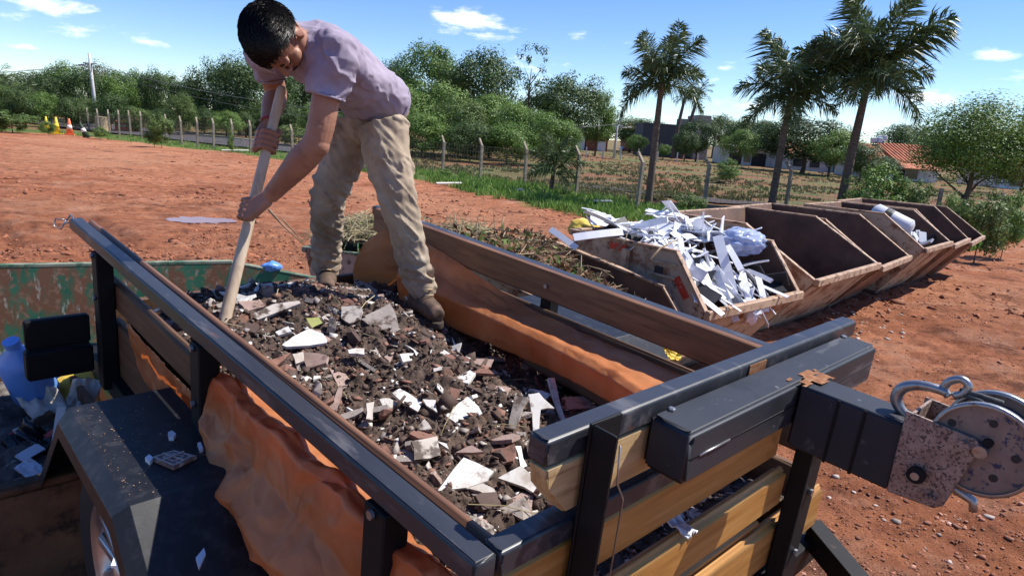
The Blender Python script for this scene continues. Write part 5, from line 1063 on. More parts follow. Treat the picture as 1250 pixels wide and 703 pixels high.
# tile chip, shard and crumbs lying on the fender
M['ornate'] = pmat('ornate_tile', [(.16, .09, .07), (.26, .16, .13)], 40, .5, spots=[((.45, .38, .34), 26, .56, .02)])
def on_fender(pxs, mat, name, label, cat, th=.006, z=-.298):
    m = MB(); P = [tw(tat(*p, z=z+th)) for p in pxs]; m.poly(P, _W, th); o = m.build(name, M[mat]); tag(recenter(o), label, cat)
M['tile_line'] = pmat('tile_pale_line', [(.36, .30, .28), (.46, .4, .37)], 30, .5)
tq = [(183, 558), (212, 549), (240, 556), (212, 570)]
m = MB(); P = [tw(tat(*p, z=-.288)) for p in tq]; m.poly(P, _W, .009); o = m.build('ornate_tile', M['ornate']); tag(o, 'small ornate red brown tile lying on the fender', 'tile')
cq = sum(P)/4
for k, f in enumerate((.82, .45)):
    m = MB(); Q = [cq+(p-cq)*f for p in P]
    for a, b in zip(Q, Q[1:]+Q[:1]): m.bar(a+_W*.0015, b+_W*.0015, .0045, .002, tuple(_W))
    m.build('tile_border', M['tile_line'], o)
m = MB(); m.bar((P[0]+P[1])/2*.9+cq*.1+_W*.0035, (P[2]+P[3])/2*.9+cq*.1+_W*.0035, .004, .002, tuple(_W)); m.bar((P[1]+P[2])/2*.9+cq*.1+_W*.0062, (P[3]+P[0])/2*.9+cq*.1+_W*.0062, .004, .002, tuple(_W)); m.build('tile_cross', M['tile_line'], o)
on_fender([(177, 558), (182, 554), (187, 558), (183, 563)], 'scrap', 'tile_chip', 'cream tile chip at the left corner of the ornate tile', 'chip', .012)
on_fender([(205, 527), (210, 525), (215, 529), (212, 533), (206, 533)], 'metal_white', 'stone_chip', 'pale grey pebble on the fender above the ornate tile', 'chip', .012)
on_fender([(241, 540), (245, 539), (248, 547), (244, 549)], 'metal_white', 'stone_chip', 'small pale chip on the fender near the orange sheet', 'chip', .01)
on_fender([(239, 680), (249, 668), (251, 675), (243, 693)], 'scrap', 'tile_chip', 'thin white shard on the front of the fender', 'chip', .006, -.36)
on_fender([(135, 690), (139, 680), (142, 690)], 'scrap', 'tile_chip', 'white crumb at the lower edge of the fender', 'chip', .006, -.36)
g = np.random.default_rng(3); K = 170; yy = g.uniform(.90, 1.44, K); xq = -.25+np.abs(g.normal(0, .09, K)); P = np.array([tw((x, y, -.2975)) for x, y in zip(xq, yy) if x < .0])
M['crumb'] = pmat('sandy_crumbs', [(.22, .12, .07), (.4, .26, .17)], 9, .9, island=.5)
V, F = rock_cloud(P, g.gamma(2, .0004, len(P))+.0005, 4); tag(mobj('fender_crumbs', mesh_np('fender_crumbs', V, F), M['crumb']), 'sandy crumbs sprinkled over the black fender', 'crumbs', kind='stuff')

# ------------------------------------------------------------------ orange sheet lining the trailer
def tarp_mat(c0=(.16, .07, .03), c1=(.48, .19, .065), c2=(.74, .36, .155), ct=(.92, .45, .17), tr_=.52):
    m = bpy.data.materials.new('plastic_sheet'); m.use_nodes = True; nt = m.node_tree; b = nt.nodes['Principled BSDF']; L = nt.links
    t = nt.nodes.new('ShaderNodeTexCoord'); n = nt.nodes.new('ShaderNodeTexNoise'); n.inputs['Scale'].default_value = 5; n.inputs['Detail'].default_value = 7; L.new(t.outputs['Object'], n.inputs[0])
    r = nt.nodes.new('ShaderNodeValToRGB'); r.color_ramp.elements[0].position = .32; r.color_ramp.elements[0].color = (*c1, 1); r.color_ramp.elements[1].position = .7; r.color_ramp.elements[1].color = (*c2, 1)
    e = r.color_ramp.elements.new(.26); e.color = (*c0, 1); L.new(n.outputs['Fac'], r.inputs[0]); L.new(r.outputs[0], b.inputs['Base Color'])
    b.inputs['Roughness'].default_value = .42; b.inputs['Specular IOR Level'].default_value = .5
    nb = nt.nodes.new('ShaderNodeTexNoise'); nb.inputs['Scale'].default_value = 26; nb.inputs['Detail'].default_value = 5; L.new(t.outputs['Object'], nb.inputs[0]); bp = nt.nodes.new('ShaderNodeBump'); bp.inputs['Strength'].default_value = .2; bp.inputs['Distance'].default_value = .006; L.new(nb.outputs['Fac'], bp.inputs['Height']); prev = bp
    nw = nt.nodes.new('ShaderNodeTexNoise'); nw.inputs['Scale'].default_value = 7; L.new(t.outputs['Object'], nw.inputs[0]); wmx = nt.nodes.new('ShaderNodeVectorMath'); wmx.operation = 'MULTIPLY_ADD'; wmx.inputs[1].default_value = (.16, .16, .16); L.new(nw.outputs['Color'], wmx.inputs[0]); L.new(t.outputs['Object'], wmx.inputs[2])
    for sc_v, dist in ((9., .030), (21., .012)):       # crinkled film: straight facets that meet in sharp creases
        vo = nt.nodes.new('ShaderNodeTexVoronoi'); vo.feature = 'F1'; vo.distance = 'MANHATTAN'; vo.inputs['Scale'].default_value = sc_v; mpv = nt.nodes.new('ShaderNodeMapping'); mpv.inputs['Scale'].default_value = (1, .45, 1); mpv.inputs['Rotation'].default_value = (.5, .3, .6); L.new(wmx.outputs[0], mpv.inputs[0]); L.new(mpv.outputs[0], vo.inputs['Vector'])
        bv_ = nt.nodes.new('ShaderNodeBump'); bv_.inputs['Strength'].default_value = .2; bv_.inputs['Distance'].default_value = dist; L.new(vo.outputs['Distance'], bv_.inputs['Height']); L.new(prev.outputs[0], bv_.inputs['Normal']); prev = bv_
    L.new(prev.outputs[0], b.inputs['Normal'])
    tb = nt.nodes.new('ShaderNodeBsdfTranslucent'); tb.inputs['Color'].default_value = (*ct, 1); ms = nt.nodes.new('ShaderNodeMixShader'); ms.inputs[0].default_value = tr_; L.new(b.outputs[0], ms.inputs[1]); L.new(tb.outputs[0], ms.inputs[2]); L.new(ms.outputs[0], nt.nodes['Material Output'].inputs[0]); return m
M['tarp'] = tarp_mat(); M['tarp_pale'] = tarp_mat((.24, .12, .05), (.42, .20, .085), (.58, .33, .16), (.8, .45, .2), .5)
def ridge(x): return np.clip(1-np.abs(x), 0, 1)
def sheet(name, fn, nu, nv, label, fold=.02, seed=0, ff=(3, 6), mat='tarp'):
    "fn(s,t) -> trailer coordinates; s along the trailer, t down the sheet"
    S, T_ = np.meshgrid(np.linspace(0, 1, nu), np.linspace(0, 1, nv)); s = S.ravel(); t = T_.ravel()
    P = np.array([fn(a, b) for a, b in zip(s, t)])
    G = P.reshape(nv, nu, 3); du = np.gradient(G, axis=1); dv = np.gradient(G, axis=0); N = np.cross(du, dv); N /= np.linalg.norm(N, axis=2, keepdims=True)+1e-9; N = N.reshape(-1, 3)
    # crumpled film: sharp triangular folds in many directions, mostly across the sheet
    gs = np.random.default_rng(seed+700); L1 = np.linalg.norm(np.diff(G[nv//2], axis=0), axis=1).sum(); L2 = np.linalg.norm(np.diff(G[:, nu//2], axis=0), axis=1).sum()
    q = np.c_[s*L1, t*L2]; warp = np.c_[fbm(q*6+seed, 2, seed), fbm(q*6+seed+50, 2, seed+1)]*.10; q = q+warp; k = 0
    for j in range(11):
        a_ = gs.normal(0, .75) if j % 3 else gs.normal(1.4, .3); lam = gs.uniform(.05, .20); ph = (q[:, 0]*math.cos(a_)+q[:, 1]*math.sin(a_))/lam+gs.random()*5
        msk = sstep(-.12, .18, fbm(q*5+j*9.1, 2, seed+j)); k = k+lam/.11*.32*msk*(np.abs((ph % 1)-.5)*2-.5)
    w = fbm(np.c_[s*ff[0]*.8, t*1.6]+seed, 2, seed)
    P = P+N*(fold*k+fold*.6*w)[:, None]
    F = [(j*nu+i, j*nu+i+1, (j+1)*nu+i+1, (j+1)*nu+i) for j in range(nv-1) for i in range(nu-1)]
    o = mobj(name, mesh_np(name, P, F, True), M[mat], mw=TM.copy()); md = o.modifiers.new('thickness', 'SOLIDIFY'); md.thickness = .0012
    return tag(o, label, 'sheet')
def left_fn(s, t):
    y = 1.125-s*1.105                          # towards the front corner
    b = float(np.interp(s, [0, .08, .2, .45, .68, .76, .84, 1], [.0, .016, .036, .048, .040, .010, .006, .01])); dz = float(np.interp(s, [0, .1, .3, 1], [.05, .0, -.02, -.03]))
    T_ = [0, .12, .24, .34, .55, .74, .88, 1]
    x = np.interp(t, T_, [.16, .10, .052, .022, .006-.1*b, -.016-1.25*b, -.010-1.1*b, .010-.2*b]); z = np.interp(t, T_, [-.24, -.165, -.126, -.135, -.235+dz*.5, -.305+dz, -.345+dz, -.395+dz])
    return np.array([x, y+.012*math.sin(t*5+s*9), z+.006*math.sin(s*23)])
sheet('orange_sheet', left_fn, 280, 100, 'crumpled orange plastic sheet bulging out under the near left rail', .022, 3, (5, 2.6))
def left2_fn(s, t):
    y = 2.0-s*.74
    zt = np.interp(s, [0, .3, .6, 1], [-.27, -.28, -.28, -.28]); zb = np.interp(s, [0, .15, .5, .8, 1], [-.30, -.42, -.47, -.36, -.30])
    return np.array([.049-.006*math.sin(math.pi*t), y, zt*(1-t)+zb*t])
sheet('orange_sheet', left2_fn, 80, 36, 'orange plastic sheet hanging between the two rear left posts', .014, 8, (5, 2))
def right_fn(s, t):
    y = 2.12-s*1.76
    zt = -.07-.105*sstep(0, .55, s)-.02*s; zf = np.interp(s, [0, .3, .65, 1], [-.245, -.225, -.205, -.18]); zb = zf-np.interp(s, [0, .3, .65, 1], [.10, .09, .055, .03])
    xf = np.interp(s, [0, .25, .65, .85, 1], [1.31, 1.27, 1.22, 1.16, 1.08])
    T_ = [0, .55, .66, .72, 1]; x = np.interp(t, T_, [1.405, xf+.075, xf+.03, xf, xf+.012]); z = np.interp(t, T_, [zt, zt*.3+zf*.7, zf+.012, zf-.008, zb-.05])
    return np.array([x, y, z])
sheet('orange_sheet', right_fn, 200, 70, 'long orange brown plastic sheet draped along the inside of the right planks', .009, 12, (3, 1.2))
def flap_fn(s, t):
    a = tat(437+ (532-437)*s, 352+ (345-352)*s+18*math.sin(s*3)*.2, y=2.42-.25*s); b = tat(443+(528-443)*s, np.interp(s, [0, .35, 1], [300, 281, 305]), y=2.44-.25*s)
    p = b*(1-t)+a*t; p[0] -= .05*math.sin(math.pi*t)*(.5+s*.5); p[1] += .03*math.sin(6*s+2*t); return p
sheet('orange_sheet', flap_fn, 80, 60, 'pale orange plastic flap standing up behind the worker\'s forward leg', .008, 21, (3, 2), 'tarp_pale')
# ------------------------------------------------------------------ the load: dark soil, broken tile and rubble
def load_w(x, y):
    x = np.asarray(x, float); y = np.asarray(y, float)
    c = np.interp(y, [0, .3, .67, 1.1, 1.7, 2.1, 2.35, 2.55], [-.46, -.44, -.40, -.335, -.25, -.275, -.335, -.43])
    r = sstep(.85, 1.36, x); c = c-r*np.interp(y, [0, .5, .8, 1.3, 1.8, 2.3], [-.03, .0, .05, .15, .15, .06]); c = c-.05*sstep(.35, .1, x)-.16*sstep(.40, .12, x)*sstep(2.1, 2.4, y)
    return c
def load_h(x, y):
    P = np.c_[np.ravel(x), np.ravel(y)]
    return load_w(P[:, 0], P[:, 1])+.06*fbm(P*4.2, 3, 101)+.05*np.abs(fbm(P*13, 3, 102))+.022*fbm(P*34, 3, 103)
M['soil'] = pmat('dark_moist_soil', [(.042, .028, .021), (.085, .057, .043), (.15, .10, .075)], 26, .95, .9, spots=[((.20, .10, .065), 4.5, .62, .07), ((.02, .014, .011), 9, .6, .05), ((.28, .22, .18), 70, .69, .02)], bscale=120, bdist=.006)
nx, ny = 300, 500; X, Y = np.meshgrid(np.linspace(.093, 1.407, nx), np.linspace(.05, 2.54, ny)); Z = load_h(X, Y)
F = (np.arange(ny-1)[:, None]*nx+np.arange(nx-1)[None, :]).reshape(-1, 1)+np.array([[0, 1, nx+1, nx]])
tag(mobj('soil_load', mesh_np('soil_load', np.c_[X.ravel(), Y.ravel(), Z], F, True), M['soil'], mw=TM.copy()), 'dark moist soil filling the bed of the trailer', 'soil', kind='stuff')
M['clod_dark'] = pmat('soil_clods', [(.028, .018, .013), (.07, .045, .033), (.13, .085, .062)], 30, .95, .6, island=.5, bscale=90, bdist=.004)
M['tile_white'] = pmat('white_glazed_tile', [(.58, .56, .52), (.74, .72, .68)], 8, .4, spots=[((.13, .085, .06), 16, .62, .05), ((.42, .36, .30), 7, .57, .08)], spec=.5)
M['tile_soiled'] = pmat('soiled_tile', [(.36, .31, .27), (.55, .50, .45)], 12, .6, spots=[((.07, .045, .032), 16, .52, .05)])
M['mortar'] = pmat('grey_mortar', [(.22, .19, .17), (.36, .31, .28)], 22, .95, .5, spots=[((.10, .07, .055), 18, .58, .05)], bdist=.004)
M['terracotta'] = pmat('terracotta', [(.13, .06, .042), (.22, .11, .08), (.30, .17, .13)], 14, .9, .3, spots=[((.07, .04, .03), 14, .58, .06)], bdist=.003)
M['pink'] = pmat('pinkish_tile_back', [(.28, .19, .16), (.40, .29, .25)], 16, .9, .2, spots=[((.12, .07, .05), 14, .58, .06)], bdist=.003)
M['leaf_yellow'] = pmat('yellow_green_leaf', [(.38, .40, .12), (.5, .5, .2)], 12, .6, trans=.2)
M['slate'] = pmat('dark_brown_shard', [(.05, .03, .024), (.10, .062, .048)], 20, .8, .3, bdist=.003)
def surf(px, py, lift=0.):
    z = -.3
    for _ in range(12):
        p = tat(px, py, z=z); z = .5*z+.5*(float(load_w(p[0], p[1]))+.02+lift)
    return tat(px, py, z=z)
def on_plane(px, py, c, n):
    d = TR@ray(px, py); o = TR@(EYE-TO); return o+d*(((c-o)@n)/(d@n))
VIEW = norm(tl(EYE)-np.array([.7, 1.2, -.35]))
def shard(pts, mat, label, cat='tile shard', th=.011, tilt=(0, 0), lift=.012, face=.35, group=None, name='tile_shard'):
    cx_, cy_ = np.mean([p[0] for p in pts]), np.mean([p[1] for p in pts]); c = surf(cx_, cy_, lift)
    n = norm(np.array([0, 0, 1.])*(1-face)+VIEW*face+np.array([tilt[0], tilt[1], 0]))
    P = [on_plane(*p, c, n) for p in pts]
    # rough broken outline
    Q = []; g = np.random.default_rng(int(cx_*7+cy_*13))
    for a, b in zip(P, P[1:]+P[:1]):
        Q.append(a); e_ = b-a
        if np.linalg.norm(e_) > .03: Q.append(a+e_*g.uniform(.35, .65)+np.cross(n, e_)*g.normal(0, .05))
    m = MB(); m.poly([tw(q) for q in Q], n@TR, th); o = m.build(name, M[mat]); return tag(recenter(o), label, cat, group)
SH = [
 ([(344, 421), (377, 401), (394, 407), (399, 418), (350, 423)], 'tile_white', 'long white pointed tile shard in the middle of the far rubble'),
 ([(439, 388), (476, 370), (485, 391), (488, 410), (469, 404)], 'mortar', 'large rough grey concrete slab left of the worker\'s boot'),
 ([(416.5, 374), (441, 373), (439, 390), (429, 395.5), (416.5, 388)], 'tile_soiled', 'squarish pale grey tile beside the rough concrete slab'),
 ([(451, 360), (468, 358.5), (469, 368), (458, 375.5)], 'pink', 'small pinkish tile above the rough concrete slab'),
 ([(305, 384), (365, 367), (367, 370), (315, 390)], 'tile_soiled', 'long thin grey strip of tile near the shovel handle'),
 ([(267, 356), (307, 363), (305, 367), (273, 360)], 'tile_white', 'thin white strip behind the shovel handle at the far end'),
 ([(369.5, 430), (401, 434), (398, 442.5), (375, 450)], 'pink', 'broad pinkish tile below the long white shard'),
 ([(357, 432), (370, 429), (371, 440), (361, 444)], 'tile_white', 'white stub of tile touching the broad pinkish tile'),
 ([(327, 440), (355, 430), (335, 447)], 'terracotta', 'brown pointed tile near the left rail below the handle'),
 ([(479, 479.5), (488, 474), (515, 491), (510, 502)], 'tile_white', 'white rectangular tile half buried in the middle of the load'),
 ([(425, 427), (445, 425), (445, 432.5), (426, 431)], 'tile_white', 'small white rectangle of tile right of the pinkish tile'),
 ([(374, 388), (389, 387), (394, 394), (381, 400)], 'leaf_yellow', 'yellow green leaf lying on the far rubble'),
 ([(544, 507), (571, 484), (589, 505), (566, 522)], 'tile_white', 'square clean white tile in the centre of the load'),
 ([(629, 483), (645, 485), (632, 516), (621, 531)], 'mortar', 'long grey brown tile standing right of the centre'),
 ([(645, 481), (658, 479), (677, 498), (660, 499.5), (658, 531), (651, 531)], 'tile_white', 'hooked white tile with soil on it at the right'),
 ([(686, 485), (714, 483.6), (731.5, 498), (686, 501)], 'pink', 'cream wedge of tile lying at the far right of the load'),
 ([(669, 461), (677, 461), (693, 520), (688, 518)], 'tile_white', 'tall thin white tile on edge at the right of the load'),
 ([(566, 558), (603, 575), (595, 586.5), (534, 599)], 'tile_white', 'large white triangle of tile in the near load'),
 ([(553, 591), (581, 587), (603, 596), (608, 610.5)], 'tile_white', 'white tile with dark soil just below the large triangle'),
 ([(608, 583), (636, 568), (667.5, 598), (658, 605)], 'tile_white', 'brightest large white tile near the front rail'),
 ([(645, 577), (666, 551), (669, 575)], 'tile_white', 'white tile corner leaning behind the brightest tile'),
 ([(555, 627), (562, 623), (603, 642), (603, 659), (582, 668), (558, 642)], 'tile_soiled', 'soil covered white tile nearest to the front left corner'),
 ([(502, 538), (534, 532), (538, 555), (506, 561)], 'tile_soiled', 'square tile coated in soil left of the centre'),
 ([(516, 487), (532, 488), (534, 503)], 'tile_white', 'small white triangle beside the half buried rectangle'),
 ([(629, 544), (636, 544), (643.5, 568), (636, 572)], 'tile_white', 'narrow white tile on edge above the brightest tile'),
 ([(518, 511), (528, 524), (501, 527)], 'tile_soiled', 'soiled triangle left of the clean square tile'),
 ([(560, 437), (603, 438.5), (599, 448)], 'pink', 'pale flat tile in the shade below the orange sheet'),
 ([(647, 474), (673, 481), (667, 487)], 'tile_white', 'white splinter behind the hooked white tile'),
 ([(447, 492), (457, 490), (455, 512.5), (447, 511)], 'tile_soiled', 'upright grey white tile near the left rail'),
 ([(549, 472), (562, 475.5), (551, 494)], 'terracotta', 'dark red tile standing above the clean square tile'),
 ([(655, 634), (668, 640), (657, 650)], 'tile_white', 'white chip right by the front rail'),
 ([(406, 492), (414, 470), (418, 471), (410, 500), (396, 505)], 'pink', 'thin pinkish strip of tile near the left rail'),
 ([(388, 494), (408, 483), (408, 488), (390, 497)], 'terracotta', 'thin red strip of tile at the left rail'),
 ([(407, 509), (443, 497), (444, 501), (414, 514)], 'mortar', 'long grey strip of tile beside the left rail'),
 ([(528, 535), (545, 541), (548, 548), (536, 540)], 'tile_white', 'thin white splinter right of the soil coated square'),
 ([(576, 543), (590, 551), (578, 552), (556, 552)], 'pink', 'flat pinkish tile under the clean white square'),
 ([(600, 548), (628, 541), (626, 562), (604, 566)], 'terracotta', 'brown red tile between the clean square and the brightest tile'),
 ([(646, 535), (668, 540), (664, 556), (644, 552)], 'mortar', 'grey brown tile right of the narrow white one'),
 ([(444, 570), (482, 580), (500, 598), (480, 604)], 'terracotta', 'reddish slab against the left rail near the front'),
 ([(494, 420), (502, 424), (512, 432), (508, 434)], 'tile_white', 'white curved strip in the shade near the boot'),
 ([(488, 432), (505, 431), (503, 440), (492, 442)], 'tile_white', 'white chip left of the grey cup shape'),
 ([(336, 405), (352, 398), (356, 404), (340, 409)], 'tile_white', 'white chip above the long white shard'),
 ([(288, 402), (302, 403), (303, 410), (290, 410)], 'tile_soiled', 'soiled chip at the foot of the shovel handle'),
 ([(262, 372), (286, 364), (300, 372), (278, 382)], 'mortar', 'grey mortar slab just behind the shovel handle'),
 ([(290, 368), (318, 366), (324, 374), (300, 380)], 'pink', 'pinkish slab right of the shovel handle'),
 ([(318, 346), (332, 345), (336, 352), (322, 356)], 'tile_white', 'white chip at the far edge of the load'),
 ([(338, 348), (362, 344), (366, 350), (344, 353)], 'tile_white', 'white flat piece at the far edge of the load by the boot'),
 ([(396, 352), (432, 368), (430, 371), (394, 356)], 'terracotta', 'long brown strip beside the worker\'s rear boot'),
 ([(610, 620), (640, 606), (648, 622), (622, 640)], 'mortar', 'greyish slab of mortar below the brightest tile'),
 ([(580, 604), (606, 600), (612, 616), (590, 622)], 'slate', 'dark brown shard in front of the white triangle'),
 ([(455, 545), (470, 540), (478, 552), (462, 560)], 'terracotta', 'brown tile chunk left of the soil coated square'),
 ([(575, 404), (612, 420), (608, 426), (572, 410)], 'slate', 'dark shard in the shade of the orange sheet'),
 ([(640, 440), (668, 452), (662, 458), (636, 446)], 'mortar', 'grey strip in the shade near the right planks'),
 ([(690, 459), (712, 470), (708, 474), (688, 464)], 'mortar', 'grey stick of tile leaning at the right planks'),
]
g = np.random.default_rng(17)
for i, (pts, mt, lab) in enumerate(SH):
    shard(pts, mt, lab, 'leaf' if mt == 'leaf_yellow' else 'tile shard', .011 if mt != 'leaf_yellow' else .002, tuple(g.normal(0, .12, 2)), .012+.006*(i % 3), name='leaf' if mt == 'leaf_yellow' else 'tile_shard')
# perforated white blocks at the front right corner
for pts, mt, lab in (([(788, 470), (800, 458), (805, 470), (792, 486)], 'mortar', 'grey chunk wedged at the front right corner of the load'), ([(806, 472), (828, 455), (833, 463), (813, 481)], 'tile_white', 'white perforated block at the front right corner of the load')):
    o = shard(pts, mt, lab, 'block', .05, (0, -.4), .12, name='rubble_block')
def rock(name, c, sc, mat, seed, n=13):
    g = np.random.default_rng(seed+400); P = norm_rows(g.normal(0, 1, (n, 3)))*g.uniform(.75, 1.1, (n, 1))*np.asarray(sc); bm = bmesh.new(); [bm.verts.new(p) for p in P]; r = bmesh.ops.convex_hull(bm, input=bm.verts); me = bpy.data.meshes.new(name); bm.to_mesh(me); bm.free(); o = mobj(name, me, M[mat]); o.location = tuple(c); return o
def chunk(px, py, r, mat, label, sc=(1, 1, .7), seed=0):
    c = surf(px, py, .0); o = rock('rubble_chunk', tw(c+np.array([0, 0, r*.1])), np.array(sc)*r, mat, seed); o.rotation_euler = (.2*seed, .3, seed*1.3); tag(o, label, 'chunk')
for px, py, r, mt, lab in ((531, 585, .030, 'pink', 'round pebble near the front of the load'), (367, 360, .055, 'terracotta', 'broken red brick cup at the far end of the load'), (330, 362, .050, 'mortar', 'big grey rubble lump at the far end of the load'), (305, 352, .055, 'mortar', 'grey white rubble lump behind the shovel handle'), (404, 400, .045, 'mortar', 'grey lump below the squarish grey tile'), (432, 413, .040, 'slate', 'dark lump under the rough concrete slab'), (352, 452, .030, 'terracotta', 'brown lump near the left rail'), (386, 478, .04, 'tile_soiled', 'rounded whitish lump near the left rail'), (612, 560, .035, 'slate', 'dark lump between the white tiles'), (590, 640, .035, 'pink', 'pinkish lump at the front of the load'), (640, 630, .04, 'mortar', 'grey lump by the front rail'), (470, 505, .03, 'terracotta', 'red lump beside the upright tile')):
    chunk(px, py, r, mt, lab, seed=int(px) % 9+1)
# the many small pieces: counted ones as things, crumbs as stuff
def rough_poly(g, r):
    k = g.integers(3, 6); a = np.sort(g.uniform(0, 2*math.pi, k)); a = a if np.diff(np.r_[a, a[0]+6.283]).max() < 3.4 else np.linspace(0, 2*math.pi, k, endpoint=False)+g.uniform(0, 1)
    q = r*g.uniform(.6, 1.2, k)*np.where(True, 1, 1); s = g.uniform(.35, 1.); return np.c_[np.cos(a)*q, np.sin(a)*q*s]
KINDS = (('tile_white', 'small white tile chip lying in the rubble load', .30), ('tile_soiled', 'small soiled tile chip lying in the rubble load', .22), ('mortar', 'small grey mortar chip lying in the rubble load', .16), ('terracotta', 'small red brown tile chip lying in the rubble load', .14), ('pink', 'small pinkish tile chip lying in the rubble load', .08), ('slate', 'small dark brown chip lying in the rubble load', .10))
protos = {}
g = np.random.default_rng(23)
for mt, lab, pr_ in KINDS:
    for k in range(6):
        P = rough_poly(g, 1.0); m = MB(); m.poly([(x, y, 0) for x, y in P], (0, 0, 1), .42 if mt != 'mortar' else .7); o = m.build('tile_chip', M[mt]); protos.setdefault(mt, []).append(o.data); bpy.data.objects.remove(o)
TRm = Matrix([list(r) for r in zip(*TR.tolist())]).to_4x4()
def free_spot(g):
    while True:
        x, y = g.uniform(.14, 1.36), .06+2.44*g.random()**1.0
        if not (x > 1.0 and 1.35 < y < 1.95 and g.random() < .5): return x, y
for k in range(215):
    j = g.choice(len(KINDS), p=[q[2] for q in KINDS]); mt, lab, _ = KINDS[j]; x, y = free_spot(g); r = g.gamma(2.3, .0155)+.011
    if k % 5 == 0 and mt in ('mortar', 'pink', 'tile_soiled', 'terracotta'): r = g.uniform(.038, .062)
    o = bpy.data.objects.new('tile_chip', protos[mt][g.integers(0, 6)]); COL.objects.link(o)
    z = float(load_h(np.array([x]), np.array([y]))[0])
    R3 = Matrix.Rotation(g.uniform(0, 6.28), 4, 'Z') @ Matrix.Rotation(g.normal(0, .45), 4, 'X') @ Matrix.Rotation(g.uniform(0, 6.28), 4, 'Z')
    w = tw((x, y, z+.006)); o.matrix_world = Matrix.Translation(w.tolist()) @ TRm @ R3 @ Matrix.Diagonal((r, r*g.uniform(.6, 1.2), r if r < .03 else .028, 1)); tag(o, lab, 'tile chip', 'chips in the rubble load')
def bits(n, mat, rmin, rsc, seed, name, label, flat=False):
    g = np.random.default_rng(seed); x = g.uniform(.11, 1.39, n); y = g.uniform(.06, 2.5, n); z = load_h(x, y); P = np.c_[x, y, z+.003]
    V, F = rock_cloud(P, g.gamma(1.5, rsc, n)+rmin, seed, .42); tag(mobj(name, mesh_np(name, V, F), M[mat], mw=TM.copy()), label, 'rubble', kind='stuff')
bits(9000, 'clod_dark', .0018, .0020, 51, 'soil_clods', 'dark crumbs of soil all over the load')
M['crumb_white'] = pmat('tile_crumbs', [(.5, .46, .42), (.7, .68, .64)], 9, .6, island=.4); M['crumb_red'] = pmat('brick_crumbs', [(.16, .075, .05), (.34, .19, .14)], 9, .9, island=.4)
bits(450, 'crumb_white', .0012, .0020, 52, 'tile_crumbs', 'whitish crumbs of tile strewn over the load'); bits(1300, 'crumb_red', .0015, .0022, 53, 'brick_crumbs', 'red brown crumbs of brick strewn over the load'); bits(400, 'mortar', .0015, .0026, 54, 'mortar_crumbs', 'grey mortar crumbs strewn over the load')
def flat_bits(n, mat, r0, seed, name, label):
    g = np.random.default_rng(seed); x = g.uniform(.11, 1.39, n); y = g.uniform(.06, 2.5, n); z = load_h(x, y); C = np.c_[x, y, z+.006]
    nrm = norm_rows(np.array([0, 0, 1.])+g.normal(0, .5, (n, 3))); t = norm_rows(np.cross(nrm, g.normal(0, 1, (n, 3)))); b = np.cross(nrm, t); r = (g.gamma(2.5, r0/2.5, n)+.004)[:, None]; th = r*.22
    a = [0., 1.5, 3.0, 4.6]; P = [C+(t*math.cos(q)*g.uniform(.6, 1.3, (n, 1))+b*math.sin(q)*g.uniform(.35, 1., (n, 1)))*r for q in a]
    V = np.stack(P+[p-nrm*th for p in P], 1).reshape(-1, 3); f = np.array([(0, 1, 2, 3), (7, 6, 5, 4), (0, 4, 5, 1), (1, 5, 6, 2), (2, 6, 7, 3), (3, 7, 4, 0)])
    F = (np.arange(n)[:, None, None]*8+f[None]).reshape(-1, 4); tag(mobj(name, mesh_np(name, V, F), M[mat], mw=TM.copy()), label, 'rubble', kind='stuff')
flat_bits(320, 'tile_soiled', .011, 91, 'tile_slivers', 'thin soiled tile slivers too small to count in the load'); flat_bits(420, 'terracotta', .012, 92, 'brick_slivers', 'thin red brown slivers too small to count in the load'); flat_bits(260, 'mortar', .012, 93, 'mortar_slivers', 'thin grey slivers too small to count in the load'); flat_bits(260, 'tile_white', .009, 94, 'white_slivers', 'thin white slivers too small to count in the load'); flat_bits(900, 'slate', .014, 95, 'dark_slivers', 'thin dark slivers too small to count in the load')
# a few roots and straws
g = np.random.default_rng(61); m = MB()
for k in range(40):
    x, y = free_spot(g); d = norm(g.normal(0, 1, 3)*np.array([1, 1, .2])); l = g.uniform(.05, .2); p = np.array([x, y, float(load_h(np.array([x]), np.array([y]))[0])+.015]); m.tube([tw(p-d*l/2), tw(p+np.array([0, 0, .012])), tw(p+d*l/2)], .0018, 4, False)
tag(m.build('root_straws', M['hay']), 'thin roots and straws in the rubble load', 'straw', kind='stuff')
# log end and boards at the right wall, debris behind the front planks
m = MB(); m.tube([tw((1.33, 1.15, -.33)), tw((1.31, .8, -.325)), tw((1.27, .42, -.33))], [.055, .06, .055], 12); tag(m.build('wood_log', M['bark'], smooth=False), 'dark round log lying along the right wall under the orange sheet', 'log')
crumple('film_scrap', tw((.62, .02, -.174)), .06, .02, .015, 'scrap', 21, _W, 'white film scrap poking out between the front planks', 'film', .9)
for k, x in enumerate((.80, .88, .97, .72)):
    o = rock('rubble_chunk', tw((x, .06, -.20)), (.03, .03, .022), ['tile_white', 'mortar', 'tile_white', 'terracotta'][k], k+3); tag(o, ['first', 'second', 'third', 'leftmost'][k]+' rubble lump showing in the slot between the front planks', 'chunk')
crumple('yellow_wrapper', wpt(818, 431, 2.9), .05, .03, .03, 'yellow', 33, (0, -.5, 1), 'crumpled yellow wrapper showing under the right plank near the front corner', 'wrapper', .4)
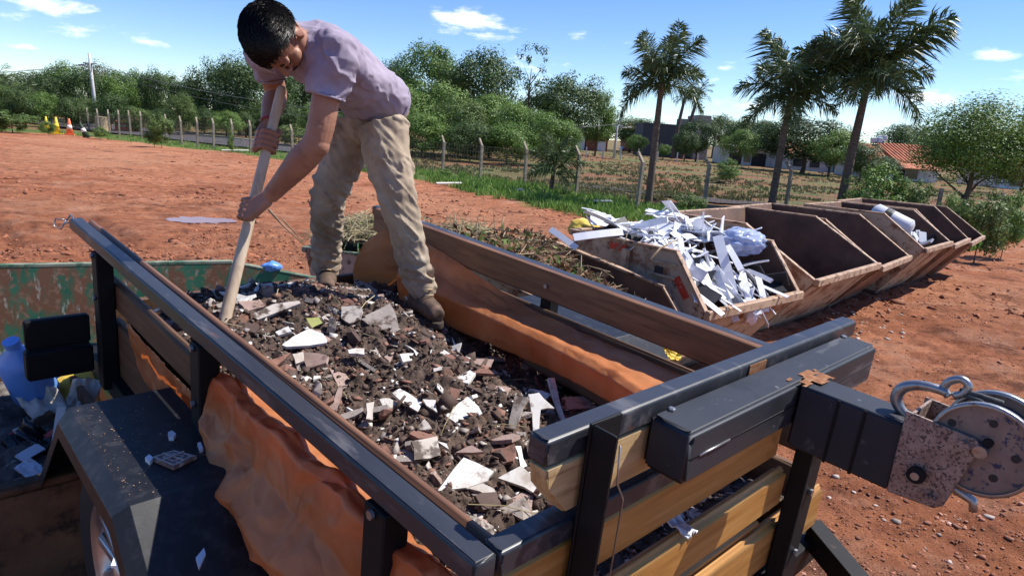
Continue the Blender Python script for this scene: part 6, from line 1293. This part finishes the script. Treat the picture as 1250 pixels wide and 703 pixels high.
# ------------------------------------------------------------------ the worker
M['skin'] = pmat('tanned_skin', [(.24, .105, .062), (.32, .15, .092), (.38, .19, .125)], 9, .5, .15, spots=[((.20, .08, .05), 14, .64, .08)], spec=.4, bscale=60, bdist=.002)
M['hair'] = pmat('black_hair', [(.006, .005, .005), (.014, .012, .012)], 40, .42, .4, stretch=(1, 1, 1), spec=.45, bscale=90, bdist=.004)
M['shirt'] = pmat('lilac_cotton', [(.255, .22, .28), (.315, .27, .335), (.37, .32, .39)], 4, .85, .25, spots=[((.23, .175, .26), 3.5, .66, .1)], bscale=220, bdist=.0015, spec=.2)
M['trouser'] = pmat('muddy_khaki', [(.29, .225, .16), (.41, .33, .24), (.50, .42, .32)], 6, .9, .25, spots=[((.17, .12, .085), 3.0, .57, .12), ((.19, .115, .075), 6, .64, .08), ((.12, .085, .06), 14, .69, .05), ((.46, .39, .29), 6, .68, .06)], bscale=240, bdist=.0015, spec=.15)
M['boot'] = pmat('muddy_boot_leather', [(.035, .022, .016), (.075, .048, .034), (.15, .095, .065)], 14, .75, .4, spots=[((.21, .12, .08), 9, .6, .07)], bscale=50, bdist=.004)
M['sole'] = pmat('boot_sole', [(.03, .022, .018), (.06, .042, .032)], 20, .9)
M['eye'] = pmat('eye_dark', [(.02, .014, .01), (.03, .02, .015)], 5, .2)
M['redband'] = pmat('red_wristband', [(.35, .03, .03), (.42, .05, .05)], 9, .6)
def loft(m, pts, ra, rb, ref, n=20, cap=True):
    "elliptic sections: ra along ref, rb across"
    pts = np.asarray(pts, float); k = len(pts); t = np.gradient(pts, axis=0); V = []
    ref = np.asarray(ref, float); ref = np.broadcast_to(ref, (k, 3)) if ref.ndim == 1 else ref
    for i in range(k):
        ti = norm(t[i]); a = norm(ref[i]-ti*(ref[i]@ti)); b = np.cross(ti, a)
        for j in range(n):
            q = 2*math.pi*j/n; V.append(pts[i]+a*ra[i]*math.cos(q)+b*rb[i]*math.sin(q))
    F = [(i*n+j, i*n+(j+1) % n, (i+1)*n+(j+1) % n, (i+1)*n+j) for i in range(k-1) for j in range(n)]
    if cap: F += [tuple(range(n-1, -1, -1)), tuple((k-1)*n+j for j in range(n))]
    m.add(V, F)
def limb(m, P, R, ref=(1, 0, .1), ratio=1., n=18, k=16): p, r = smooth_path(P, R, k); loft(m, p, r, r*ratio, ref, n)
def ell(m, c, ax, r, n=3):
    bm = bmesh.new(); bmesh.ops.create_icosphere(bm, subdivisions=n, radius=1); ax = np.asarray(ax); V = [np.asarray(c)+(np.array(v.co[:])*np.asarray(r))@ax for v in bm.verts]; F = [[v.index for v in f.verts] for f in bm.faces]; bm.free(); m.add(V, F)
def remesh(m, name, mat, parent, vox, smooth=6, wrinkle=None, cut=None):
    me = bpy.data.meshes.new(name); me.from_pydata(m.v, [], m.f)
    bm = bmesh.new(); bm.from_mesh(me); bmesh.ops.recalc_face_normals(bm, faces=bm.faces); bm.to_mesh(me); bm.free()
    o = bpy.data.objects.new(name, me); COL.objects.link(o)
    r = o.modifiers.new('r', 'REMESH'); r.mode = 'VOXEL'; r.voxel_size = vox; r.adaptivity = 0
    s = o.modifiers.new('s', 'SMOOTH'); s.factor = .5; s.iterations = smooth
    dg = bpy.context.evaluated_depsgraph_get(); ev = o.evaluated_get(dg); me2 = bpy.data.meshes.new_from_object(ev); bpy.data.objects.remove(o)
    k = len(me2.vertices); V = np.empty(k*3, np.float32); N = np.empty(k*3, np.float32); me2.vertices.foreach_get('co', V); me2.vertices.foreach_get('normal', N); V = V.reshape(-1, 3).astype(float); N = N.reshape(-1, 3)
    if wrinkle is not None: V = V+N*wrinkle(V)[:, None]; me2.vertices.foreach_set('co', V.astype(np.float32).ravel())
    me2.polygons.foreach_set('use_smooth', np.ones(len(me2.polygons), bool)); me2.update(); me2.name = name
    return mobj(name, me2, M[mat], parent)
J = {k: wpt(*v) for k, v in dict(
    pelvis=(457, 145, 3.12), lhip=(466, 160, 3.02), rhip=(432, 158, 3.20), lknee=(491, 262, 2.93), rknee=(400, 244, 3.14), lank=(514, 352, 3.0), rank=(399, 322, 3.30),
    s0=(461, 125, 3.10), s1=(440, 106, 2.98), s2=(417, 86, 2.86), s3=(393, 69, 2.76), s4=(370, 60, 2.69), neck=(352, 54, 2.60), head=(338, 48, 2.46),
    lsh=(407, 76, 2.52), lelb=(386, 176, 2.50), lwr=(329, 240, 2.56), rsh=(325, 66, 2.86), relb=(337, 116, 2.95), rwr=(327, 152, 2.76)).items()}
sh_top, sh_bot = wpt(343, 112, 2.80), tw(tat(271, 404, x=.30)); HA = norm(sh_bot-sh_top)
def on_handle(py): 
    best = min((abs(((lambda q: CY-FPX*((q-EYE)@CU)/((q-EYE)@FW))(sh_top+(sh_bot-sh_top)*s))-py), s) for s in np.linspace(0, 1, 400))[1]
    return sh_top+(sh_bot-sh_top)*best
gl_, gr_ = on_handle(258), on_handle(174)
LAT = norm(J['lsh']-J['rsh']); HLAT = norm(J['lhip']-J['rhip'])
pers = empty('person', (J['lank']+J['rank'])/2*np.array([1, 1, 0])+np.array([0, 0, 1.12]), label='person in lilac t-shirt and muddy khaki trousers bending over to shovel', cat='person')
# trousers
tm = MB(); up = np.array([0, 0, 1.])
ell(tm, J['pelvis']+np.array([0, 0, -.015]), np.array([HLAT, np.cross(up, HLAT), up]), (.170, .118, .120))
lcuff = J['lank']+norm(J['lank']-J['lknee'])*.035; rcuff = J['rank']+norm(J['rank']-J['rknee'])*.035
limb(tm, [J['lhip']+np.array([0, 0, .03]), (J['lhip']*.55+J['lknee']*.45), J['lknee'], J['lknee']*.5+J['lank']*.5, lcuff], [.110, .097, .072, .068, .061], HLAT, 1.02)
limb(tm, [J['rhip']+np.array([0, 0, .03]), (J['rhip']*.55+J['rknee']*.45), J['rknee'], J['rknee']*.5+J['rank']*.5, rcuff], [.108, .097, .076, .072, .064], HLAT, 1.02)
limb(tm, [J['pelvis']+np.array([0, 0, .02]), J['s0']*.6+J['s1']*.4], [.155, .148], HLAT, .74, k=5)
def trouser_wr(V):
    leg = np.clip((1.95-V[:, 2])/.9, 0, 1)
    w = fbm(np.c_[V[:, 0]*4, V[:, 1]*4, V[:, 2]*13+V[:, 0]*9], 3, 5)
    w2 = 1-np.abs(fbm(np.c_[V[:, 0]*7+V[:, 2]*5, V[:, 1]*7, V[:, 2]*10], 3, 9))*4
    cuff = np.exp(-((V[:, 2]-1.27)/.07)**2)*np.sin(V[:, 2]*150+6*V[:, 0]*4)*.0045
    knee = np.exp(-((V[:, 2]-1.60)/.08)**2)*np.sin(V[:, 2]*95+V[:, 0]*30)*.0035
    w3 = 1-np.abs(fbm(np.c_[V[:, 0]*9, V[:, 1]*9, V[:, 2]*24+V[:, 0]*22], 2, 19))*5
    cr = np.clip(1-np.abs(fbm(np.c_[V[:, 0]*7, V[:, 1]*7, V[:, 2]*13+V[:, 0]*14], 3, 29))*7, 0, 1)**1.6
    return .007*w+.004*w2+.003*w3+.009*cr+cuff*.7+knee*.6-.003
remesh(tm, 'trousers', 'trouser', pers, .0065, 4, trouser_wr)
m = MB(); bp = [J['s0']*.75+J['s1']*.25]
# belt line
lo, _ = smooth_path([J['pelvis'], J['s0'], J['s1']], [1, 1, 1], 9)
mm = MB(); loft(mm, [lo[3], lo[4]], [.158, .156], [.122, .12], HLAT, 28, False); bl = mm.build('waistband', M['trouser'], pers, True); md = bl.modifiers.new('t', 'SOLIDIFY'); md.thickness = .006
# t-shirt: torso and sleeves
sm = MB(); sp_, _ = smooth_path([J['s0']-np.array([0, 0, .00]), J['s1'], J['s2'], J['s3'], J['s4'], J['neck']], [0]*6, 22)
tt = np.linspace(0, 1, 22); ra = np.interp(tt, [0, .2, .45, .65, .82, .92, 1], [.178, .172, .180, .195, .178, .11, .068]); rb = np.interp(tt, [0, .2, .45, .65, .82, .92, 1], [.140, .136, .130, .130, .108, .078, .060])
refs = np.array([norm(HLAT*(1-a)+LAT*a) for a in tt]); loft(sm, sp_, ra, rb, refs, 26)
shl = J['lsh']*.62+J['lelb']*.38
limb(sm, [J['s4']*.5+J['lsh']*.5, J['lsh']+np.array([0, 0, .005]), J['lsh']*.72+J['lelb']*.28, J['lsh']*.57+J['lelb']*.43], [.105, .094, .080, .076], LAT, 1.0)
limb(sm, [J['s4']*.5+J['rsh']*.5, J['rsh'], J['rsh']*.7+J['relb']*.3, J['rsh']*.45+J['relb']*.55], [.105, .090, .08, .075], LAT, 1.0)
def shirt_wr(V):
    w = 1-np.abs(fbm(np.c_[V[:, 0]*5+V[:, 2]*4, V[:, 1]*5, V[:, 2]*6-V[:, 0]*3], 3, 15))*4
    w2 = fbm(V*np.array([10, 10, 14]), 3, 16); arm = np.exp(-(np.linalg.norm(V-J['lsh'], axis=1)/.13)**2)
    w3 = 1-np.abs(fbm(np.c_[V[:, 0]*9+V[:, 2]*10, V[:, 1]*9, V[:, 2]*5-V[:, 0]*9], 2, 18))*5
    cr = np.clip(1-np.abs(fbm(np.c_[V[:, 0]*6+V[:, 2]*7, V[:, 1]*6, V[:, 2]*4-V[:, 0]*7], 3, 28))*7, 0, 1)**1.6
    return .010*w*(.6+.9*arm)+.005*w2+.004*w3+.008*cr*(.6+1.0*arm)-.013
remesh(sm, 't_shirt', 'shirt', pers, .0062, 5, shirt_wr)
# hem and sleeve edges
for P, R, rf, nm in (([J['s0']-np.array([0, 0, .0]), J['s0']*.9+J['s1']*.1], [.171, .171], HLAT, 'shirt_hem'),):
    mm = MB(); loft(mm, P, R, [.134, .134], rf, 34, False); hb = mm.build(nm, M['shirt'], pers, True); md = hb.modifiers.new('t', 'SOLIDIFY'); md.thickness = .006
for a_, b_, r0 in ((J['lsh'], J['lelb'], .071), (J['rsh'], J['relb'], .070)):
    s0_ = .43 if a_ is J['lsh'] else .55
    mm = MB(); loft(mm, [a_*(1-s0_+.035)+b_*(s0_-.035), a_*(1-s0_-.012)+b_*(s0_+.012)], [r0, r0*.985], [r0, r0*.985], LAT, 26, False) if 0 else None; mm.v or loft(mm, [a_*(1-s0_+.03)+b_*(s0_-.03), a_*(1-s0_)+b_*s0_], [r0*.955, r0*.95], [r0*.955, r0*.95], LAT, 26, False); hb = mm.build('sleeve_hem', M['shirt'], pers, True); md = hb.modifiers.new('t', 'SOLIDIFY'); md.thickness = .006
# body: one continuous skin
bm_ = MB()
loft(bm_, sp_, np.maximum(ra*.84, .05), np.maximum(rb*.80, .045), refs, 20)
ell(bm_, J['pelvis'], np.array([HLAT, np.cross(up, HLAT), up]), (.145, .095, .10))
for a, b, c in (('lhip', 'lknee', 'lank'), ('rhip', 'rknee', 'rank')): limb(bm_, [J[a], J[a]*.5+J[b]*.5, J[b], J[b]*.6+J[c]*.4, J[c]], [.085, .075, .055, .055, .042], HLAT, 1)
# head frame
hl = norm([.884, -.40, .16]); hf = np.array([-.14, .14, -.98]); hf = norm(hf-hl*(hf@hl)); hu = np.cross(hf, hl); HAX = np.array([hf, hl, hu]); HC = J['head']
def H(f, l, u): return HC+hf*f+hl*l+hu*u
ell(bm_, H(-.008, 0, .028), HAX, (.098, .078, .090)); ell(bm_, H(.030, 0, -.040), HAX, (.062, .062, .078)); ell(bm_, H(.055, 0, -.085), HAX, (.036, .040, .034))
for s in (-1, 1):
    ell(bm_, H(.056, s*.043, -.028), HAX, (.028, .024, .024)); ell(bm_, H(.080, s*.030, .022), HAX, (.018, .027, .012)); ell(bm_, H(.012, s*.060, -.062), HAX, (.040, .018, .030))
    ell(bm_, H(-.012, s*.082, -.012), np.array([norm(hf+hl*s*.35), norm(hl*s-hf*.3), hu]), (.020, .009, .034)); ell(bm_, H(-.006, s*.080, -.036), HAX, (.010, .007, .014))
limb(bm_, [H(.088, 0, .018), H(.104, 0, -.008), H(.116, 0, -.026)], [.008, .011, .015], hl, 1.0, 12, 6); ell(bm_, H(.098, .013, -.030), HAX, (.012, .009, .008)); ell(bm_, H(.098, -.013, -.030), HAX, (.012, .009, .008))
ell(bm_, H(.088, 0, -.056), HAX, (.012, .024, .006)); ell(bm_, H(.086, 0, -.066), HAX, (.012, .020, .006))
limb(bm_, [H(-.020, 0, -.05), J['neck']*.65+H(-.03, 0, -.07)*.35, J['neck']*.5+J['s4']*.5], [.056, .058, .075], hl, 1.0)
# arms
def arm(sh, el, wr, scale=1.):
    limb(bm_, [sh, sh*.6+el*.4, el*.96+sh*.04, el*.68+wr*.32, el*.25+wr*.75, wr], np.array([.045, .048, .046, .050, .036, .029])*scale, LAT, 1.0, 18, 22)
arm(J['lsh'], J['lelb'], J['lwr'], 1.04); arm(J['rsh'], J['relb'], J['rwr'], .96)
ell(bm_, J['lelb']+norm(J['lelb']-(J['lsh']+J['lwr'])/2)*.012, np.eye(3), (.040, .040, .044))
# hands closed round the handle
def hand(grip, wr, side_hint, flip=1):
    ax = HA; p = wr-grip; p = norm(p-ax*(p@ax)); q = np.cross(ax, p)
    if q@side_hint < 0: q = -q
    kn0 = grip+p*.028+q*.030                   # knuckle row lies on the back side
    ax2 = ax
    pal = MB
    # palm and back of the hand
    for k, off in enumerate((-.033, -.011, .011, .033)):
        c = ax2*off
        limb(bm_, [wr+c*.45, grip+p*.040+q*.020+c*.9, grip+p*.012+q*.040+c], [.022, .019, .0128], ax2, .85, 10, 7)
        R = .031; ths = np.linspace(.35*math.pi, 1.62*math.pi, 9)-(.10 if k in (0, 3) else 0)
        P = [grip+c+(p*math.cos(t)+q*math.sin(t))*(R+.010*math.exp(-((t-1.9)/.5)**2)) for t in ths]
        limb(bm_, P, np.linspace(.0105, .0085, 9)*(.9 if k == 3 else 1), ax2, .95, 10, 14)
    ths = np.linspace(-.1*math.pi, -.85*math.pi, 7); P = [wr*.55+grip*.45+p*.006-q*.012-ax2*.018]+[grip-ax2*(.040+.012*i/6)+(p*math.cos(t)+q*math.sin(t))*.030 for i, t in enumerate(ths)]
    limb(bm_, P, np.linspace(.0165, .0105, 8), ax2, .95, 10, 14)
hand(gl_, J['lwr'], np.array([-.3, -1, .2])); hand(gr_, J['rwr'], np.array([-.8, -.6, .1]))
def skin_wr(V): return .0012*fbm(V*np.array([60, 60, 60]), 2, 33)
remesh(bm_, 'body', 'skin', pers, .0032, 2, skin_wr)
for s in (-1, 1):
    mm = MB(); ell(mm, H(.079, s*.031, .000), HAX, (.011, .013, .008), 2); mm.build('eye', M['eye'], pers, True)
    mm = MB(); limb(mm, [H(.088, s*.014, .026), H(.094, s*.030, .031), H(.082, s*.050, .027)], [.0035, .0045, .002], hf, .8, 8, 8); mm.build('eyebrow', M['hair'], pers, True)
# moustache shadow, hair cap and strands
mm = MB(); limb(mm, [H(.089, -.026, -.055), H(.100, -.012, -.047), H(.103, 0, -.046), H(.100, .012, -.047), H(.089, .026, -.055)], [.002, .0045, .004, .0045, .002], hu, .8, 8, 12); mm.build('moustache', M['hair'], pers, True)
bmh = bmesh.new(); bmesh.ops.create_icosphere(bmh, subdivisions=5, radius=1); V = np.array([v.co[:] for v in bmh.verts]); FF = [[v.index for v in f.verts] for f in bmh.faces]; bmh.free()
# V columns: f,l,u
front = np.where(V[:, 2] > .30, 1., -.2); keepm = (V[:, 0] < np.interp(V[:, 2], [-.9, -.35, -.1, .15, .42, .6], [-.55, -.35, .05, .30, .62, 1.2])) & (V[:, 2] > -.62-.25*(V[:, 0] < -.3))
rad_ = np.array([.107, .086, .101])+0
disp = 1+.05*fbm(V*np.array([7, 7, 7]), 4, 55)+.02*np.abs(fbm(V*22, 2, 57))
HV = (V*rad_*disp[:, None]); HV[:, 0] -= .010; HV[:, 2] += .030
idx = -np.ones(len(V), int); idx[keepm] = np.arange(keepm.sum()); FK = [[idx[i] for i in f] for f in FF if all(keepm[i] for i in f)]
ho = mobj('hair', mesh_np('hair', HC+HV[keepm]@HAX, FK, True), M['hair'], pers); md = ho.modifiers.new('t', 'SOLIDIFY'); md.thickness = .012; md.offset = -1
g = np.random.default_rng(71); src = np.where(keepm & (V[:, 2] > -.45))[0]; pick = g.choice(src, 5200); n0 = V[pick]+g.normal(0, .03, (5200, 3)); b0 = n0/np.linalg.norm(n0, axis=1, keepdims=True)*rad_; b0[:, 0] -= .010; b0[:, 2] += .030
comb = np.array([.75, .15, .1])[None]+g.normal(0, .28, (5200, 3))+.6*np.c_[fbm(n0*3, 2, 81), fbm(n0*3, 2, 82), fbm(n0*3, 2, 83)]
nn = n0/np.linalg.norm(n0, axis=1, keepdims=True); comb -= nn*(comb*nn).sum(1, keepdims=True)*1.0; comb /= np.linalg.norm(comb, axis=1, keepdims=True); L_ = g.uniform(.016, .034, (5200, 1)); side = np.cross(nn, comb)*.0011
P0, P1, P2_ = b0, b0+nn*.006+comb*L_*.5, b0+nn*.0045+comb*L_
SV = np.stack([P0-side, P0+side, P1+side*.9, P2_, P1-side*.9], 1).reshape(-1, 3); SF_ = np.arange(5200)[:, None]*5+np.array([[0, 1, 2, 3, 4]])
mobj('hair_strands', mesh_np('hair_strands', HC+SV@HAX, SF_), M['hair'], ho)
mm = MB(); wr_, el_ = J['rwr'], J['relb']; d = norm(wr_-el_); loft(mm, [wr_-d*.012, wr_-d*.004, wr_+d*.004], [.0325, .034, .0325], [.0325, .034, .0325], LAT, 20, False); mm.build('wristband', M['redband'], pers, True)
# boots
def boot(an, kn, fdir, nm='boot'):
    fdir = norm(fdir); m = MB(); s = norm(np.cross(fdir, up)); base = an-np.array([0, 0, .125])
    limb(m, [an+np.array([0, 0, .10]), an+np.array([0, 0, .03]), an-np.array([0, 0, .05])], [.056, .055, .056], s, 1.1, 18, 8)
    limb(m, [base+np.array([0, 0, .055])-fdir*.055, base+np.array([0, 0, .060])+fdir*.03, base+np.array([0, 0, .052])+fdir*.11, base+np.array([0, 0, .040])+fdir*.175], [.044, .050, .046, .034], s, .98, 18, 12)
    b = remesh(m, nm, 'boot', pers, .008, 3, lambda V: .006*fbm(V*20, 3, 61)); 
    m = MB(); t = np.linspace(0, 2*math.pi, 28, endpoint=False); cx = .06+.135*np.cos(t); wy = .050*np.sin(t)*(1+.12*np.cos(t)); P = [base+fdir*a+s*c+np.array([0, 0, .014]) for a, c in zip(cx, wy)]; m.poly(P, (0, 0, 1), .030); m.build('sole', M['sole'], b, bevel=.004)
    m = MB()
    for k in range(4): q = an+fdir*(.052+.014*k)+np.array([0, 0, .03-.022*k]); m.tube([q-s*.022, q+fdir*.008+np.array([0, 0, .004]), q+s*.022], .0028, 5)
    m.build('laces', M['tan'], b, True)
boot(J['lank'], J['lknee'], np.array([.55, -.80, 0])); boot(J['rank'], J['rknee'], np.array([.25, -.95, 0]))

# ------------------------------------------------------------------ shovel
M['handle'] = pmat('pale_wood_handle', [(.40, .29, .19), (.52, .40, .28), (.58, .47, .35)], 4, .55, .1, stretch=(6, 6, 1), spots=[((.25, .16, .10), 5, .66, .07)], bdist=.002)
so = empty('shovel', sh_bot, label='shovel with long pale wooden handle held by the person', cat='shovel')
inv = Matrix.Translation(so.location).inverted()
m = MB(); m.tube([sh_top-HA*.02, sh_top, sh_top*.5+sh_bot*.5, sh_bot, sh_bot+HA*.1], [.014, .019, .0205, .0225, .021], 16); o = m.build('handle', M['handle'], so, True); o.matrix_parent_inverse = inv
sx = norm(np.cross(HA, (0, 0, 1))); sn = np.cross(sx, HA); m = MB(); V = []; nb = 9
for i in range(nb):
    t = i/(nb-1); w = .115*math.sin(math.pi*min(.98, .35+t*.64))
    for j in range(7): u = (j/6-.5)*2; V.append(sh_bot+HA*(.09+.27*t)+sx*w*u-sn*.03*(1-u*u))
m.add(V, [(i*7+j, i*7+j+1, (i+1)*7+j+1, (i+1)*7+j) for i in range(nb-1) for j in range(6)]); o = m.build('blade', M['steel_rust'], so, True); o.matrix_parent_inverse = inv; md = o.modifiers.new('t', 'SOLIDIFY'); md.thickness = .003
m = MB(); m.tube([sh_bot+HA*.02, sh_bot+HA*.12], [.027, .026], 14); o = m.build('socket', M['steel_rust'], so, True); o.matrix_parent_inverse = inv
for ch in list(pers.children): ch.matrix_parent_inverse = Matrix.Translation(pers.location).inverted()
